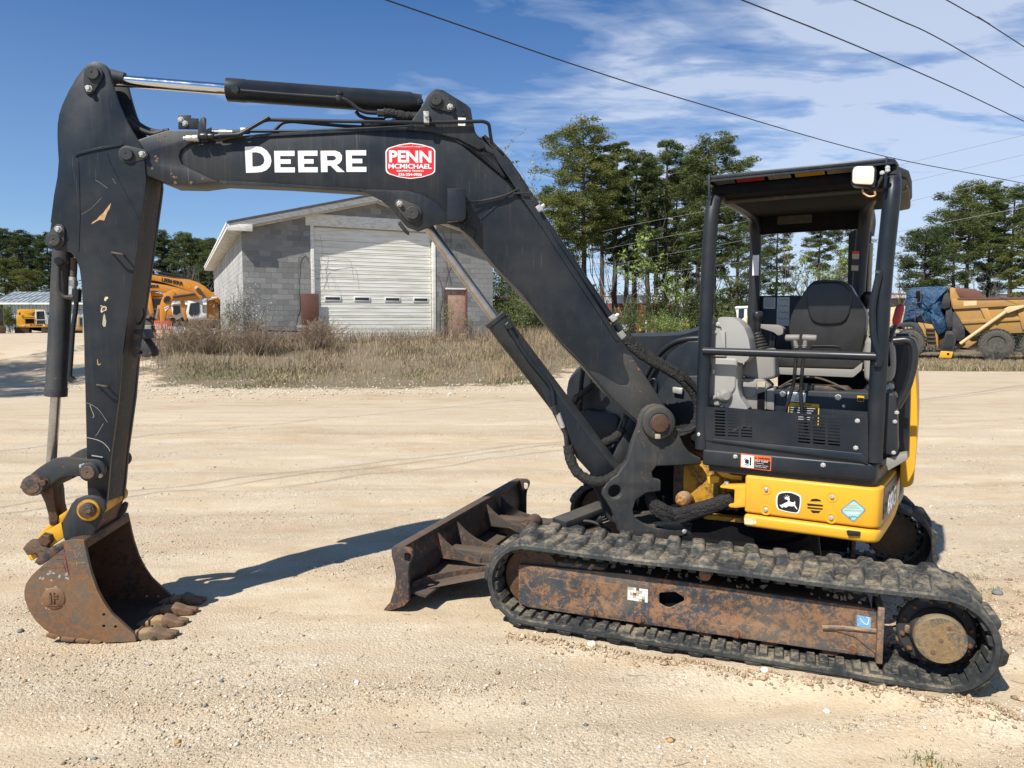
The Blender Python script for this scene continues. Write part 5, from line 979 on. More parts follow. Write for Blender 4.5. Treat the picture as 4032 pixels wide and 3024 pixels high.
eb(E2, e2, 'striped_guard', [(485, 1030), (545, 1005), (550, 1030), (500, 1085)], -.06, -.03, 'white_paint', 0); eb(E2, e2, 'guard_stripe', [(495, 1040), (545, 1018), (546, 1026), (498, 1052)], -.064, -.0605, 'decal_red', 0)
D = 44.0; E3 = Fr((at(300, D), D), 22)
e3 = empty('orange_excavator', E3.w(1, 1, .9), 'orange excavator furthest back, its lettered boom half hidden by the arm', 'excavator', 'orange excavators beside the garage')
b3 = eb(E3, e3, 'boom', [(180, 705), (340, 712), (520, 740), (680, 780), (800, 820), (860, 860), (700, 860), (500, 850), (380, 815), (180, 790)], 0, .5); text('boom_lettering', 'LIEBHERR', E3.P('N', 160, 775, -.005), E3.e, UPV, float(np.linalg.norm(E3.P('N', 428, 780) - E3.P('N', 160, 775))), .21, 'decal_black', b3, .05, .004, -.1)
eb(E3, e3, 'cab', [(300, 880), (470, 905), (450, 1060), (300, 1060)], .4, 1.8, 'orange_paint', .04); eb(E3, e3, 'cab_glass', [(325, 915), (450, 925), (440, 1045), (330, 1040)], .37, .4, 'dark_glass', 0); eb(E3, e3, 'arm', [(270, 840), (310, 830), (330, 980), (350, 1100), (300, 1130), (270, 1000)], -.1, .25); eb(E3, e3, 'house', [(300, 815), (470, 860), (475, 885), (300, 880)], .3, 2.6, 'orange_paint', .03); eb(E3, e3, 'undercarriage', [(230, 1060), (480, 1060), (480, 1240), (230, 1240)], .4, 3.0, 'rust_inner', .05)
# scrap, barrier and concrete block
D = 30.0; BF = Fr((at(335, D), D), 18)
br = empty('plastic_barrier', BF.w(1, 0, .9), 'orange-red open plastic barrier standing in the weeds below the orange excavators', 'barrier')
zt1, zb1 = BF.L('N', (360, 1212))[0][1], BF.L('N', (360, 1318))[0][1]; x0_, x1_ = BF.L('N', (360, 1212))[0][0], BF.L('N', (575, 1212))[0][0]
for z in (zt1, zb1, (zt1 * .75 + zb1 * .25)): box('barrier_rail', BF, x0_, x1_, 0, .04, z - .025, z + .025, 'barrier_red', br, .005) if 'barrier_red' in MAT else (plain('barrier_red', (.62, .13, .06), .5, 0, .1), box('barrier_rail', BF, x0_, x1_, 0, .04, z - .025, z + .025, 'barrier_red', br, .005))
for i in range(9): x = x0_ + (x1_ - x0_) * i / 8; box('barrier_bar', BF, x - .02, x + .02, .005, .035, zb1, zt1, 'barrier_red', br, .004)
for x in (x0_, (x0_ + x1_) / 2, x1_): box('barrier_foot', BF, x - .03, x + .03, -.2, .24, gzf(*BF.w(x, 0, 0)[:2]) - .02, zb1 - .02, 'barrier_red', br, .01)
D = 28.5; KF = Fr((at(280, D), D), 20); plain('weathered_concrete', (.27, .25, .22), .95, 0, .25, 8, .5)
kb = prism('concrete_barrier', KF, KF.L('N', (215, 1262), (315, 1262), (325, 1390), (210, 1410)), 0, .6, 'weathered_concrete', None, bevel=.03); tag(kb, 'weathered grey concrete block in the weeds right of the excavator arm', 'concrete block')
kd = prism('black_box', KF, KF.L('N', (318, 1265), (345, 1270), (362, 1350), (325, 1375), t=.05), .05, .5, 'black_matte', None, bevel=.03); tag(kd, 'small black box leaning on the right side of the concrete block', 'box')
sc = empty('scrap_heap', KF.w(.2, 3, .95), 'heap of rusty scrap metal behind the concrete block', 'scrap heap')
for i in range(16):
    p = KF.P('N', random.uniform(240, 350), random.uniform(1165, 1250), 3 + random.uniform(-.4, .4)); V = [p + np.array([random.gauss(0, .16), random.gauss(0, .2), random.gauss(0, .10)]) for _ in range(7)]
    bm = bmesh.new(); [bm.verts.new(v) for v in V]; bmesh.ops.convex_hull(bm, input=bm.verts); me = bpy.data.meshes.new('scrap_piece'); bm.to_mesh(me); bm.free(); link('scrap_piece', me, random.choice(('rust_sheet', 'grimy_steel', 'rust_bucket')), sc)
# ---------------------------------------------------------------- distant machines behind the hood
def small(px, D, reg, parts, name, label, cat):
    fr = Fr((at(px, D), D), -math.degrees(math.atan(at(px, 1)))); g = gzf(at(px, D), D); r0 = empty(name, fr.w(0, .5, g), label, cat)
    for nm, pts, t0, t1, m_ in parts: prism(nm, fr, fr.L(reg, *pts, t=t0), t0, t1, m_, r0, bevel=.02)
    P_ = [q for nm, pts, t0, t1, m_ in parts for q in fr.L(reg, *pts, t=t0)]; zl = min(z for a, z in P_); c = [a for a, z in P_ if z < zl + .25]; wd = .03 if cat == 'sign' else max(.35, (max(c) - min(c)) / 2 * .85); m_ = (max(c) + min(c)) / 2
    if zl > g: box('sign_post' if cat == 'sign' else 'undercarriage', fr, m_ - wd, m_ + wd, .03 if cat == 'sign' else .1, .06 if cat == 'sign' else 1.6, g - .05, zl + .01, 'zinc' if cat == 'sign' else 'rust_inner', r0, .01)
    return r0, fr, g
r0, fr, g = small(1605, 44, 'P', [('cab', [(2000, 425), (2120, 418), (2122, 570), (2060, 575), (2015, 530), (2010, 470)], 0, 1.6, 'white_paint'), ('cab_glass', [(2028, 436), (2072, 434), (2070, 500), (2035, 528), (2025, 500)], -.02, 0, 'dark_glass'), ('cab_glass', [(2095, 436), (2120, 436), (2120, 490), (2095, 492)], -.02, 0, 'dark_glass'), ('body', [(2090, 498), (2200, 498), (2200, 572), (2088, 575)], -.1, 2.0, 'yellow_paint'), ('cab_roof', [(1997, 420), (2010, 414), (2122, 410), (2122, 428), (2000, 434)], -.05, 1.7, 'white_paint'), ('lower_body', [(2060, 575), (2200, 572), (2200, 600), (2060, 600)], .1, 1.8, 'black_matte')], 'wheel_loader', 'white-cabbed yellow loader seen under the side rail behind the joystick', 'loader')
small(1562, 52, 'P', [('boom', [(1610, 530), (1640, 525), (1640, 580), (1612, 580)], 0, .5, 'yellow_paint'), ('cab', [(1640, 525), (1680, 525), (1680, 600), (1640, 600)], 0, 1.4, 'black_plastic'), ('tailgate', [(1560, 572), (1660, 600), (1655, 612), (1560, 590)], -.3, .3, 'charcoal_dusty')], 'skid_loader', 'small black and yellow loader between the brick building and the front canopy post', 'loader')
small(1340, 56, 'P', [('cab', [(1245, 560), (1290, 560), (1290, 612), (1240, 612)], 0, 1.4, 'black_plastic'), ('boom', [(1238, 575), (1262, 570), (1262, 612), (1238, 612)], -.1, .2, 'yellow_paint')], 'mini_digger', 'tiny yellow machine among the bushes left of the brick building end', 'digger')
small(1322, 50, 'P', [('body', [(1085, 560), (1150, 562), (1160, 585), (1160, 612), (1090, 612)], 0, 2.5, 'white_paint')], 'parked_van', 'white vehicle half hidden by the bush behind the boom foot', 'van')
r0, fr, g = small(1380, 54, 'P', [('sign_board', [(1288, 527), (1303, 527), (1303, 552), (1288, 552)], 0, .03, 'white_paint'), ('sign_post', [(1294, 552), (1297, 552), (1297, 600), (1294, 600)], .03, .06, 'zinc')], 'small_sign', 'small white sign on a post before the brick building', 'sign')
# ================================================================== the excavator
UO = UC.w(.983, 1.0, 0)
EX = empty('tracked_excavator', UO, 'charcoal and yellow tracked mini excavator with open canopy parked in front on the gravel', 'excavator')
def T3(fr, k, x, y, t=0): return fr.P(k, x, y, t)
def ex_bolts(fr, k, pts, t, r, mat='zinc', parent=EX, h=None):
    for x, y in pts: bolt(fr.P(k, x, y, t), -fr.n, r, mat, parent, h)
# ---------------------------------------------------------------- undercarriage
SL, SR, ZC, RI = -.012, 1.978, .262, .198
def track_path(r_in, n=360):
    """closed loop (s,z,ns,nz) around the two wheels, a little sag on top"""
    L1 = SR - SL; arc = math.pi * r_in; tot = 2 * L1 + 2 * arc; o = []
    for i in range(n):
        d = i / n * tot
        if d < L1:
            u = d / L1; sag = -.006 * math.sin(math.pi * u * 2) ** 2; o.append((SL + d, ZC + r_in + sag, 0, 1))
        elif d < L1 + arc: a = math.pi / 2 - (d - L1) / r_in; o.append((SR + r_in * math.cos(a), ZC + r_in * math.sin(a), math.cos(a), math.sin(a)))
        elif d < 2 * L1 + arc: o.append((SR - (d - L1 - arc), ZC - r_in, 0, -1))
        else: a = -math.pi / 2 - (d - 2 * L1 - arc) / r_in; o.append((SL + r_in * math.cos(a), ZC + r_in * math.sin(a), math.cos(a), math.sin(a)))
    return o, tot
def make_track(t0, sgn, near):
    """t0 outer side; sgn=+1 the track runs inwards (away)"""
    tr_parent = EX; W = .40
    path, tot = track_path(RI); n = len(path)
    prof = [(0., .004), (0., .022), (.010, .034), (W - .010, .034), (W, .022), (W, .004), (W - .02, 0), (.02, 0)]
    V = []; Fc = []
    for i, (s, z, ns, nz) in enumerate(path):
        for t, h in prof: V.append(UC.w(s + ns * h, t0 + sgn * t, z + nz * h))
    m = len(prof)
    for i in range(n):
        for k in range(m): Fc.append((i * m + k, i * m + (k + 1) % m, ((i + 1) % n) * m + (k + 1) % m, ((i + 1) % n) * m + k))
    belt = mk('rubber_track', V, Fc, 'dusty_rubber', EX, True)
    # tread lugs: two staggered rows; 38 pitches
    NL = 38
    def lug_mesh(row, i):
        d = (i + (.5 if row else 0)) / NL * n; j = int(d) % n
        s, z, ns, nz = path[j]; ts, tz = nz, -ns
        a0, a1 = (.006, .225) if row == 0 else (.175, .394)
        hw = .043; V = []; hh = .029
        jit = random.uniform(-.0035, .0035)
        # lug edges are skewed chevron-like; lower strip wide, top narrow
        for h, q, e_ in ((.030, 1.0, 0), (.030 + hh * .8, .70, .008), (.030 + hh + jit, .50, .018)):
            for (aa, sg) in ((a0 + e_, -1), (a0 + e_, 1), (a1 - e_, 1), (a1 - e_, -1)):
                sk = .020 * (1 if (aa > .2) == (row == 0) else -1) * .6
                u = sg * hw * q + sk
                V.append(UC.w(s + ns * h + ts * u, t0 + sgn * aa, z + nz * h + tz * u))
        Fc = []
        for L_ in range(2):
            for k in range(4): Fc.append((L_ * 4 + k, L_ * 4 + (k + 1) % 4, (L_ + 1) * 4 + (k + 1) % 4, (L_ + 1) * 4 + k))
        Fc.append((8, 9, 10, 11)); Fc.append((3, 2, 1, 0))
        return V, Fc
    for row in (0, 1):
        for i in range(NL):
            V, Fc = lug_mesh(row, i)
            zmin = min(v[2] for v in V); V = [np.array([v[0], v[1], max(v[2], -.004)]) for v in V]
            mk('tread_lug', V, Fc, 'dusty_rubber', belt, False, .004, 1)
    # inner ribs between the drive slots (seen inside the loop)
    NR = 76
    for i in range(NR):
        s, z, ns, nz = path[int(i / NR * n) % n]; ts, tz = nz, -ns
        for a0, a1 in ((.022, .135), (.265, .378)):
            V = []
            for h, hw in ((.003, .025), (-.017, .017)):
                for aa in (a0, a1):
                    for sg in (-1, 1): V.append(UC.w(s + ns * h + ts * sg * hw, t0 + sgn * aa, z + nz * h + tz * sg * hw))
            if not near and a0 > .2: continue
            mk('inner_rib', V, [(0, 1, 5, 4), (2, 3, 7, 6), (0, 2, 6, 4), (1, 3, 7, 5), (4, 5, 7, 6)], 'dusty_rubber', belt)
    return belt
make_track(0.0, 1, True); make_track(2.0, -1, False)
def undercarriage_side(t0, sgn, near):
    tt = lambda t: t0 + sgn * t
    P3 = lambda s, t, z: UC.w(s, tt(t), z)
    # side beam with a hole
    outer = rc([(-.092, .118), (-.035, .098), (1.72, .112), (1.72, .348), (.9, .358), (.55, .362), (.1, .345), (-.092, .337)], [.01, .01, .004, .01, .03, .03, .03, .008])
    hole = rc(UC.L('E', (1888, 1000), (1990, 995), (2045, 1030), (2045, 1055), (1955, 1098), (1925, 1092), (1888, 1068), t=.10), .012)
    prism('track_frame', UC, outer, tt(.10), tt(.115), 'rust_track_frame', EX, holes=[hole] if near else [], bevel=.003)
    box('frame_core', UC, -.05, 1.70, tt(.165), tt(.30), .13, .33, 'black_matte', EX, .01)  # black colour stands for the shade inside the side beam's hole
    box('frame_top_guard', UC, -.05, .40, tt(.13), tt(.27), .335, .372, 'rust_track_frame', EX, .015)
    box('frame_shelf', UC, .30, 1.70, tt(.118), tt(.29), .331, .356, 'rust_inner', EX, .01)
    box('end_plate', UC, 1.722, 1.75, tt(.05), tt(.32), .105, .372, 'rust_track_frame', EX, .004)
    if not near: return
    # reinforcement rib on the beam by the final drive
    tube('weld_rib', [UC.P('T', x, y, .094) for x, y in ((90, 878), (250, 880), (420, 895), (598, 912))], .011, 'rust_track_frame', EX, 8)
    prism('rear_gusset', UC, UC.L('T', (90, 865), (330, 880), (600, 905), (600, 1130), (500, 1060), (400, 970), (200, 905), t=.094), .093, .0995, 'rust_track_frame', EX, bevel=.002)
    for x, y in R('E', (1478, 1122), (1768, 1165)) + R('F', (455, 1198), (1143, 1292)):
        p = UC.hit(x, y, .10); lathe('roller_bolt', p, -UC.n, [(0, .026), (.006, .026), (.0065, .020)], 'rust_track_frame', EX, 18); bolt(p - UC.n * .006, -UC.n, .0155, 'rust_bolt', EX, .018)
    for x, y in R('S', (620, 1553), (825, 1585), (1030, 1610)): bolt(UC.hit(x, y, .10), -UC.n, .0055, 'rust_bolt', EX, .006)
    # peeling stickers
    o = UC.hit(*R('E', (1692, 1045))[0], .0985)
    n_ = 0
    for i in range(7):
        for j in range(5):
            if random.random() < .1: continue
            s0, z0 = UC.loc(*R('E', (1692, 1045))[0], .0985); a = s0 + i * .0155; b = z0 + j * .0145
            mk('sticker_flake', [UC.w(a, .0985, b), UC.w(a + .0145, .0985, b + random.uniform(-.001, .001)), UC.w(a + .0145, .0985, b + .0135), UC.w(a, .0985, b + .0135)], [(0, 1, 2, 3)], 'decal_tan' if random.random() < .25 else 'white_paint', EX)
    prism('blue_sticker', UC, UC.L('T', (412, 760), (545, 785), (540, 888), (412, 868), t=.099), .0975, .099, 'decal_blue', EX)
    tube('sticker_mark', [UC.P('T', x, y, .097) for x, y in ((440, 790), (470, 830), (510, 850), (525, 800), (500, 780))], .002, 'white_paint', EX, 5)
undercarriage_side(0, 1, True); undercarriage_side(2.0, -1, False)
def sprocket(t0, sgn, near):
    tt = lambda t: t0 + sgn * t
    V = [];  N = 21
    pts = []
    for i in range(N):
        a = 2 * math.pi * i / N
        for q, r in ((-.30, .150), (-.12, .178), (.12, .178), (.30, .150)): pts.append((SR + r * math.cos(a + q * 2 * math.pi / N * 1.0), ZC + r * math.sin(a + q * 2 * math.pi / N)))
    spk = prism('sprocket', UC, pts, tt(.17), tt(.20), 'rust_bucket', EX, bevel=.002)
    ax = -UC.n * sgn
    ring = lathe('drive_ring', UC.w(SR, tt(.168), ZC), ax, [(0, .166), (.012, .166), (.020, .158), (.024, .120), (.06, .112), (.075, .104)], 'charcoal_dusty', EX, 40)
    for i in range(12):
        a = 2 * math.pi * i / 12 + .2; bolt(UC.w(SR + .142 * math.cos(a), tt(.148), ZC + .142 * math.sin(a)), ax, .0095, 'rust_bolt', ring, .014)
    hub = lathe('hub_cover', UC.w(SR, tt(.09), ZC + .005), ax, [(0, .106), (.02, .110), (.052, .109), (.060, .104), (.061, .0)], 'rust_hub', EX, 44)
    if near:
        for dx, dz in ((.028, .062), (0, 0), (-.03, -.06)): lathe('drain_plug', UC.w(SR + dx, .029, ZC + .005 + dz), ax, [(-.002, .010), (.0015, .010), (.002, .006)], 'grimy_steel', hub, 16)
        # small ear casting beside the hub
        box('drive_ear', UC, SR - .135, SR - .09, .12, .14, ZC - .02, ZC + .02, 'rust_track_frame', EX, .01)
    # front idler, its rust darkened to stand for shadow
    idl = lathe('idler_wheel', UC.w(SL, tt(.125), ZC), UC.n * sgn, [(0, .10), (.004, .17), (.05, .182), (.06, .192), (.11, .192), (.12, .182), (.17, .17), (.175, .10)], 'rust_inner', EX, 44)
    box('idler_yoke', UC, SL - .02, SL + .25, tt(.13), tt(.16), ZC - .03, ZC + .05, 'rust_inner', EX, .008)
    for s in (.30, .62, .93, 1.25, 1.53): lathe('track_roller', UC.w(s, tt(.12), .128), UC.n * sgn, [(0, .05), (.02, .062), (.06, .062), (.07, .05), (.1, .05), (.11, .062), (.15, .062), (.16, .05)], 'rust_inner', EX, 24)
    lathe('carrier_roller', UC.w(.93, tt(.09), .412), UC.n * sgn, [(0, .022), (.004, .03), (.05, .03), (.06, .036), (.14, .036)], 'rust_bucket', EX, 24)
sprocket(0, 1, True); sprocket(2.0, -1, False)
box('centre_frame', UC, .45, 1.5, .32, 1.68, .14, .40, 'rust_inner', EX, .02)
lathe('slew_ring', UC.w(.983, 1.0, .40), (0, 0, 1), [(0, .46), (.05, .46), (.06, .42), (.2, .42)], 'black_matte', EX, 48)
# clods and dust lying on the beam
for i in range(46):
    s, t = random.uniform(.1, 1.68), random.uniform(.122, .26); r = random.uniform(.006, .02)
    c = UC.w(s, t, .356 + r * .4); V = [c + np.array([random.gauss(0, 1), random.gauss(0, 1), random.gauss(0, .8)]) * r * .6 for _ in range(8)]
    bm = bmesh.new(); [bm.verts.new(v) for v in V]; bmesh.ops.convex_hull(bm, input=bm.verts); me = bpy.data.meshes.new('dirt_lump'); bm.to_mesh(me); bm.free(); link('dirt_lump', me, 'dirt_clod', EX)
# ---------------------------------------------------------------- blade
BN = ground(*R('E', (180, 1118))[0])            # near bottom tip
BL = Fr(BN, UC.yaw * 180 / math.pi)             # same heading as the tracks; t runs along the blade
# the near end plate outline is traced on this frame, the mouldboard profile follows it
endp = BL.L('E', (222, 722), (240, 714), (330, 722), (352, 740), (355, 770), (332, 830), (328, 870), (330, 1050), (300, 1085), (210, 1115), (172, 1125), (180, 1100), (215, 1060), (245, 960), (250, 900), (240, 830), (225, 775))
hole = rc(BL.L('E', (303, 757), (328, 752), (345, 765), (340, 805), (318, 815), (305, 800)), .006)
BW = 1.98
front = BL.L('E', (222, 722), (225, 775), (240, 830), (250, 900), (245, 960), (215, 1060), (180, 1100), (172, 1125))
blade = prism('blade_end_plate', BL, endp, 0, .022, 'rust_blade', EX, holes=[hole], bevel=.004)
f2 = [(a + .012, z) for a, z in front]; bk = [(a + .045, z) for a, z in reversed(front[:-2])] + []
prism('mouldboard', BL, f2 + [(f2[-1][0] + .06, f2[-1][1] + .02)] + [(a + .03, z) for a, z in reversed(f2[:-1])], .023, BW - .023, 'rust_blade', EX, bevel=.003)
top = front[0]; prism('blade_top_rail', BL, [(top[0] - .002, top[1] - .02), (top[0] + .062, top[1] - .02), (top[0] + .062, top[1] + .004), (top[0] - .002, top[1] + .004)], .024, BW - .024, 'rust_blade', EX, bevel=.004)
prism('cutting_edge', BL, [(front[-1][0] - .004, 0.002), (front[-1][0] + .08, .045), (front[-1][0] + .08, .06), (front[-1][0] + .01, .02)], .005, BW - .005, 'rust_bucket', EX, bevel=.002)
prism('blade_end_plate', BL, [(a, z) for a, z in endp], BW - .022, BW, 'rust_blade', EX, holes=[hole], bevel=.004)
zt = top[1]; s0 = front[3][0]
for t in (.46, .74, 1.24, 1.52):                # curved gussets behind the mouldboard
    g = [(s0 + .04, zt - .03)] + [(s0 + .04 + .30 * u, (zt - .03) - (zt - .03 - .23) * (1 - (1 - u) ** 2.4)) for u in [i / 10 for i in range(1, 11)]] + [(s0 + .34, .20), (s0 + .04, .20)]
    prism('blade_gusset', BL, g, t - .008, t + .008, 'rust_blade', EX)
prism('lower_rib', BL, [(s0 + .03, .12), (s0 + .17, .10), (s0 + .17, .112), (s0 + .03, .135)], .05, BW - .05, 'rust_blade', EX)
# arms from the blade to the undercarriage
for t in (.60, 1.38):
    arm_o = BL.w(s0 + .03, t, .19)
    tc_ = (t - .99)
    V = []
    for s_, zz0, zz1 in ((s0 + .03, .115, .235), (s0 + .45, .13, .245), (s0 + .95, .20, .33), (s0 + 1.25, .25, .36)):
        for q, z_ in ((-.055, zz0), (.055, zz0), (.055, zz1), (-.055, zz1)): V.append(BL.w(s_, t + q, z_))
    Fc = [(0, 1, 2, 3), (15, 14, 13, 12)] + [(i * 4 + k, i * 4 + (k + 1) % 4, (i + 1) * 4 + (k + 1) % 4, (i + 1) * 4 + k) for i in range(3) for k in range(4)]
    mk('blade_arm', V, Fc, 'rust_blade', EX, False, .008)
# fan-shaped lower stay with a light ridge of soil
V = []; Fc = []
for i in range(13):
    u = i / 12; s_ = s0 + .05 + .5 * u; t_ = .10 + .40 * u ** .55
    V += [BL.w(s_, t_, .10 + .05 * u), BL.w(s_, t_ + .02, .10 + .05 * u), BL.w(s_, t_ + .02, .16 + .05 * u), BL.w(s_, t_, .16 + .05 * u)]
for i in range(12):
    for k in range(4): Fc.append((i * 4 + k, i * 4 + (k + 1) % 4, (i + 1) * 4 + (k + 1) % 4, (i + 1) * 4 + k))
mk('curved_stay', V, Fc + [(0, 1, 2, 3), (51, 50, 49, 48)], 'rust_blade', EX)
V2 = []
mk('stay_web', [BL.w(s0 + .04, .06, .11), BL.w(s0 + .62, .56, .16), BL.w(s0 + .62, .66, .2), BL.w(s0 + .04, .66, .16)], [(0, 1, 2, 3)], 'rust_blade', EX)
lathe('pivot_boss', UC.P('S', 640, 545, .55), UC.n, [(-.07, .03), (-.07, .05), (.07, .05), (.07, .03)], 'rust_blade', EX, 24)
# blade cylinder cover and rod
def qbar(name, p, q, w_, h_, mat, parent=EX, bev=.006):
    p, q = Vector(p), Vector(q); d = (q - p).normalized(); side = d.cross(Vector((0, 0, 1))).normalized(); up = side.cross(d).normalized()
    V = [a + side * x * w_ / 2 + up * z * h_ / 2 for a in (p, q) for x, z in ((-1, -1), (1, -1), (1, 1), (-1, 1))]
    return mk(name, V, [(0, 1, 2, 3), (7, 6, 5, 4), (0, 1, 5, 4), (1, 2, 6, 5), (2, 3, 7, 6), (3, 0, 4, 7)], mat, parent, False, bev)
qbar('cylinder_guard', UC.P('S', 1000, 530, .60), UC.P('S', 1610, 300, .95), .13, .045, 'charcoal_dusty')
cyl('blade_cylinder', UC.P('S', 1250, 560, .78), UC.P('S', 1545, 480, .85), .045, 'black_plastic', EX, 20)
cyl('blade_rod', UC.P('S', 1540, 482, .85), UC.P('S', 1760, 415, .9), .028, 'chrome', EX, 20)
tube('blade_hose', [UC.P('S', x, y, .70) for x, y in ((1180, 545), (1320, 505), (1450, 520), (1560, 570), (1680, 640))], .011, 'black_rubber', EX)
# ---------------------------------------------------------------- upper structure: lower yellow frame
UCN = np.array(UC.w(.983, 1.0, 0)); cs, ct = float((UCN - UP.o) @ UP.e), float((UCN - UP.o) @ UP.n)
# plan outline (s,t) of the rotating platform: near side, rounded rear, far side, front
def plan(front, rear, near, far, rn=.10, bulge=.055):
    rn *= .45
    o = [(front, near)]
    o += [(rear - rn, near), (rear - rn * .3, near + rn * .28), (rear, near + rn)]
    for i in range(1, 9): u = i / 9; o.append((rear + bulge * math.sin(math.pi * u), near + rn + (far - near - 2 * rn) * u))
    o += [(rear, far - rn), (rear - rn * .3, far - rn * .28), (rear - rn, far), (front, far)]
    return o
def slab(name, outl, z0, z1, mat, parent=EX, bevel=.008, seg=2):
    n = len(outl); V = [UP.w(a, b, z0) for a, b in outl] + [UP.w(a, b, z1) for a, b in outl]
    return mk(name, V, [tuple(range(n)), tuple(range(2 * n - 1, n - 1, -1))] + [(i, (i + 1) % n, (i + 1) % n + n, i + n) for i in range(n)], mat, parent, False, bevel, seg)
FAR = 1.78; REAR = .057
slab('lower_flange', plan(-.60, REAR, .0, FAR, .12), .602, .668, 'yellow_paint', EX, .018, 3)
side_cover = slab('side_cover', plan(-.60, REAR + .0, .012, FAR - .01, .10), .676, .880, 'yellow_paint', EX, .014, 3)
slab('platform_core', [(-1.0, .35), (.0, .35), (.0, FAR - .1), (-1.0, FAR - .1)], .60, .86, 'yellow_grimy', EX, .02)
slab('under_plate', [(-.9, .2), (.02, .2), (.02, FAR - .1), (-.9, FAR - .1)], .585, .6, 'black_matte', EX, .004)
# front-right nose of the platform seen beyond the boom
nose = []
for i in range(15):
    a = math.pi * (.5 + i / 14 * .62); nose.append((-.80 + .62 * math.cos(a) * .8, 1.10 - .55 * math.sin(a) * -1 * .9))
nz = [(-.6, 1.68), (-.95, 1.66), (-1.16, 1.55), (-1.27, 1.36), (-1.30, 1.12), (-1.24, .92), (-1.10, .80), (-.6, .75)]
slab('platform_nose', sm2(nz, 3)[:-3], .50, .66, 'yellow_grimy', EX, .03, 3)
slab('nose_step', [(a * .97 - .02, 1.2 + (b - 1.2) * .9) for a, b in nz], .665, .74, 'yellow_grimy', EX, .02, 2)
# rear face: grey model panel + lettering, fuel-coloured edge
rear_e = (UP.n); rp = UP.w(REAR + .018, .14, 0)
def rear_quad(name, t0, t1, z0, z1, mat, off=.004, rn=6):
    V = []; 
    for i in range(rn + 1):
        t = t0 + (t1 - t0) * i / rn; u = (t - .012 - .045) / (FAR - .01 - .012 - .09); s = REAR + .055 * math.sin(math.pi * max(0, min(1, u))) + off
        V += [UP.w(s, t, z0), UP.w(s, t, z1)]
    return mk(name, V, [(2 * i, 2 * i + 2, 2 * i + 3, 2 * i + 1) for i in range(rn)], mat, EX)
rear_quad('model_panel', .10, .60, .70, .868, 'model_grey')
text('model_lettering', '60G', UP.w(REAR + .026, .13, .72), UP.n + UP.e * .075, UPV, .33, .105, 'decal_white', EX, .02, -.001)
rear_quad('scraped_patch', .60, .80, .70, .87, 'primer_scrape')
slab('rear_bumper', plan(-.2, REAR + .02, .55, FAR + .02, .12), .60, .665, 'black_plastic', EX, .02)
# ------- side cover details
ft = .012
for x, y in R('F', (628, 342), (1020, 386), (626, 463), (1015, 512)):
    p = UP.hit(x, y, ft); lathe('bolt_dimple', p + UP.n * .002, -UP.n, [(0, .030), (.004, .029), (.0045, .021), (.001, .019)], 'yellow_paint', side_cover, 28); bolt(p, -UP.n, .0095, 'zinc', side_cover, .010)
emb = UP.L('F', (704, 362), (770, 355), (826, 376), (836, 392), (834, 440), (822, 478), (800, 484), (720, 468), (692, 450), (688, 395), t=ft)
e0 = prism('emblem_rim', UP, sm2(emb, 3), ft - .0022, ft, 'decal_white', side_cover)
cen = np.mean(emb, 0); prism('emblem_field', UP, sm2([tuple(cen + (np.array(p) - cen) * .90) for p in emb], 3), ft - .0034, ft - .0023, 'decal_black', e0)
deer = [(722, 428), (738, 420), (752, 414), (756, 403), (745, 398), (733, 395), (741, 391), (730, 383), (744, 388), (741, 370), (748, 386), (754, 385), (752, 370), (758, 384), (764, 378), (761, 390), (766, 397), (762, 408), (772, 415), (790, 417), (796, 408), (798, 420), (797, 432), (806, 448), (812, 460), (802, 453), (793, 438), (776, 440), (760, 437), (742, 447), (728, 442), (722, 450), (712, 440), (704, 430), (714, 433)]
prism('emblem_deer', UP, UP.L('F', *[(x + 4, y + 2) for x, y in deer], t=ft), ft - .0046, ft - .0035, 'decal_white', e0)
for pts in (((890, 412), (898, 400), (925, 397), (950, 404), (955, 413)), ((872, 425), (965, 434), (966, 444), (874, 438)), ((872, 446), (966, 455), (962, 463), (875, 455)), ((890, 465), (952, 471), (942, 482), (905, 482))):
    prism('vent_slot', UP, UP.L('F', *pts, t=ft), ft - .0015, ft + .001, 'decal_black', side_cover)
dia = UP.L('F', (1145, 402), (1155, 404), (1218, 455), (1220, 468), (1155, 533), (1140, 533), (1073, 478), (1072, 460), t=ft)
d0 = prism('inspection_sticker', UP, dia, ft - .0015, ft, 'decal_silver', side_cover); c_ = np.mean(dia, 0)
prism('sticker_field', UP, [tuple(c_ + (np.array(p) - c_) * .84) for p in dia], ft - .0025, ft - .0016, 'decal_teal', d0)
for a, b, y in ((1115, 1172, 437), (1100, 1185, 450), (1090, 1200, 466), (1105, 1180, 482)): prism('sticker_line', UP, UP.L('F', (a, y - 5), (b, y - 2), (b, y + 5), (a, y + 2), t=ft), ft - .0035, ft - .0026, 'decal_tan' if y < 480 else 'decal_white', d0)
tube('signature', [UP.P('F', x, y, ft - .004) for x, y in ((1128, 500), (1120, 508), (1130, 512), (1142, 500), (1148, 508), (1158, 503), (1166, 508))], .001, 'decal_black', d0, 4, 3)
prism('black_clip', UP, UP.L('F', (1105, 586), (1118, 583), (1190, 592), (1185, 616), (1118, 614)), -.014, .0, 'black_plastic', EX, bevel=.002)
for pts in (((498, 510), (565, 518), (572, 545), (540, 552), (500, 548)),): prism('paint_chip', UP, UP.L('F', *pts, t=0), -.0012, .0008, 'primer_scrape', EX)
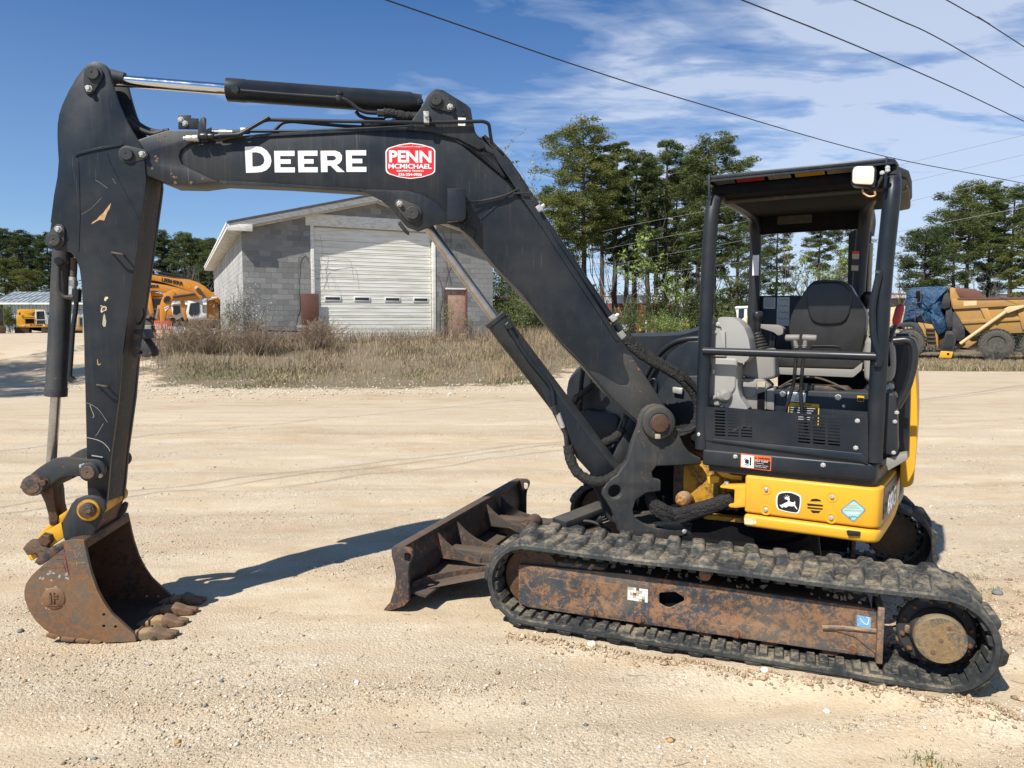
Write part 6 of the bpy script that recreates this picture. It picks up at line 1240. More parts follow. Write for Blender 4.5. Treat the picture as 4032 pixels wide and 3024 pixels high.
# black base edge with rounded rear corner
base = slab('floor_skirt', plan(-.83, REAR - .02, .0, FAR - .02, .10), .914, 1.003, 'charcoal_clean', EX, .012, 3)
slab('seal_strip', plan(-.80, REAR - .03, .03, FAR - .05, .10), .878, .916, 'black_rubber', EX, .004)
slab('floor_panel', plan(-.84, REAR - .10, .04, FAR - .3, .10), .99, 1.012, 'charcoal_dusty', EX, .004)
ex_bolts(UP, 'F', [(446, 147), (967, 198)], 0, .0095)
# step plate at the rear of the floor
prism('step_tread', UP, UP.L('F', (1275, 190), (1355, 150), (1465, 130), (1472, 165), (1350, 235), (1345, 205), t=.12), .12, .22, 'grey_plastic', EX, bevel=.006)
# warning label
wl = UP.L('F', (478, 128), (660, 150), (657, 233), (476, 210), t=0)
w0 = prism('warning_label', UP, rc(wl, .005), -.0016, 0, 'decal_orange', EX)
def lab(pts, mat, lvl, par, reg='F', fr=UP, t=0): return prism('label_panel', fr, fr.L(reg, *pts, t=t), t - .0016 - .0008 * lvl, t - .0016 - .0008 * (lvl - 1), mat, par)
lab(((483, 136), (556, 144), (554, 216), (482, 207)), 'decal_white', 1, w0); lab(((560, 166), (655, 176), (652, 228), (558, 217)), 'decal_black', 1, w0)
lab(((533, 150), (542, 151), (540, 200), (531, 198)), 'decal_black', 2, w0); lab(((505, 165), (528, 168), (526, 190), (503, 186)), 'decal_black', 2, w0)
for a, b, c, d in ((498, 152, 522, 166), (494, 160, 512, 170), (496, 196, 520, 188), (506, 204, 528, 192)): lab(((a, b), (c, d), (c, d + 4), (a, b + 4)), 'decal_black', 2, w0)
def tl(s, reg, x0, y0, x1, y1, h, mat, par, fr=UP, t=0., off=.0034, bold=.0):
    a, b = fr.P(reg, x0, y0, t - off), fr.P(reg, x1, y1, t - off); L_ = np.linalg.norm(b - a); e = (b - a) / L_
    hh = abs(fr.loc(*R(reg, (x0, y0))[0], t)[1] - fr.loc(*R(reg, (x0, y0 - h))[0], t)[1]); return text('lettering', s, a, e, UPV, L_, hh, mat, par, bold)
lab(((562, 158), (568, 148), (574, 160)), 'decal_black', 2, w0)
tl('WARNING', 'F', 577, 161, 651, 168, 11, 'decal_black', w0, bold=.02); tl('STAY CLEAR', 'F', 561, 176, 640, 184, 8, 'decal_white', w0, bold=.01)
tl('of swing area.', 'F', 561, 188, 615, 194, 6, 'decal_white', w0); tl('Operate controls', 'F', 561, 201, 640, 209, 6, 'decal_white', w0); tl('only from seat.', 'F', 561, 210, 632, 218, 6, 'decal_white', w0)
# ---------------------------------------------------------------- louvred side panel between the posts
pan = UP.L('H', (318, 922), (1508, 1008), (1508, 1335), (385, 1180), (330, 1165)); pan = [(a, z) for a, z in pan]
holes = []
def slots(cols, y0a, y0b, dy, nrow, slope, hgt):
    for xa, xb in cols:
        for r in range(nrow):
            y = y0a + r * dy + (xa - cols[0][0]) * slope
            holes.append(rc(UP.L('H', (xa, y), (xb, y + (xb - xa) * slope), (xb, y + (xb - xa) * slope + hgt), (xa, y + hgt)), .0035, 2))
slots(((395, 474), (489, 569), (585, 668)), 950, 0, 21.6, 9, .055, 11.5)
slots(((1000, 1088), (1108, 1198), (1216, 1305)), 988, 0, 23.0, 9, .085, 12.5)
prism('louvred_panel', UP, pan, .0, .004, 'charcoal_clean', EX, holes=holes)
prism('panel_frame', UP, UP.L('H', (372, 1172), (1455, 1322), (1508, 1345), (1508, 1300), (1462, 1262), (385, 1155)), -.007, -.0005, 'charcoal_clean', EX, bevel=.003)
ex_bolts(UP, 'H', [(1431, 1027), (1419, 1223), (282, 1125)], 0, .009)
prism('kick_panel', UP, UP.L('H', (330, 1165), (1510, 1335), (1510, 1348), (330, 1250)), .006, .02, 'charcoal_clean', EX)
# ---------------------------------------------------------------- canopy
PR = .038
def vert(s, t, z): return UP.w(s, t, z)
fp = UP.L('G', (400, 395), (395, 560), (365, 900), (320, 1508)); rp_ = UP.L('G', (1850, 220), (1790, 420), (1760, 800), (1720, 1508))
front_b = UP.L('H', (285, 760))[0]; rear_b = UP.L('H', (1525, 1335))[0]
cw = 1.10
zf_, zr_ = 2.40, 2.40
bar('canopy_hoop', [vert(-.842, .035, 1.0), vert(-.835, .035, 1.9), vert(-.815, .035, 2.415), vert(-.80, cw, 2.40), vert(-.80, cw, 1.9), vert(-.81, cw, 1.0)], PR, 'charcoal_clean', EX, .19, 24)
bar('canopy_hoop', [vert(.014, .035, 1.01), vert(.02, .035, 1.9), vert(.05, .035, 2.445), vert(-.15, cw, 2.41), vert(-.17, cw, 1.9), vert(-.17, cw, 1.0)], PR * 1.04, 'charcoal_clean', EX, .19, 24)
# roof: slab with down-turned lip
roof_pl = [(-.845, 0), (.018, 0), (.05, .05), (.06, .16), (.06, cw - .1), (.04, cw + .0), (-.80, cw + .0), (-.845, cw - .05)]
n_ = len(roof_pl)
slab('roof', roof_pl, 2.462, 2.482, 'charcoal_paint', EX, .006)
for a, b, nm in (((-.845, .0), (.045, .0), 'roof_lip'), ((-.845, .012), (-.845, cw), 'roof_lip')):
    p, q = np.array(a), np.array(b); V = []
    for (s_, t_) in (a, b): V += [UP.w(s_, t_, 2.450), UP.w(s_, t_, 2.460), UP.w(s_ + .008, t_ + .008, 2.460), UP.w(s_ + .008, t_ + .008, 2.450)]
    mk(nm, V, [(0, 1, 5, 4), (1, 2, 6, 5), (2, 3, 7, 6), (3, 0, 4, 7), (0, 1, 2, 3), (4, 5, 6, 7)], 'charcoal_paint', EX)
slab('roof_liner', [(a * .97 - .01, .05 + b * .92) for a, b in roof_pl], 2.385, 2.44, 'black_matte', EX, .02)
bar('roof_rail', [vert(-.80, .24, 2.375), vert(.10, .24, 2.375)], .012, 'rust_arm_belly', EX, .01, 8)
slab('rear_visor', [(.03, .10), (.06, .11), (.098, .25), (.105, .5), (.10, cw - .12), (.03, cw - .05)], 2.365, 2.415, 'rust_arm_belly', EX, .012)
slab('visor_skin', [(.02, .085), (.065, .10), (.106, .24), (.113, .5), (.106, cw - .1), (.03, cw - .04)], 2.417, 2.46, 'charcoal_dusty', EX, .015)
prism('rear_header_panel', UP, [(-.80, 2.28), (-.17, 2.28), (-.17, 2.455), (-.72, 2.455), (-.80, 2.36)], cw - .03, cw - .02, 'black_matte', EX)
# labels under the roof edge in colours dimmed for shade, capacity plate
for a, b, m_ in ((-.79, -.70, 'label_dim'), (-.69, -.55, 'label_red_shaded'), (-.53, -.42, 'label_tan_shaded'), (-.40, -.26, 'label_yellow_shaded'), (-.25, -.12, 'label_tan_shaded')):
    mk('roof_label', [UP.w(a, .012, 2.453), UP.w(b, .012, 2.453), UP.w(b, .055, 2.44), UP.w(a, .055, 2.44)], [(0, 1, 2, 3)], m_, EX)
prism('capacity_chart', UP, [(-.66, 2.335), (-.45, 2.335), (-.45, 2.40), (-.66, 2.40)], cw - .035, cw - .033, 'label_dim', EX)
# cross pieces of the window behind the seat (far side)
bar('window_header', [vert(-.80, cw, 2.335), vert(-.17, cw, 2.335)], .028, 'charcoal_clean', EX, .01, 14)
prism('far_brace', UP, UP.L('G', (700, 1800), (1560, 1800), (1560, 1235), (700, 1235), t=cw + .03), cw + .03, cw + .05, 'charcoal_clean', EX, bevel=.006)
prism('far_post_label', UP, UP.L('G', (733, 915), (783, 913), (778, 1075), (728, 1075), t=cw - .04), cw - .041, cw - .0395, 'decal_white', EX)
p0_ = prism('rear_post_label', UP, UP.L('G', (1520, 884), (1577, 884), (1568, 1042), (1512, 1038), t=cw - .04), cw - .042, cw - .0395, 'decal_black', EX)
for pts, m_ in ((((1520, 884), (1577, 884), (1576, 902), (1519, 902)), 'decal_red'), (((1520, 904), (1575, 904), (1573, 945), (1519, 945)), 'decal_tan'), (((1514, 995), (1570, 997), (1567, 1038), (1512, 1036)), 'decal_tan')):
    prism('label_panel', UP, UP.L('G', *pts, t=cw - .04), cw - .0435, cw - .0425, m_, p0_)
for pts, nm in ((((818, 1248), (912, 1250), (910, 1340), (816, 1338)), 'safety_label'), (((926, 1247), (1025, 1247), (1020, 1475), (920, 1470)), 'safety_label')):
    q0 = prism(nm, UP, rc(UP.L('G', *pts, t=cw + .03), .006), cw + .0275, cw + .0292, 'label_pale', EX)
    x0, y0 = pts[0]; x1, y1 = pts[2]
    for i in range(4):
        a = x0 + 8; b = y0 + 12 + i * (y1 - y0 - 24) / 4
        tube('label_drawing', [UP.P('G', x, y, cw + .0265) for x, y in ((a, b + 14), (a + 14, b), (a + 34, b + 12), (a + 52, b + 2), (x1 - 10, b + 14))], .0012, 'decal_black', q0, 4, 2)
# grab rail across the near side, stand-off rails
bar('side_rail', [UP.w(-.838, .0, UP.L('H', (310, 520))[0][1]), UP.w(.012, .0, UP.L('H', (1505, 560))[0][1])], .021, 'charcoal_clean', EX, .01, 18)
bar('grab_handle', [UP.P('H', x, y, -.01) for x, y in ((1565, -55 + 10), (1590, -40), (1560, 90), (1540, 200), (1545, 420), (1595, 560), (1580, 625), (1560, 618))], .0165, 'charcoal_clean', EX, .05, 14)
# work lamp and its brackets
lamp_t = .06
lf = rc(UP.L('G', (1525, 212), (1560, 203), (1695, 200), (1712, 225), (1705, 340), (1690, 370), (1530, 362), (1507, 345), (1510, 240), t=-.03), .015)
lamp = prism('work_lamp', UP, lf, -.03, .06, 'black_plastic', EX, bevel=.012, seg=3); lc = np.mean(lf, 0)
prism('lamp_lens', UP, [tuple(lc + (np.array(p) - lc) * .86) for p in lf], -.036, -.0305, 'lamp_glass', lamp, bevel=.003)
bar('lamp_bracket', [UP.P('G', x, y, .03) for x, y in ((1555, 408), (1640, 410), (1705, 390), (1760, 290))], .008, 'charcoal_dusty', EX, .02, 8)
tube('lamp_wire', [UP.P('G', x, y, .0) for x, y in ((1600, 395), (1612, 425), (1655, 450), (1700, 440), (1695, 405))], .005, 'bare_metal_scrape', EX, 6)
prism('roof_hook', UP, UP.L('G', (1782, 130), (1800, 130), (1798, 250), (1785, 372), (1765, 372), (1778, 250), t=-.04), -.04, -.03, 'charcoal_clean', EX, bevel=.003)
prism('roof_hook', UP, UP.L('G', (374, 272), (396, 285), (394, 470), (378, 482), t=-.01), -.01, -.002, 'charcoal_clean', EX, bevel=.002)
ex_bolts(UP, 'G', [(1800, 222), (1800, 242), (1757, 262)], -.04, .008)
# exhaust-side blade and mirror column behind the rear post (far)
prism('screen_column', UP, UP.L('G', (1490, 745), (1530, 715), (1640, 710), (1672, 730), (1640, 1240), (1480, 1240), t=1.25), 1.25, 1.30, 'charcoal_dusty', EX, bevel=.005)
bar('exhaust_pipe', [UP.P('G', x, y, 1.3) for x, y in ((1640, 760), (1655, 650), (1640, 560), (1600, 540))], .04, 'grimy_steel', EX, .05, 14)
tube('spring_cable', [UP.P('G', 1672 - i * 1.7, 820 + i * 34, 1.22) for i in range(13)], .012, 'decal_tan', EX, 6)
# ---------------------------------------------------------------- seat box and interior
prism('seat_box', UP, UP.L('H', (828, 800), (1700, 830), (1700, 1240), (828, 1120), t=.22), .22, .90, 'charcoal_paint', EX, bevel=.008)
ex_bolts(UP, 'H', [(889, 831), (1291, 855)], .22, .012)
bolt(UP.P('H', 1331, 920, .22), -UP.n, .006, 'zinc', EX)
prism('floor_mat', UP, [(-.80, 1.012), (-.45, 1.012), (-.45, 1.02), (-.80, 1.02)], .06, 1.0, 'black_rubber', EX)
# labels on the seat box
q = prism('notice_label', UP, UP.L('H', (925, 815), (1058, 825), (1052, 893), (920, 885), t=.22), .2185, .2195, 'decal_white', EX)
tl('IMPORTANT', 'H', 935, 835, 1050, 843, 12, 'decal_black', q, t=.219, off=.002)
for i in range(4): tube('label_line', [UP.P('H', 975, 852 + i * 9, .2175), UP.P('H', 1040, 857 + i * 9, .2175)], .0013, 'decal_black', q, 4, 0)
q = prism('caution_label', UP, UP.L('H', (932, 893), (1154, 907), (1150, 1062), (925, 1045), t=.22), .2185, .2195, 'decal_yellow', EX)
prism('label_panel', UP, UP.L('H', (936, 920), (1146, 932), (1142, 1055), (931, 1040), t=.22), .2172, .218, 'decal_black', q)
tl('CAUTION', 'H', 985, 915, 1095, 922, 14, 'decal_black', q, t=.219, off=.002, bold=.01)
for i in range(7): tube('label_line', [UP.P('H', 945, 930 + i * 16, .2165), UP.P('H', 1125 - (i % 3) * 14, 940 + i * 16, .2165)], .0013, 'decal_white', q, 4, 0)
q = prism('battery_label', UP, UP.L('H', (1430, 843), (1480, 847), (1478, 890), (1428, 886), t=.22), .2185, .2195, 'decal_yellow', EX)
prism('label_panel', UP, UP.L('H', (1433, 858), (1477, 861), (1475, 886), (1431, 883), t=.22), .2172, .218, 'decal_black', q)
# seat: cushion, shell, backrest
ST = .36
cu = rc(UP.L('H', (830, 600), (850, 560), (1000, 540), (1380, 548), (1470, 580), (1465, 640), (1400, 650), (850, 635), t=ST), .02)
cush = prism('seat_cushion', UP, cu, ST, ST + .46, 'seat_vinyl_worn', EX, bevel=.03, seg=4)
shl = rc(UP.L('H', (822, 625), (860, 640), (1400, 655), (1470, 600), (1462, 660), (1400, 712), (870, 690), (825, 665), t=ST - .01), .01)
prism('seat_shell', UP, shl, ST - .012, ST + .48, 'grey_plastic', EX, bevel=.012, seg=3)
# backrest: lofted bucket seat, seen from the side three-quarter - width runs along depth t, leans back along s
bc = UP.L('H', (965, 510), (940, 350), (975, 220), (1040, 110), (1100, 30), (1160, 8), (1310, 12), (1380, 45), (1420, 110), (1480, 200), (1500, 300), (1465, 520), (1400, 560), (1000, 550), t=.60)
bk_ = prism('backrest', UP, sm2(bc, 3), .56, .72, 'seat_vinyl_worn', EX, bevel=.045, seg=5)
ib = UP.L('H', (1060, 110), (1080, 40), (1160, 20), (1300, 22), (1360, 60), (1395, 130), (1350, 300), (1240, 330), (1130, 320), (1080, 260), t=.555)
prism('headrest_pad', UP, sm2(ib, 3), .545, .60, 'seat_vinyl', bk_, bevel=.012, seg=4)
tube('lumbar_seam', [UP.P('H', x, y, .556) for x, y in ((1088, 525), (1092, 500), (1115, 484), (1280, 486), (1302, 502), (1306, 525))], .005, 'seat_vinyl', bk_, 6)
prism('under_seat_fill', UP, UP.L('H', (850, 690), (1470, 700), (1470, 815), (850, 790), t=.45), .45, .98, 'black_matte', EX, bevel=.01)  # black box added for the darkness under the seat
# seat suspension, knob, arched rod
prism('seat_slide', UP, UP.L('H', (860, 780), (900, 760), (1350, 780), (1380, 810), (870, 800), t=.30), .30, .75, 'grimy_steel', EX, bevel=.006)
tube('seat_rod', [UP.P('H', x, y, .285) for x, y in ((860, 785), (950, 735), (1030, 712), (1120, 712), (1220, 740), (1350, 800))], .0055, 'grimy_steel', EX, 8)
lathe('adjust_knob', UP.P('H', 1078, 788, .28), -UP.n, [(-.03, .02), (0, .026), (.02, .028), (.03, .02)], 'black_plastic', EX, 10)
# grey front console (near front): tall pillar with rounded top, two mouldings, lower boxes
con = UP.L('H', (362, 350), (405, 290), (440, 272), (520, 275), (570, 305), (610, 350), (640, 430), (655, 520), (640, 580), (600, 612), (560, 600), (545, 585), (560, 640), (560, 780), (580, 860), (640, 945), (330, 915), (350, 600), t=.10)
pill = prism('control_pillar', UP, rc(con, .012), .10, .26, 'grey_plastic_light', EX, bevel=.022, seg=4)
prism('pillar_cap', UP, rc(UP.L('H', (360, 352), (372, 340), (440, 360), (436, 372), (470, 378), (475, 560), (352, 560), t=.085), .006), .082, .11, 'grey_plastic_light', pill, bevel=.006, seg=2)
prism('pillar_skin', UP, rc(UP.L('H', (352, 562), (560, 575), (545, 800), (430, 925), (335, 912), t=.09), .02), .088, .12, 'grey_plastic_light', pill, bevel=.012, seg=3)
lathe('pillar_boss', UP.P('H', 470, 845, .09), (-UP.n + UP.e * .5), [(-.03, .045), (.0, .042), (.018, .034), (.03, .02)], 'grey_plastic', pill, 20)
tube('pillar_boss_body', [UP.P('H', x, y, .085) for x, y in ((380, 862), (420, 850), (465, 846))], [.014] * 6 + [.026] * 6 + [.03], 'grey_plastic', pill, 14)
ex_bolts(UP, 'H', [(418, 326), (394, 383), (380, 668)], .08, .010, 'zinc', pill)
# joystick stand
stand = prism('joystick_stand', UP, rc(UP.L('H', (590, 640), (620, 580), (700, 520), (790, 500), (830, 560), (835, 720), (700, 740), (580, 700), t=.24), .02), .24, .44, 'grey_plastic', EX, bevel=.03, seg=4)
jb = UP.P('H', 730, 515, .33); jt = UP.P('H', 700, 385, .33)
d = Vector(jt - jb); rings = []
V_, pr_ = [], []
for i in range(13):
    u = i / 12; pr_.append((d.length * u, (.045 - .022 * u) * (1.12 if i % 2 else .92)))
lathe('joystick_boot', jb, d, pr_, 'black_rubber', EX, 24)
lathe('joystick_grip', jt, UP.P('H', 705, 250, .33) - jt, [(0, .014), (.02, .02), (.05, .021), (.07, .024), (.082, .031), (.10, .034), (.115, .028), (.122, .012)], 'black_plastic', EX, 20)
prism('arm_console', UP, rc(UP.L('H', (720, 325), (860, 330), (905, 350), (908, 395), (870, 410), (840, 385), (730, 350), t=.62), .012), .55, .66, 'grey_plastic', EX, bevel=.012, seg=3)
prism('console_leg', UP, UP.L('H', (800, 385), (840, 385), (825, 540), (780, 520), t=.60), .60, .64, 'black_plastic', EX, bevel=.008)
# lower grey boxes in front of the seat box
prism('valve_box', UP, rc(UP.L('H', (560, 720), (740, 725), (795, 780), (765, 800), (770, 950), (560, 940), t=.20), .01), .20, .36, 'grey_plastic', EX, bevel=.012, seg=3)
prism('valve_lid', UP, rc(UP.L('H', (590, 742), (700, 745), (695, 850), (640, 862), (600, 840), t=.195), .02), .193, .205, 'grey_plastic', EX, bevel=.004)
prism('fuse_label', UP, UP.L('H', (706, 742), (762, 740), (760, 785), (704, 786), t=.192), .1905, .192, 'decal_tan', EX)
prism('dark_recess', UP, UP.L('H', (705, 830), (758, 815), (755, 945), (703, 940), t=.195), .193, .198, 'black_matte', EX)
prism('corner_box', UP, UP.L('H', (770, 800), (825, 790), (828, 955), (768, 945), t=.205), .204, .30, 'grey_plastic', EX, bevel=.008)
# travel levers
for xs, kx in (((988, 985, 970, 950, 905), 962), ((1047, 1040, 1022, 1020, 1028), 1085)):
    ys = (500, 560, 750, 820, 962) if kx < 1000 else (500, 560, 750, 850, 970)
    lv = bar('travel_lever', [UP.P('H', x, y, .13) for x, y in zip(xs, ys)], .0095, 'black_plastic', EX, .05, 10)
    a = UP.P('H', kx - 56, 424 if kx < 1000 else 422, .13); b = UP.P('H', kx + 52, 424 if kx < 1000 else 428, .13)
    cyl('lever_grip', a, b, .0175, 'handle_grey', lv, 18, bevel=.008)
    cyl('lever_neck', UP.P('H', kx + 14 if kx < 1000 else kx - 30, 430, .13), UP.P('H', xs[0], 495, .13), .013, 'handle_grey', lv, 14, .010)
    bolt(UP.P('H', xs[0], 478, .13), (0, 0, -1), .011, 'zinc', lv, .012)
# rear left console behind the rear post (grey), red lever, side rails
prism('rear_console', UP, rc(UP.L('H', (1485, 430), (1560, 420), (1660, 430), (1700, 500), (1705, 640), (1690, 740), (1600, 760), (1480, 740), (1475, 600), t=.30), .03), .30, .50, 'grey_plastic', EX, bevel=.03, seg=4)
prism('console_slot', UP, rc(UP.L('H', (1635, 455), (1660, 450), (1672, 630), (1650, 632), t=.298), .006), .292, .302, 'black_matte', EX)
bar('lock_lever', [UP.P('H', x, y, .32) for x, y in ((1650, 510), (1675, 420), (1712, 325))], .0095, 'black_plastic', EX, .03, 10)
ga, gb = UP.P('H', 1708, 330, .32), UP.P('H', 1745, 190, .32)
lathe('red_grip', ga, gb - ga, [(0, .014), (.02, .021), (np.linalg.norm(gb - ga) * .8, .022), (np.linalg.norm(gb - ga), .017), (np.linalg.norm(gb - ga) + .008, .006)], 'red_grip', EX, 16)
jb = UP.P('H', 1500, 470, .70)
lathe('far_joystick_grip', UP.P('H', 1500, 215, .72), (0, 0, 1), [(0, .014), (.03, .02), (.05, .035), (.08, .038), (.1, .02)], 'black_plastic', EX, 18)
lathe('console_boot', UP.P('H', 1610, 430, .38), (0, 0, 1), [(0, .06), (.012, .066), (.02, .055), (.03, .06), (.04, .048), (.05, .054), (.06, .04)], 'black_rubber', EX, 20)
for x, y in ((1590, 770), (1640, 790), (1672, 778)): bolt(UP.P('H', x, y, .31), -UP.n, .014, 'zinc', EX, .02)
prism('lever_linkage', UP, UP.L('H', (1560, 745), (1690, 740), (1690, 815), (1580, 820), t=.32), .32, .4, 'grimy_steel', EX, bevel=.01)
# rear fender / tank behind the post
tank = prism('rear_housing', UP, rc(UP.L('H', (1545, 825), (1700, 830), (1715, 860), (1725, 1262), (1690, 1285), (1560, 1240), t=.10), .01), .10, .30, 'charcoal_clean', EX, bevel=.01)
prism('rear_fender', UP, rc(UP.L('H', (1540, 400), (1800, 395), (1808, 430), (1815, 700), (1800, 1285), (1560, 1270), t=.40), .02), .52, .95, 'charcoal_clean', EX, bevel=.03, seg=4)
bar('rear_handrail', [UP.P('H', x, y, .14) for x, y in ((1690, 448), (1780, 440), (1825, 455), (1845, 520), (1840, 620), (1790, 800), (1715, 930))], .0195, 'black_plastic', EX, .05, 16)
ex_bolts(UP, 'H', [(1717, 967), (1703, 1033), (1694, 1258)], .10, .008)
# yellow counterweight, tall curved rear
cwo = rc(UP.L('H', (1800, 545), (1835, 555), (1852, 680), (1864, 850), (1868, 1050), (1862, 1220), (1845, 1420), (1835, 1500), (1740, 1520), (1740, 800), t=.56), .03)
prism('counterweight', UP, cwo, .56, 1.62, 'yellow_paint', EX, bevel=.03, seg=4)
# ---------------------------------------------------------------- right-hand hood and tank (far side, behind the boom)
hd = UP.L('I', (1160, 330), (1220, 320), (1550, 310), (1620, 345), (1620, 900), (930, 900), (900, 760), (905, 560), (960, 520), (1080, 400), t=1.30)
hood_prof = [(-.72, 1.42), (-.95, 1.40), (-1.12, 1.30), (-1.27, 1.12), (-1.33, .95), (-1.33, .72), (-.70, .72)]
def loft_t(name, profs, mat, parent=EX, bevel=.0):
    V = []; Fc = []; m = len(profs[0][1])
    for t, pr in profs: V += [UP.w(a, t, z) for a, z in pr]
    for L_ in range(len(profs) - 1):
        for k in range(m): Fc.append((L_ * m + k, L_ * m + (k + 1) % m, (L_ + 1) * m + (k + 1) % m, (L_ + 1) * m + k))
    Fc += [tuple(range(m)), tuple(range((len(profs) - 1) * m, len(profs) * m))]
    return mk(name, V, Fc, mat, parent, True, bevel, 3, 40)
hA = UP.L('I', (1640, 305), (1540, 308), (1380, 315), (1180, 325), (1050, 400), (960, 500), (905, 560), (885, 620), (880, 745), (880, 1100), (1640, 1100), t=1.45)
hA = hA[:-2] + [(hA[-3][0], .72), (-.60, .72)]
hA = sm2(hA[:-2], 2, True)[:-3] + hA[-2:]
loft_t('engine_hood', [(1.12, [(a * .985 - .0, z * .985) for a, z in hA]), (1.2, hA), (1.62, hA), (1.70, [(a * .98 - .01, z * .97) for a, z in hA])], 'charcoal_clean', EX, .0)
# wheel-arch like ribbed edge of the hood and the dark inner panel
arch = [UP.P('I', x, y, 1.05) for x, y in ((1620, 350), (1520, 352), (1440, 372), (1370, 420), (1320, 480), (1270, 570), (1235, 660), (1215, 740))]
bar('hood_edge', arch, .022, 'black_plastic', EX, .05, 12)
ap = UP.L('I', (1625, 362), (1530, 366), (1470, 400), (1410, 450), (1370, 520), (1330, 620), (1310, 740), (1310, 900), (1620, 900), t=1.02)
prism('inner_fender', UP, ap, .98, 1.10, 'charcoal_clean', EX, bevel=.01)
prism('hood_panel', UP, UP.L('I', (900, 770), (1100, 790), (1120, 820), (1110, 960), (1040, 990), (900, 960), t=1.10), 1.06, 1.11, 'charcoal_clean', EX, bevel=.012)
tube('bonnet_latch', [UP.P('I', x, y, .97) for x, y in ((1292, 640), (1295, 605), (1320, 592), (1335, 620), (1330, 680))], .008, 'charcoal_clean', EX, 8)
prism('front_wall', UP, UP.L('H', (60, 700), (330, 700), (330, 1190), (-60, 1190), (-60, 900), t=.45), .45, .50, 'charcoal_paint', EX, bevel=.008)
prism('front_corner', UP, [(-.86, 1.0), (-.83, 1.0), (-.83, 1.5), (-.86, 1.5)], .02, .5, 'black_matte', EX)
prism('junction_block', UP, UP.L('H', (90, 780), (165, 790), (160, 835), (92, 822), t=.43), .42, .45, 'zinc', EX, bevel=.005)
prism('casting_backing', UP, UP.L('I', (1180, 1040), (1720, 1040), (1720, 1540), (1250, 1560), t=.62), .62, .70, 'black_matte', EX)  # added black block, the dark seen through the casting's cut-out
prism('cab_shadow_wall', UP, [(-.84, 1.0), (-.15, 1.0), (-.15, 1.28), (-.84, 1.28)], 1.02, 1.05, 'charcoal_paint', EX)
# ================================================================== boom, arm and bucket
def BPr(name, k, pts, t0, t1, mat, parent=EX, holes=(), bevel=.004, rnd=0, smooth2=0, seg=2):
    p = BP.L(k, *pts, t=t0) if isinstance(k, str) else pts
    if smooth2: p = sm2(p, smooth2)
    if rnd: p = rc(p, rnd)
    return prism(name, BP, p, t0, t1, mat, parent, holes=holes, bevel=bevel, seg=seg)
def mixL(t, *items):                         # outline out of pieces traced in different enlargements
    o = []
    for k, pts in items: o += BP.L(k, *pts, t=t)
    return o
def hull2(pts):
    pts = sorted(set((round(a, 5), round(b, 5)) for a, b in pts)); 
    def half(ps):
        h = []
        for p in ps:
            while len(h) > 1 and (h[-1][0] - h[-2][0]) * (p[1] - h[-2][1]) - (h[-1][1] - h[-2][1]) * (p[0] - h[-2][0]) <= 0: h.pop()
            h.append(p)
        return h
    a, b = half(pts), half(pts[::-1]); return a[:-1] + b[:-1]
def pin(k, px, bx, t, r, br=.013, parent=EX, mat='charcoal_dusty', pm='charcoal_dusty', far=None, plate=True, out=.022):
    a = BP.loc(*R(k, px)[0], t); p = BP.w(a[0], t, a[1])
    if plate and bx:
        b = BP.loc(*R(k, bx)[0], t); h = hull2(circ(a, r * 1.38, 20) + circ(b, br * 2.1, 14))
        pl = prism('keeper_plate', BP, h, t - .011, t, mat, parent, bevel=.002); bolt(BP.w(b[0], t - .011, b[1]), -BP.n, br, 'zinc', pl, br * 1.5)
    lathe('pin', p, -BP.n, [(-.02 if far is None else -far, r), (out, r), (out + .004, r * .9), (out + .004, r * .18), (out + .001, r * .1), (out, 0)], pm, parent, 28)
# ---------------------------------------------------------------- boom
TB = -.105
boxo = mixL(TB, ('A', [(1010, 800), (1080, 745), (1370, 652), (1700, 650)]), ('B', [(150, 632), (450, 598), (900, 575), (1250, 562), (1500, 552), (1700, 560), (1900, 585), (1990, 610), (2100, 710)]),
    ('L', [(0, 200), (130, 330), (230, 470), (300, 600), (420, 800), (560, 1010), (720, 1260), (850, 1450)]), ('I', [(1190, 450), (1300, 620), (1390, 755), (1430, 850), (1400, 920), (1330, 940), (1260, 900), (1225, 845), (1140, 765), (1060, 690), (900, 500), (780, 378), (640, 200), (480, 20)]),
    ('B', [(2000, 1420), (1900, 1300), (1800, 1210), (1720, 1120), (1620, 1058), (1480, 1012), (1120, 1000), (600, 968), (116, 947)]), ('A', [(1600, 1090), (1370, 1085), (1180, 1010), (1080, 965)]))
boom = prism('boom', BP, boxo, TB, -TB, 'charcoal_paint', EX, bevel=.006)
# edge flanges proud of the side plate
def strip(name, items, w, t0, t1, mat='charcoal_paint', parent=EX):
    p = [np.array(q) for q in mixL(t0, *items)]; L_, R_ = [], []
    for i, q in enumerate(p):
        d = p[min(i + 1, len(p) - 1)] - p[max(i - 1, 0)]; d /= np.linalg.norm(d); nn = np.array([-d[1], d[0]]); L_.append(tuple(q + nn * w / 2)); R_.append(tuple(q - nn * w / 2))
    return prism(name, BP, L_ + R_[::-1], t0, t1, mat, parent, bevel=.0015, seg=1)
strip('boom_flange', [('B', [(116, 952), (600, 978), (1120, 1012), (1480, 1022), (1600, 1060), (1700, 1118), (1745, 1165), (1760, 1215)])], .016, TB - .008, TB)
strip('boom_flange', [('B', [(200, 640), (440, 612), (900, 588), (1250, 572), (1480, 568), (1640, 580), (1800, 625), (1980, 722), (2120, 850), (2212, 940)]), ('L', [(60, 300), (170, 470), (240, 580), (330, 700), (500, 960), (680, 1230), (800, 1420)])], .014, TB - .008, TB)
strip('boom_flange', [('L', [(0, 880), (100, 1000), (230, 1130)]), ('I', [(640, 213), (780, 392), (900, 512), (1060, 702), (1140, 778), (1215, 850)])], .010, TB - .005, TB)
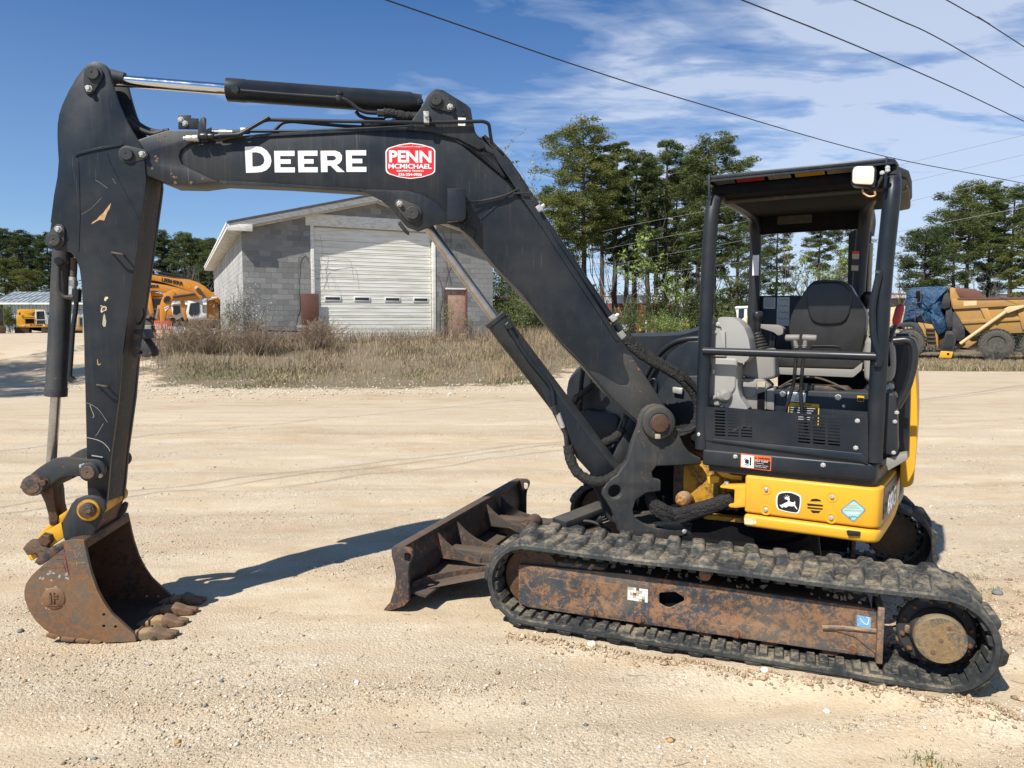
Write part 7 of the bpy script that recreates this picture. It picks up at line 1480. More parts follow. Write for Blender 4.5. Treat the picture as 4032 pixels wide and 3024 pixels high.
for t0, t1 in ((TB - .012, TB), (-TB, -TB + .012)):
    BPr('boom_tip', None, mixL(t0, ('A', [(975, 800), (1020, 765), (1200, 700), (1370, 648), (1700, 652), (1790, 668), (1640, 725), (1540, 760), (1475, 810), (1460, 860), (1485, 925), (1570, 970), (1700, 1035), (1790, 1068), (1600, 1092), (1370, 1087), (1180, 1010), (1060, 970), (1005, 940), (972, 880)])), t0, t1, 'charcoal_paint', bevel=.005)
    # bracket carrying the arm cylinder
    BPr('cylinder_bracket', None, mixL(t0, ('B', [(1470, 575), (1520, 500), (1570, 430), (1600, 385), (1622, 335), (1650, 298), (1692, 278), (1742, 286), (1820, 335), (1910, 390), (1942, 420), (1955, 500), (1975, 590), (2050, 700), (2000, 720), (1850, 640), (1650, 590)])), t0 - .006, t1, 'charcoal_paint', bevel=.004)
    # bracket of the boom cylinder
    BPr('cylinder_bracket', None, mixL(t0, ('B', [(1180, 1030), (1290, 1085), (1370, 1150), (1420, 1215), (1480, 1280), (1560, 1312), (1620, 1290), (1690, 1262), (1770, 1255), (1860, 1285), (1960, 1370), (1980, 1300), (1760, 1180), (1700, 1110), (1600, 1050), (1480, 1018), (1120, 1008)])), t0 - .004, t1, 'charcoal_paint', bevel=.004)
    # foot reinforcement
    BPr('foot_plate', None, mixL(t0, ('I', [(935, 542), (1000, 560), (1060, 600), (1120, 630), (1165, 628), (1178, 600), (1165, 560), (1140, 500), (1140, 440), (1190, 455), (1300, 625), (1390, 760), (1400, 900), (1270, 905), (1225, 845), (1060, 690)])), t0 + (.006 if t0 < 0 else 0), t1 - (0 if t0 < 0 else .006), 'charcoal_dusty', bevel=.003)
lathe('boom_foot_boss', BP.P('I', 1345, 845, -.13), BP.n, [(0, .085), (.006, .092), (.25, .092), (.26, .085)], 'charcoal_dusty', EX, 40)
strip('weld_seam', [('B', [(2000, 1235), (2100, 1150), (2212, 1050)])], .010, TB - .004, TB)
# pins
pin('A', (1045, 850), (1170, 850), TB - .012, .033, parent=boom)
pin('B', (1690, 360), (1792, 412), TB - .018, .033, parent=boom)
pin('B', (1520, 1180), (1427, 1112), TB - .016, .036, parent=boom)
lathe('hex_boss', BP.P('B', 1885, 455, TB - .018), -BP.n, [(0, .014), (.003, .014), (.003, .011), (.001, .010)], 'charcoal_paint', EX, 20)
# lettering on the boom
def letter(pts, holes=(), parent=boom, mat='decal_white'):
    hs = [BP.L('B', *h, t=TB) for h in holes]; return prism('decal_letter', BP, BP.L('B', *pts, t=TB), TB - .0016, TB - .0002, mat, parent, holes=hs)
letter([(303, 697), (385, 694), (425, 700), (462, 724), (488, 762), (496, 800), (487, 838), (460, 866), (425, 880), (380, 884), (312, 886)], [[(356, 738), (385, 737), (415, 744), (438, 766), (446, 796), (438, 820), (415, 836), (385, 841), (358, 841)]])
def EE(x0, y0, x1, y1):
    h = y1 - y0; b = h * .235; w_ = 44
    letter([(x0, y0), (x1, y0 - 1), (x1, y0 + b), (x0 + w_, y0 + b), (x0 + w_, y0 + h * .39), (x1 - 28, y0 + h * .39), (x1 - 28, y0 + h * .60), (x0 + w_ + 2, y0 + h * .60), (x0 + w_ + 2, y1 - b), (x1 + 2, y1 - b), (x1 + 2, y1), (x0 + 5, y1)])
EE(515, 727, 664, 883); EE(687, 726, 830, 882); EE(1035, 723, 1183, 879)
letter([(852, 726), (960, 725), (992, 738), (1008, 762), (1006, 795), (990, 818), (968, 828), (1027, 880), (972, 880), (925, 834), (902, 834), (903, 880), (856, 881)], [[(898, 762), (945, 762), (962, 770), (964, 785), (950, 796), (900, 797)]])
bad = BP.L('B', (1323, 728), (1340, 706), (1420, 681), (1505, 668), (1590, 680), (1668, 703), (1685, 722), (1684, 878), (1664, 896), (1590, 919), (1505, 930), (1420, 918), (1343, 894), (1325, 874), t=TB)
b0 = prism('dealer_badge', BP, rc(bad, .008), TB - .0016, TB - .0002, 'decal_white', boom); c_ = np.mean(bad, 0)
prism('badge_field', BP, rc([tuple(c_ + (np.array(p) - c_) * np.array([.95, .945])) for p in bad], .008), TB - .0026, TB - .0017, 'decal_red', b0)
def bt(s, x0, y0, x1, y1, h, bold=0., mat='decal_white'):
    a, b = BP.P('B', x0, y0, TB - .0028), BP.P('B', x1, y1, TB - .0028); hh = BP.L('B', (x0, y0 - h), t=TB)[0][1] - BP.L('B', (x0, y0), t=TB)[0][1]
    d = b - a; L_ = np.linalg.norm(d); return text('badge_lettering', s, a, d / L_, UPV, L_, hh, mat, b0, bold)
bt('PENN', 1350, 810, 1657, 814, 88, .035); bt('MCMICHAEL', 1345, 855, 1658, 857, 35, .03); bt('EQUIPMENT TRADING', 1405, 880, 1600, 881, 15, .02)
bt('336-254-0906', 1417, 908, 1588, 909, 21, .03); bt('PennEquipmentTrading.com', 1402, 704, 1606, 704, 14, .0)
prism('small_label', BP, BP.L('B', (1850, 485), (1905, 487), (1902, 545), (1850, 543), t=TB - .018), TB - .0196, TB - .0182, 'decal_white', boom)
text('label_lettering', '-12-', BP.P('B', 1860, 528, TB - .0198), BP.e, UPV, .022, .016, 'decal_black', boom)
# box on the boom
bx = BPr('boom_lamp_guard', 'B', [(1770, 998), (1885, 996), (1905, 1010), (1908, 1210), (1890, 1232), (1770, 1235)], -.21, TB, 'charcoal_clean', rnd=.006, bevel=.008)
tube('guard_cable', [BP.P('B', x, y, t) for x, y, t in ((1900, 1090, -.15), (2000, 1092, -.13), (2120, 1070, -.125), (2212, 1040, -.125), (2290, 1000, -.11))], .005, 'black_rubber', EX, 6)
tube('guard_wire', [BP.P('B', x, y, -.14) for x, y in ((1880, 1235), (1910, 1250), (1925, 1200), (1915, 1160), (1930, 1215), (1915, 1290), (1880, 1300), (1850, 1250))], .004, 'black_rubber', EX, 6)
BPr('rubber_flap', 'B', [(1412, 1240), (1432, 1236), (1495, 1318), (1492, 1340), (1462, 1320), (1415, 1262)], -.10, -.08, 'black_rubber')
# ---------------------------------------------------------------- arm cylinder on top of the boom
def W(k, x, y, t=0): return BP.P(k, x, y, t)
a0, a1 = W('B', 172, 282), W('B', 1585, 385); ax = a1 - a0; L_ = np.linalg.norm(ax)
ac = lathe('arm_cylinder', a0, ax, [(0, .052), (.004, .061), (.10, .061), (.104, .0585), (L_ - .06, .0585), (L_ - .05, .053), (L_, .050)], 'charcoal_clean', EX, 40)
bolt(W('B', 240, 290, -.055), -BP.n, .024, 'black_plastic', ac, .03, washer=False)
cyl('arm_cylinder_rod', W('A', 905, 240), a0, .0305, 'chrome', EX, 32)
lathe('rod_eye', W('A', 770, 190, -.05), BP.n, [(0, .045), (.004, .058), (.096, .058), (.10, .045)], 'charcoal_dusty', EX, 28)
lathe('rod_neck', W('A', 840, 215), a0 - W('A', 840, 215), [(0, .05), (.05, .045), (.115, .034)], 'charcoal_dusty', EX, 24)
pp = [W('B', x, y, -.062) for x, y in ((262, 290), (600, 318), (960, 342), (1020, 348), (1075, 378), (1125, 425), (1180, 448), (1262, 452))]
bar('cylinder_pipe', pp, .0105, 'charcoal_clean', ac, .04, 12)
bar('cylinder_pipe', [W('B', x, y, .05) for x, y in ((1110, 440), (1130, 470), (1190, 495), (1320, 500))], .0105, 'charcoal_clean', ac, .04, 12)
box('pipe_clamp', BP, *sorted([BP.L('B', (968, 0))[0][0], BP.L('B', (1005, 0))[0][0]]), -.078, -.02, BP.L('B', (0, 360))[0][1], BP.L('B', (0, 322))[0][1], 'charcoal_clean', ac, .003)
bolt(W('B', 992, 303, -.06), -BP.n, .012, 'black_plastic', ac)
bolt(W('B', 1575, 370, -.055), -BP.n, .014, 'black_plastic', ac)
cyl('hose_nut', W('B', 1265, 452, -.062), W('B', 1312, 452, -.062), .020, 'charcoal_dusty', ac, 6)
tube('hose_sleeve', [W('B', x, y, -.05) for x, y in ((1312, 455), (1370, 455), (1460, 475), (1550, 482), (1600, 520))], .026, 'hose_sleeve', EX, 12, 6, .12)
tube('hose_sleeve', [W('B', x, y, .02) for x, y in ((1150, 545), (1320, 528), (1480, 522), (1620, 540))], .018, 'hose_sleeve', EX, 10, 6, .12)
# steel pipes running along the boom
bar('boom_pipe', [W('B', x, y, t) for x, y, t in ((110, 608, -.12), (250, 606, -.12), (300, 585, -.12), (440, 507, -.12), (480, 500, -.12), (1000, 512, -.13), (1600, 520, -.145), (2035, 512, -.145), (2075, 530, -.14), (2082, 590, -.12), (2098, 685, -.09))], .0095, 'charcoal_clean', EX, .03, 12)
bar('boom_pipe', [W('B', x, y, t) for x, y, t in ((515, 580, .0), (575, 520, .0), (640, 512, .02), (1000, 545, .04), (1250, 558, .05))], .0095, 'charcoal_clean', EX, .03, 12)
bar('boom_pipe', [W('B', x, y, t) for x, y, t in ((60, 583, -.05), (700, 585, -.07), (1250, 562, -.08), (1500, 548, -.08))], .0085, 'charcoal_clean', EX, .03, 10)
prism('pipe_clamp', BP, rc(BP.L('B', (1598, 438), (1638, 440), (1642, 525), (1602, 523), t=-.16), .004), -.165, -.11, 'zinc', EX, bevel=.003); bolt(W('B', 1620, 470, -.165), -BP.n, .011, 'zinc', EX)
prism('pipe_clamp', BP, BP.L('B', (268, 562), (312, 558), (314, 588), (270, 590), t=-.11), -.115, -.06, 'zinc', EX, bevel=.003)
# auxiliary couplers and brackets at the boom tip
BPr('coupler_bracket', 'A', [(1455, 522), (1556, 524), (1556, 548), (1620, 552), (1618, 640), (1455, 638)], -.05, -.04, 'charcoal_clean', bevel=.002)
BPr('coupler_bracket', 'A', [(1615, 600), (1640, 545), (1655, 532), (1682, 552), (1680, 640), (1725, 622), (1728, 680), (1700, 745), (1640, 745), (1618, 700)], -.125, -.115, 'charcoal_clean', bevel=.002)
for x, y in ((1477, 563), (1512, 594)): bolt(W('A', x, y, -.05), -BP.n, .012, 'zinc', EX)
for (x0, x1, y, r, m) in ((1498, 1525, 718, .011, 'chrome_dusty'), (1522, 1580, 716, .016, 'zinc'), (1578, 1622, 716, .018, 'zinc'), (1640, 1700, 700, .019, 'black_plastic'), (1700, 1750, 700, .016, 'black_plastic')): cyl('coupler', W('A', x0, y, -.14), W('A', x1, y - 2, -.14), r, m, EX, 14, bevel=.002)
for (x0, x1, y, r, m) in ((1720, 1800, 662, .008, 'chrome_dusty'), (1790, 1850, 664, .013, 'zinc'), (1850, 1900, 664, .011, 'zinc'), (1900, 2040, 668, .008, 'charcoal_clean')): cyl('coupler', W('A', x0, y, -.10), W('A', x1, y, -.10), r, m, EX, 12)
bar('coupler_hose', [W('A', x, y, -.14) for x, y in ((1740, 700), (1800, 690), (1950, 685), (2000, 660), (2080, 610), (2200, 540))], .0095, 'charcoal_clean', EX, .04, 10)
tube('coupler_hose', [W('A', x, y, -.13) for x, y in ((1650, 690), (1720, 715), (1800, 725), (1900, 700), (1980, 690))], .010, 'black_rubber', EX, 8)
tube('tip_hose', [W('A', x, y, -.03) for x, y in ((1030, 560), (1080, 600), (1160, 650), (1250, 678), (1340, 660))], .014, 'black_rubber', EX, 10)
tube('tip_hose', [W('A', x, y, .03) for x, y in ((1060, 540), (1120, 590), (1200, 640), (1300, 665), (1380, 650))], .014, 'black_rubber', EX, 10)
# hoses along the rear upper edge
tube('hose_sleeve', [W('B', 2010, 640, -.03), W('B', 2100, 730, -.03), W('L', 0, 215, -.03), W('L', 120, 330, -.03), W('L', 200, 440, -.03), W('L', 260, 540, -.03), W('L', 310, 610, -.04)], [.03] * 38 , 'hose_sleeve', EX, 12, 6, .06) if False else tube('hose_sleeve', [W('B', 2010, 650, -.03), W('B', 2100, 735, -.03), W('L', 0, 222, -.03), W('L', 120, 340, -.03), W('L', 200, 455, -.03), W('L', 262, 550, -.03), W('L', 312, 625, -.04)], .030, 'hose_sleeve', EX, 12, 6, .08)
cyl('edge_pipe', W('L', 335, 665, -.05), W('L', 770, 1295, -.06), .0215, 'charcoal_clean', EX, 20)
tube('boom_strap', [W('L', x, y, -.118) for x, y in ((-60, 600), (0, 588), (100, 565), (200, 545), (290, 545))], .005, 'black_rubber', EX, 6)
for (x, y) in ((335, 635), (775, 1285)):
    prism('hose_clamp', BP, BP.L('L', (x - 30, y - 2), (x + 2, y - 24), (x + 26, y + 4), (x - 6, y + 28), t=-.08), -.10, -.02, 'zinc', EX, bevel=.004); cyl('clamp_bolt', W('L', x + 14, y - 8, -.06), W('L', x + 32, y - 20, -.06), .011, 'zinc', EX, 6)
cyl('hose_fitting', W('L', 790, 1320, -.07), W('L', 818, 1360, -.07), .019, 'black_plastic', EX, 8)
cyl('hose_fitting', W('L', 812, 1368, -.075), W('L', 842, 1408, -.075), .022, 'zinc', EX, 6)
for k in range(2):
    dz = k * 18
    tube('hose_loop', [W('I', x - dz * .6, y + dz, -.06 - k * .03) for x, y in ((1150, 330), (1200, 390), (1290, 460), (1400, 520), (1490, 580), (1560, 660), (1590, 750), (1575, 840), (1530, 900), (1460, 930))], .030 - .008 * k, 'hose_sleeve', EX, 12, 7, .10)
tube('thin_cable', [W('I', x, y, -.13) for x, y in ((1490, 570), (1560, 640), (1605, 740), (1590, 840), (1540, 890), (1470, 905))], .006, 'black_rubber', EX, 6)
# ---------------------------------------------------------------- boom cylinder
r0, r1 = W('B', 1625, 1270), W('I', 372, 228)
b0c, b1c = W('I', 372, 228), W('I', 1075, 1150)
cyl('boom_cylinder_rod', r0, r1, .0285, 'chrome_dusty', EX, 30)
ax = b1c - b0c; L_ = np.linalg.norm(ax)
bc_ = lathe('boom_cylinder', b0c, ax, [(0, .058), (.004, .071), (.025, .071), (.028, .066), (.20, .067), (.205, .0655), (L_ - .01, .0655), (L_, .05)], 'charcoal_dusty', EX, 40)
prism('cylinder_side_plate', BP, BP.L('I', (640, 620), (720, 660), (1000, 1020), (1080, 1120), (1040, 1160), (960, 1170), (860, 1060), (760, 880), t=-.07), -.075, -.055, 'charcoal_paint', bc_, bevel=.004)
bolt(W('I', 455, 275, -.06), -BP.n, .024, 'black_plastic', bc_, .035, washer=False)
bar('cylinder_pipe', [W('I', x, y, -.085) for x, y in ((465, 300), (560, 450), (690, 610), (715, 650), (728, 760))], .0125, 'charcoal_paint', bc_, .05, 12)
cyl('pipe_nut', W('I', 724, 755, -.09), W('I', 742, 800, -.09), .021, 'charcoal_dusty', bc_, 6); cyl('hose_ferrule', W('I', 748, 795, -.09), W('I', 778, 880, -.09), .0165, 'zinc', bc_, 14)
tube('cylinder_hose', [W('I', x, y, -.09) for x, y in ((775, 870), (795, 920), (803, 990))], .014, 'black_rubber', bc_, 12)
tube('hose_sleeve', [W('I', x, y, t) for x, y, t in ((810, 985, -.10), (822, 1060, -.11), (860, 1140, -.13), (930, 1190, -.15), (1010, 1200, -.17), (1090, 1160, -.16), (1170, 1090, -.13))], .030, 'hose_sleeve', EX, 14, 7, .09)
tube('hose_sleeve', [W('I', x, y, .1) for x, y in ((985, 990), (1040, 965), (1090, 940), (1140, 890))], .028, 'hose_sleeve', EX, 12, 6, .1)
tube('hose_sleeve', [W('I', x, y, .15) for x, y in ((1010, 1060), (1060, 1030), (1100, 1020))], .028, 'hose_sleeve', EX, 12, 6, .1)
tube('hood_hose', [UP.P('I', x, y, 1.0) for x, y in ((905, 500), (888, 620), (885, 700), (880, 780))], .018, 'hose_sleeve', EX, 10, 5, .05)
tube('hood_hose', [UP.P('I', x, y, .98) for x, y in ((990, 590), (930, 650), (860, 700), (845, 740))], .022, 'hose_sleeve', EX, 10, 5, .1)
prism('far_link_plate', BP, BP.L('I', (1060, 1110), (1100, 1010), (1180, 830), (1230, 820), (1230, 920), (1170, 1060), (1140, 1110), t=.08), .08, .12, 'charcoal_dusty', EX, bevel=.006)
# ---------------------------------------------------------------- swing casting
TC = -.20
cast = [(1232, 860), (1236, 820), (1256, 780), (1290, 752), (1330, 742), (1375, 748), (1410, 775), (1428, 815), (1440, 860), (1465, 910), (1500, 985), (1540, 1040), (1600, 1062), (1602, 1100), (1335, 1110), (1308, 1145), (1315, 1180), (1362, 1195), (1362, 1258), (1275, 1270), (1215, 1310), (1195, 1370), (1205, 1415), (1260, 1455), (1340, 1480), (1450, 1470), (1600, 1462), (1602, 1520), (1500, 1524), (1420, 1537), (1290, 1552), (1150, 1540), (1112, 1500), (1100, 1440), (1070, 1370), (1042, 1325), (1018, 1285), (1020, 1240), (1050, 1195), (1105, 1160), (1160, 1080), (1195, 960), (1224, 885)]
hc = BP.L('I', (1090, 1262), t=TC)[0]
cg = prism('swing_casting', BP, BP.L('I', *cast, t=TC), TC, TC + .055, 'charcoal_dusty', EX, holes=[circ(hc, .0385, 24)], bevel=.012, seg=3)
tw = [(x, z) for x, z in BP.L('I', *cast, t=TC)]
prism('swing_casting_far', BP, tw, .145, .19, 'charcoal_dusty', EX, holes=[circ(hc, .0385, 24)], bevel=.01)
prism('casting_web', BP, BP.L('I', (1420, 1000), (1510, 1010), (1600, 1064), (1602, 1098), (1340, 1105), (1330, 1060), t=TC), TC + .056, .145, 'charcoal_dusty', EX, bevel=.01)
prism('casting_foot', BP, BP.L('I', (1150, 1480), (1340, 1485), (1600, 1466), (1600, 1518), (1290, 1548), (1160, 1535), t=TC), TC + .056, .145, 'grimy_steel', EX, bevel=.01)
prism('casting_shoulder', BP, BP.L('I', (1230, 870), (1440, 880), (1460, 1060), (1200, 1060), t=TC), .11, .144, 'charcoal_dusty', EX, bevel=.008)
prism('oily_pad', BP, sm2(BP.L('I', (1320, 1455), (1380, 1442), (1500, 1440), (1560, 1455), (1500, 1478), (1400, 1480), t=TC - .004), 3), TC - .008, TC + .03, 'black_plastic', EX, bevel=.005)
p = BP.P('I', 1500, 1497, TC); lathe('grease_plug', p, -BP.n, [(0, .014), (.006, .014), (.009, .010), (.0095, .004)], 'zinc', cg, 20)
p = BP.P('I', 1342, 850, TC); lathe('pivot_pin', p, -BP.n, [(0, .098), (.03, .094), (.034, .088), (.034, .060), (.030, .056), (.034, .050), (.046, .050), (.050, .044), (.050, .0)], 'charcoal_dusty', cg, 44)
lathe('pivot_pin_head', p - BP.n * .046, -BP.n, [(0, .050), (.004, .049), (.006, .040), (.006, .0)], 'rust_inner', cg, 36)
cyl('grease_nipple', BP.P('I', 1342, 915, TC - .03), BP.P('I', 1340, 945, TC - .03), .010, 'bare_metal_scrape', cg, 6); prism('nipple_wing', BP, BP.L('I', (1325, 918), (1355, 918), (1355, 945), (1325, 945), t=TC - .03), TC - .042, TC - .03, 'decal_tan', cg, bevel=.002)
pv = BP.P('I', 1340, 1400, 0)
lathe('swing_post', BP.P('I', 1480, 1500, .0) * np.array([1, 1, 0]) + np.array([0, 0, .55]), (0, 0, 1), [(0, .05), (.5, .05)], 'grimy_steel', EX, 20)
# yellow front frame details (near front corner of the platform)
yt = .16
prism('front_frame', UP, UP.L('M', (700, 640), (830, 625), (900, 612), (930, 630), (960, 668), (1010, 690), (1070, 695), (1075, 760), (1040, 930), (920, 930), (700, 920), t=yt + .14), yt + .14, yt + .30, 'yellow_grimy', EX, bevel=.01)
strip2 = UP.L('M', (868, 640), (905, 614), (935, 632), (960, 665), (1010, 688), (1068, 694), (1068, 722), (1000, 715), (950, 700), (915, 668), (880, 660), t=yt)
prism('frame_rim', UP, strip2, yt - .02, yt + .14, 'yellow_paint', EX, bevel=.005)
prism('frame_lug', UP, UP.L('M', (862, 706), (915, 698), (932, 708), (930, 738), (875, 748), (866, 740), t=yt - .04), yt - .04, yt + .05, 'yellow_paint', EX, bevel=.005)
lathe('swing_cap', UP.P('M', 722, 830, yt + .06), (-UP.n * .9 + UPV * .45), [(-.06, .052), (-.02, .052), (.004, .044), (.018, .026), (.022, .0)], 'rusty_yellow', EX, 28)
br = prism('hose_bracket', UP, rc(UP.L('M', (935, 758), (1085, 752), (1116, 775), (1118, 875), (1025, 885), (990, 880), (985, 866), (1018, 862), (1022, 778), (940, 768), t=.03), .008), .03, .16, 'yellow_paint', EX, bevel=.004)
prism('bracket_side', UP, UP.L('M', (1030, 772), (1110, 776), (1112, 872), (1030, 870), t=.17), .15, .17, 'yellow_paint', EX, bevel=.003)
bolt(UP.P('M', 975, 745, .08), UPV, .013, 'zinc', EX)
prism('lower_rail', UP, UP.L('M', (840, 925), (1075, 945), (1075, 975), (840, 950), t=.14), .14, .20, 'yellow_grimy', EX, bevel=.006)
for k in range(3):
    tube('swing_hose', [BP.P('I', x, y + k * 26, t) for x, y, t in ((1290, 1265, -.10), (1320, 1320, -.14), (1380, 1362, -.16), (1460, 1385, -.17))] + [UP.P('I', x, y + k * 18, .08) for x, y in ((1600, 1352), (1700, 1318), (1785, 1290 - k * 6))], .030 if k < 2 else .024, 'hose_sleeve', EX, 12, 7, .07)
tube('swing_hose', [BP.P('I', x, y, t) for x, y, t in ((1300, 1320, -.02), (1380, 1420, -.04), (1500, 1450, -.02), (1620, 1420, .05))], .035, 'black_rubber', EX, 12, 6, .05)
tube('casting_hose', [BP.P('I', x, y, .02) for x, y in ((1500, 990), (1540, 1010), (1580, 1030), (1620, 1060))], .018, 'grimy_steel', EX, 10, 6, .05)
# ---------------------------------------------------------------- arm (stick)
TA = -.125
full = mixL(TA, ('A', [(735, 98), (770, 89), (815, 93), (862, 116), (888, 155), (902, 215), (930, 320), (965, 430), (1010, 530), (1065, 630), (1118, 715), (1160, 790), (1180, 900), (1192, 1060), (1178, 1180)]),
    ('C', [(1300, 260), (1250, 650), (1200, 1000), (1130, 1500)]), ('D', [(642, 110), (630, 200), (600, 420), (585, 600), (575, 690), (560, 720), (520, 720), (482, 690), (475, 560), (470, 300), (463, 0)]),
    ('C', [(788, 1500), (785, 1300), (775, 1000), (762, 760), (742, 610), (712, 525), (665, 465), (600, 442), (520, 440), (480, 405), (455, 355), (462, 290), (480, 170)]), ('A', [(412, 1400), (440, 1180), (468, 1030), (479, 900), (472, 790), (468, 700), (470, 600), (482, 520), (508, 440), (560, 330), (620, 225), (680, 145)]))
arm = prism('arm', BP, full, TA, TA + .022, 'charcoal_paint', EX, bevel=.004)
prism('arm_far_plate', BP, full, -TA - .022, -TA, 'charcoal_paint', EX, bevel=.004)
core = mixL(TA, ('A', [(640, 880), (1010, 770), (1120, 730), (1170, 800), (1186, 1060), (1172, 1180)]), ('C', [(1296, 260), (1246, 650), (1196, 1000), (1126, 1500)]), ('D', [(637, 110), (625, 200), (595, 420), (580, 600), (571, 680), (550, 705), (482, 680), (475, 560), (470, 300), (465, 0)]), ('C', [(800, 1500), (797, 1300), (790, 1000), (780, 760), (760, 400), (750, 200)]))
prism('arm_core', BP, core, TA + .0225, -TA - .0225, 'rust_arm_belly', EX, bevel=.004)
# weld seams and ribs on the arm's side
strip('weld_seam', [('A', [(610, 855), (640, 838), (740, 812), (860, 788), (1000, 762)])], .013, TA - .006, TA, parent=arm)
for seq in ([(638, 900), (645, 1100), (650, 1350), (640, 1640)], [(870, 830), (900, 920), (960, 1040), (1030, 1170), (1090, 1290), (1140, 1380)]): strip('weld_seam', [('A', seq)], .005, TA - .003, TA, parent=arm)
BPr('arm_notch', 'A', [(603, 870), (645, 882), (642, 925), (625, 910)], TA - .001, TA + .001, 'decal_black', arm, bevel=0)
def armp(name, k, pts, mat, lift=.0008): return BPr(name, k, pts, TA - lift, TA + .0002, mat, arm, bevel=0)
armp('paint_scrape', 'C', [(852, 198), (862, 178), (905, 150), (930, 120), (965, 90), (985, 60), (1010, 30), (1036, -2), (1022, 50), (998, 90), (985, 128), (972, 162), (930, 155), (900, 170)], 'bare_metal_scrape')
armp('paint_chip', 'C', [(972, 905), (975, 885), (988, 872), (1008, 875), (1010, 890), (995, 898), (990, 912), (978, 914)], 'primer_scrape'); armp('paint_chip', 'C', [(940, 1015), (942, 980), (960, 962), (985, 962), (996, 975), (992, 1000), (965, 1010), (950, 1022)], 'primer_scrape')
armp('chip_core', 'C', [(950, 1005), (952, 982), (966, 970), (982, 972), (986, 985), (975, 998), (960, 1003)], 'grimy_steel', .0014)
armp('paint_chip', 'C', [(955, 1130), (962, 1060), (972, 1030), (982, 1050), (985, 1080), (992, 1100), (985, 1150), (968, 1155)], 'decal_tan'); armp('paint_chip', 'C', [(935, 955), (955, 955), (952, 964), (938, 962)], 'primer_scrape')
def scratch(k, pts, r=.0009, mat='spatter'): tube('scratch', [BP.P(k, x, y, TA - .0003) for x, y in pts], r, mat, arm, 4, 3)
scratch('C', ((912, 1458), (915, 1500), (925, 1510), (942, 1498)), .003, 'bare_metal_scrape'); scratch('D', ((472, 120), (500, 130), (540, 160), (585, 225))); scratch('D', ((474, 308), (520, 318), (560, 335), (590, 365), (598, 382)), .0022); scratch('D', ((562, 232), (535, 280), (520, 300))); scratch('D', ((490, 130), (500, 160), (512, 190), (505, 200)), .002)
scratch('D', ((500, 405), (530, 410), (560, 415)), .004); scratch('A', ((780, 1055), (820, 1080), (878, 1122)), .0007, 'decal_tan'); scratch('A', ((665, 1338), (740, 1290), (830, 1200)), .0005, 'decal_tan'); scratch('A', ((920, 1040), (935, 1070), (948, 1085)), .0006)
for k, x, y in (('A', 1350, 690), ('A', 1310, 728), ('A', 1270, 860), ('A', 1285, 880), ('A', 1278, 900), ('A', 1245, 960), ('A', 1400, 1005), ('A', 1420, 1030), ('A', 1440, 1035), ('A', 1655, 1045), ('A', 1560, 1076), ('A', 1430, 1078)):
    a = BP.L(k, (x, y), t=TB - .012)[0]; prism('rust_spot', BP, [(a[0] + random.uniform(.003, .012) * math.cos(q), a[1] + random.uniform(.003, .012) * math.sin(q)) for q in np.linspace(0, 5.6, 8)], TB - .0128, TB - .0119, 'rust_bolt', boom)
pin('A', (768, 190), (735, 315), TA, .034, parent=arm)
pin('C', (520, 345), (558, 245), TA, .034, parent=arm)
# stand-off hooks
for k, pts in (('C', ((1000, 468), (1045, 462), (1150, 480))), ('D', ((505, 20), (530, 22), (585, 32)))):
    a, b = pts[1], pts[2]
    bar('arm_hook', [BP.P(k, *a, TA + .005), BP.P(k, *a, TA - .055), BP.P(k, *b, TA - .055), BP.P(k, *b, TA + .005)], .006, 'grimy_steel', arm, .012, 8)
# lug on the rear face
lug = BP.L('C', (1245, 1290), (1300, 1262), (1345, 1265), (1405, 1350), (1425, 1390), (1418, 1428), (1380, 1440), (1330, 1425), (1280, 1440), (1250, 1430), t=-.05)
for t in (-.07, .03): prism('tow_lug', BP, lug, t, t + .018, 'charcoal_dusty', EX, holes=[circ(BP.L('C', (1326, 1392), t=-.05)[0], .011, 16)], bevel=.003)
BPr('lug_cover', 'C', [(1245, 1180), (1332, 1175), (1372, 1262), (1345, 1270), (1290, 1230), (1250, 1215)], -.07, .05, 'charcoal_clean')
tube('belly_slot', [BP.P('C', x, y, .02) for x, y in ((1345, 985), (1350, 1040), (1325, 1100), (1290, 1135))], .008, 'black_rubber', EX, 6)
# ---------------------------------------------------------------- bucket cylinder
c0, c1 = W('C', 590, 470), W('D', 304, 82)
cb = lathe('bucket_cylinder', c0, c1 - c0, [(-.08, .04), (0, .052), (np.linalg.norm(c1 - c0) - .05, .053), (np.linalg.norm(c1 - c0) - .045, .056), (np.linalg.norm(c1 - c0), .056), (np.linalg.norm(c1 - c0) + .002, .03)], 'charcoal_dusty', EX, 36)
cyl('bucket_cylinder_rod', c1, W('D', 278, 470), .0255, 'chrome_dusty', EX, 28)
cyl('cylinder_port', W('C', 545, 540, -.05), W('C', 545, 540, -.085), .022, 'black_plastic', cb, 12, bevel=.004)
bar('cylinder_pipe', [W('C', x, y, -.07) for x, y in ((545, 590), (548, 820), (600, 880), (660, 880))], .011, 'charcoal_dusty', cb, .04, 12)
cyl('pipe_nut', W('C', 640, 875, -.07), W('C', 690, 878, -.07), .015, 'grimy_steel', cb, 8)
cyl('hose_ferrule', W('C', 682, 690, -.05), W('C', 678, 860, -.05), .020, 'zinc', cb, 12); cyl('hose_ferrule', W('C', 684, 720, -.05), W('C', 683, 770, -.05), .023, 'chrome_dusty', cb, 12)
tube('braided_hose', [W('C', x, y, -.05) for x, y in ((692, 510), (690, 600), (684, 700))], .017, 'grimy_steel', cb, 12)
cyl('hose_block', W('C', 720, 800, -.06), W('C', 712, 920, -.06), .024, 'black_plastic', cb, 8)
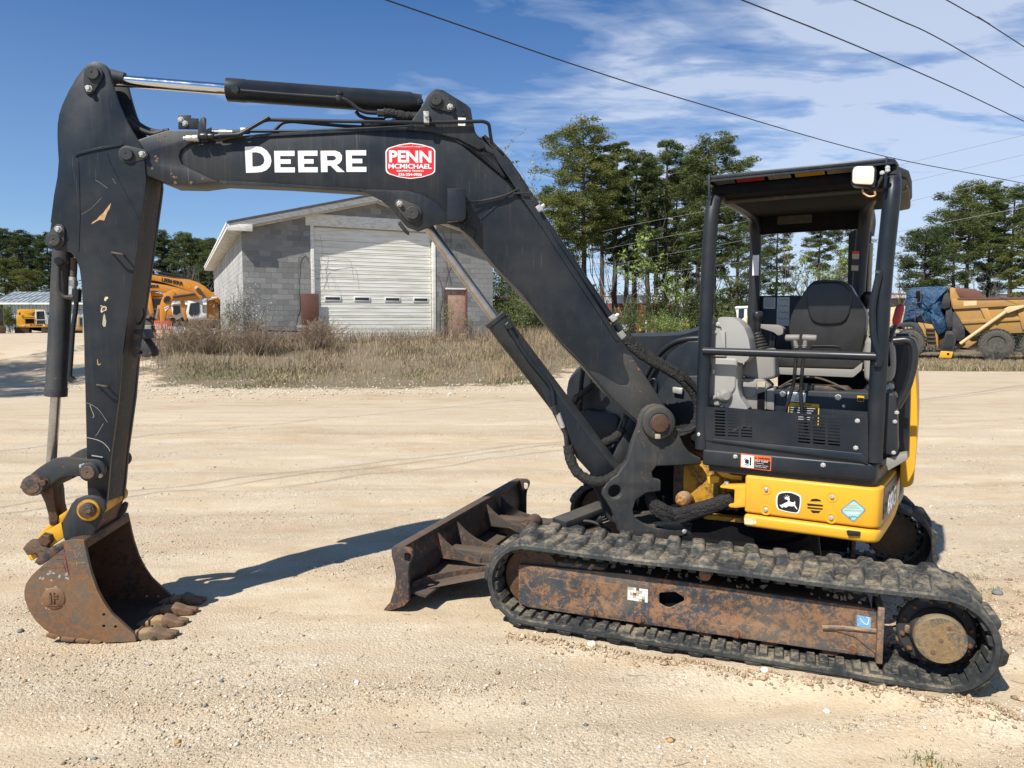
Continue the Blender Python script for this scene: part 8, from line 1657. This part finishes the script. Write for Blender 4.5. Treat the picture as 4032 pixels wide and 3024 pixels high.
bar('drop_pipe', [W('C', x, y, -.06) for x, y in ((715, 900), (705, 1020), (685, 1120), (650, 1640))], .012, 'black_plastic', cb, .1, 12); cyl('pipe_end', W('C', 650, 1630, -.06), W('C', 690, 1660, -.06), .02, 'black_plastic', cb, 8)
# ---------------------------------------------------------------- linkage
lk = [(192, 300), (200, 265), (240, 225), (310, 170), (390, 122), (450, 104), (530, 100), (660, 116), (740, 122), (795, 158), (808, 205), (790, 240), (760, 252), (660, 250), (560, 245), (490, 250), (430, 280), (370, 335), (320, 365), (270, 378), (215, 365)]
for t0, t1 in ((-.175, -.145), (.145, .175)): BPr('bucket_link', None, sm2(BP.L('R', *lk, t=-.175), 2), t0, t1, 'charcoal_dusty', bevel=.006)
pin('R', (695, 208), (642, 165), -.175, .036, .012, pm='grimy_steel', plate=False, out=.03, far=.35)
lathe('pin_collar', BP.P('R', 695, 208, -.175), -BP.n, [(0, .052), (.02, .05), (.024, .042)], 'charcoal_dusty', EX, 28)
bolt(BP.P('R', 645, 165, -.175), -BP.n * .6 + BP.e * -.5, .012, 'zinc', EX, .02); bolt(BP.P('R', 768, 235, -.175), -BP.n, .012, 'chrome_dusty', EX, .012)
lathe('link_pin', BP.P('R', 262, 312, -.175), -BP.n, [(-.34, .05), (.0, .058), (.02, .055), (.022, .040), (.025, .038), (.025, 0)], 'grimy_steel', EX, 30)
bolt(BP.P('R', 345, 290, -.175), -BP.n, .018, 'rust_inner', EX, .025); bolt(BP.P('R', 192, 325, -.15), -BP.e, .010, 'rust_inner', EX, .02)
for t0, t1, dx in ((-.13, -.07, 0), (.06, .13, 40)):
    BPr('tipping_link', 'R', [(300 + dx, 370), (330 + dx, 300), (400 + dx, 290), (412 + dx, 360), (420 + dx, 470), (445 + dx, 560), (440 + dx, 620), (375 + dx, 625), (365 + dx, 540), (340 + dx, 450)], t0, t1, 'rust_inner', bevel=.01)
# ---------------------------------------------------------------- quick coupler and bucket ears
cpl = BPr('coupler_plate', 'R', [(480, 600), (505, 545), (545, 460), (580, 420), (640, 398), (700, 396), (760, 408), (805, 450), (808, 500), (782, 545), (784, 565), (745, 630), (715, 680), (698, 728), (560, 722), (492, 745), (480, 680)], -.20, -.17, 'charcoal_dusty', bevel=.008)
BPr('coupler_plate', 'R', [(560, 520), (700, 430), (760, 408), (805, 450), (808, 500), (790, 560), (860, 545), (950, 440), (978, 460), (960, 520), (900, 600), (880, 640), (560, 700)], .15, .18, 'charcoal_dusty', bevel=.008)
BPr('coupler_core', 'R', [(500, 650), (560, 520), (700, 480), (760, 540), (720, 640), (690, 720), (520, 720)], -.168, .148, 'rust_inner', bevel=.01)
lathe('coupler_pin', BP.P('R', 685, 502, -.20), -BP.n, [(-.38, .045), (0, .058), (.012, .058), (.018, .050), (.02, .040)], 'yellow_grimy', EX, 30)
lathe('coupler_pin', BP.P('R', 685, 502, -.215), -BP.n, [(0, .042), (.03, .040), (.034, .03), (.034, 0)], 'rust_inner', EX, 24)
bolt(BP.P('R', 680, 502, -.245), -BP.n, .022, 'grimy_steel', EX, .01)
BPr('coupler_wedge', 'R', [(288, 712), (318, 668), (380, 610), (455, 545), (540, 488), (520, 530), (478, 604), (440, 640), (330, 720)], -.12, .10, 'yellow_paint', bevel=.006)
yw = BPr('coupler_side', 'R', [(288, 712), (330, 680), (470, 598), (490, 715), (378, 795)], -.19, -.16, 'yellow_paint', bevel=.004)
lathe('coupler_hex', BP.P('R', 365, 724, -.19), -BP.n, [(0, .038), (.004, .038), (.006, .034), (.03, .034), (.034, .028), (.034, 0)], 'rust_inner', EX, 6, False)
ear = [(172, 802), (200, 765), (235, 733), (285, 733), (375, 797), (492, 742), (600, 735), (600, 800), (490, 795), (400, 870), (325, 925), (300, 932), (262, 905), (292, 862), (276, 838), (210, 856)]
for t0, t1 in ((-.215, -.192), (.15, .175)): BPr('bucket_ear', 'R', ear, t0, t1, 'grimy_steel', bevel=.005)
BPr('coupler_hook', 'R', [(206, 856), (272, 842), (292, 868), (236, 897)], -.19, -.02, 'yellow_paint', bevel=.004)
# ---------------------------------------------------------------- bucket
TK, TF = -.285, .27
side = [(490, 748), (560, 735), (642, 738), (662, 820), (682, 910), (702, 985), (745, 1110), (800, 1215), (860, 1300), (920, 1355), (1040, 1465), (1048, 1525), (1085, 1565), (950, 1552), (800, 1532), (600, 1505), (430, 1472), (340, 1420), (270, 1350), (220, 1270), (190, 1190), (186, 1130), (200, 1070), (240, 1010), (310, 945), (400, 868), (490, 798)]
cz = lambda L_, m=.004: [(a, max(z, m)) for a, z in L_]
sl_ = cz(BP.L('R', *side, t=TK)); zmin = min(z for a, z in sl_)
hs = [circ(BP.L('R', (x, y), t=TK)[0], .0085, 12) for x, y in ((800, 1305), (800, 1393), (890, 1398))]
bs = prism('bucket_side', BP, sl_, TK, TK + .018, 'rust_bucket', EX, holes=hs, bevel=.003)
hs2 = [circ(BP.L('R', (x, y), t=TF)[0], .0085, 12) for x, y in ((1133, 1160), (1221, 1160))]
prism('bucket_far_side', BP, sl_, TF - .018, TF, 'rust_inner', EX, holes=hs2 if all(True for h in hs2) else [], bevel=.003) if True else None
# reinforcement strip along the cutting side
so_ = [(490, 748), (560, 733), (645, 736), (662, 820), (682, 910), (702, 985), (745, 1110), (800, 1215), (860, 1300), (920, 1355), (1040, 1465), (1048, 1525), (1085, 1565), (950, 1552), (800, 1530), (800, 1440), (760, 1395), (700, 1330), (640, 1260), (590, 1170), (555, 1070), (530, 960), (505, 850)]
prism('side_cutter', BP, cz(BP.L('R', *so_, t=TK - .008)), TK - .012, TK - .0003, 'rust_bucket', EX, holes=[circ(BP.L('R', (x, y), t=TK - .008)[0], .0085, 12) for x, y in ((800, 1305), (800, 1393), (890, 1398))], bevel=.003)
def ribbon(name, path, th, t0, t1, mat, parent=EX):
    p = [np.array(q) for q in path]; A_, B_ = [], []
    for i, q in enumerate(p):
        d = p[min(i + 1, len(p) - 1)] - p[max(i - 1, 0)]; d /= np.linalg.norm(d); nn = np.array([-d[1], d[0]]); A_.append(tuple(q)); B_.append(tuple(q + nn * th))
    V = []; Fc = []; n = len(A_)
    for t in (t0, t1): V += [BP.w(a, t, z) for a, z in A_] + [BP.w(a, t, z) for a, z in B_]
    for i in range(n - 1):
        Fc += [(i, i + 1, i + 1 + 2 * n, i + 2 * n), (n + i, n + i + 1, n + i + 1 + 2 * n, n + i + 2 * n), (i, i + 1, n + i + 1, n + i), (2 * n + i, 2 * n + i + 1, 3 * n + i + 1, 3 * n + i)]
    Fc += [(0, n, 3 * n, 2 * n), (n - 1, 2 * n - 1, 4 * n - 1, 3 * n - 1)]
    return mk(name, V, Fc, mat, parent, True)
sh = BP.L('R', (640, 738), (560, 737), (490, 752), (490, 800), (400, 868), (310, 945), (240, 1010), (200, 1070), (186, 1130), (190, 1190), (220, 1270), (270, 1350), (340, 1420), (430, 1472), (600, 1505), (800, 1532), (1085, 1562), t=TK)
sh = cz(sh, .006)
ribbon('bucket_shell', sh, .010, TK + .019, TF - .019, 'rust_inner')
prism('bucket_top_tube', BP, BP.L('R', (560, 735), (650, 735), (668, 800), (610, 830), (560, 800), t=TK), TK + .02, TF - .02, 'rust_inner', EX, bevel=.01)
for pts in ([(348, 1462), (365, 1455), (448, 1472), (420, 1500), (350, 1480)], [(462, 1492), (480, 1483), (575, 1495), (560, 1520), (465, 1512)], [(575, 1505), (600, 1494), (685, 1506), (665, 1530), (580, 1522)], [(684, 1512), (700, 1504), (775, 1518), (755, 1538), (690, 1530)]):
    BPr('wear_strip', 'R', pts, TK - .012, TK + .02, 'rust_bucket', bevel=.003)
lp = BP.L('R', (940, 1540), (1085, 1565), (1095, 1548), (1050, 1525), (900, 1500), t=TK); prism('cutting_lip', BP, lp, TK + .02, TF - .02, 'rust_bucket', EX, bevel=.003)
tb = BP.L('R', (1050, 1510), t=TK)[0]; tp = BP.L('R', (1305, 1545), t=TK + .03)[0]; TL = tp[0] - tb[0]
for k, t in enumerate((-.245, -.085, .075, .235)):
    secs = [(-.62, .034, .004, .012), (-.30, .036, .010, .036), (0, .037, .022, .046), (.30, .034, .030, .050), (.43, .029, .028, .044), (.44, .042, .034, .056), (.52, .045, .034, .054), (.66, .041, .028, .046), (.80, .036, .018, .032), (.92, .037, .012, .022), (1.0, .032, .008, .014)]
    def sq(secs, dt, ex, wob):
        V = []; Fc = []
        for u, hw, dn, up_ in secs:
            c = tb[1] * (1 - u) + max(tp[1], .012) * u - .004
            for i in range(16):
                a = 2 * math.pi * (i + .5) / 16; q = abs(math.cos(a)) ** ex * (1 if math.cos(a) > 0 else -1); z_ = abs(math.sin(a)) ** ex * (1 if math.sin(a) > 0 else -1)
                V.append(BP.w(tb[0] + TL * u + random.uniform(-wob, wob), t + dt + q * hw * random.uniform(.96, 1.04), max(.002, c + z_ * (up_ if z_ > 0 else dn) * random.uniform(.93, 1.05))))
        for i in range(len(secs) - 1):
            for j in range(16): Fc.append((i * 16 + j, i * 16 + (j + 1) % 16, (i + 1) * 16 + (j + 1) % 16, (i + 1) * 16 + j))
        return V, Fc + [tuple(range(16)), tuple(range((len(secs) - 1) * 16, len(secs) * 16))]
    V, Fc = sq(secs[:5], 0, .28, .0015); ad = mk('tooth_adapter', V, Fc, 'adapter_tan', EX, True)
    V, Fc = sq(secs[5:], 0, .26, .0015); th = mk('tooth', V, Fc, 'rust_tooth', EX, True)
    for dt, e_ in ((-.020, 1.16), (.018, 1.25)):
        V, Fc = sq([(.85, .017, .012, .028), (1.0, .018, .010, .022), (e_ - .05, .016, .008, .014), (e_, .009, .004, .007)], dt, .35, .0015); mk('tooth_tip', V, Fc, 'rust_tooth', th, True)
    c_ = BP.w(tb[0] + TL * .57, t - .043, tb[1] + .008); lathe('tooth_pin', c_, -BP.n, [(-.01, .014), (.004, .014), (.006, .008)], 'rust_inner', th, 12)
    mk('adapter_weld', [BP.w(tb[0] + TL * u, t + q, tb[1] + z) for u in (-.02, .03) for q, z in ((-.043, -.01), (.043, -.01), (.043, .05), (-.043, .05))], [(0, 1, 2, 3), (7, 6, 5, 4), (0, 1, 5, 4), (1, 2, 6, 5), (2, 3, 7, 6), (3, 0, 4, 7)], 'rust_tooth', th, False, .006)
# round emblem on the bucket side
p = BP.P('R', 412, 1185, TK); em = lathe('bucket_emblem', p, -BP.n, [(0, .060), (.003, .058), (.006, .054), (.0062, .0)], 'rust_bucket', bs, 36)
text('emblem_lettering', 'JF', BP.P('R', 368, 1230, TK - .0065), BP.e, UPV, .052, .052, 'rust_tooth', em, .03, .004)
for (a, b) in (((360, 1236), (452, 1236)), ((385, 1140), (385, 1226)), ((415, 1140), (415, 1226))): tube('emblem_bar', [BP.P('R', *a, TK - .008), BP.P('R', *b, TK - .008)], .0035, 'rust_inner', em, 5, 0)
def chalk(pts, r, mat, par=bs, t=TK - .0005): tube('paint_mark', [BP.P('R', x, y, t) for x, y in pts], r, mat, par, 4, 3)
chalk(((488, 800), (500, 850), (512, 930), (530, 1000)), .0032, 'chalk_red'); chalk(((420, 850), (460, 842), (495, 846)), .0014, 'chalk_red'); chalk(((425, 885), (470, 878), (508, 885)), .0016, 'chalk_red'); chalk(((308, 972), (350, 945), (400, 950), (500, 945)), .0012, 'chalk_red'); chalk(((480, 905), (495, 940), (505, 980)), .0016, 'chalk_red')
for pts in (((575, 790), (590, 775), (600, 800), (620, 788), (612, 770)), ((575, 835), (590, 870), (612, 830), (625, 865)), ((582, 915), (620, 908), (655, 906)), ((585, 895), (590, 915), (588, 935))): chalk(pts, .0009, 'spatter', t=TK - .0125)
for i in range(26):
    a = random.uniform(0, 6.28); r = random.uniform(78, 96); x, y = (412 + r * math.cos(a), 1180 + r * math.sin(a)) if i < 12 else (random.gauss(390, 45), random.gauss(1020, 25)) if i < 20 else (random.uniform(440, 530), random.uniform(985, 1045))
    a2 = BP.L('R', (x, y), t=TK)[0]; prism('bird_dropping', BP, [(a2[0] + random.uniform(.003, .011) * math.cos(q), a2[1] + random.uniform(.002, .008) * math.sin(q)) for q in np.linspace(0, 5.6, 7)], TK - .001, TK, 'spatter', bs)
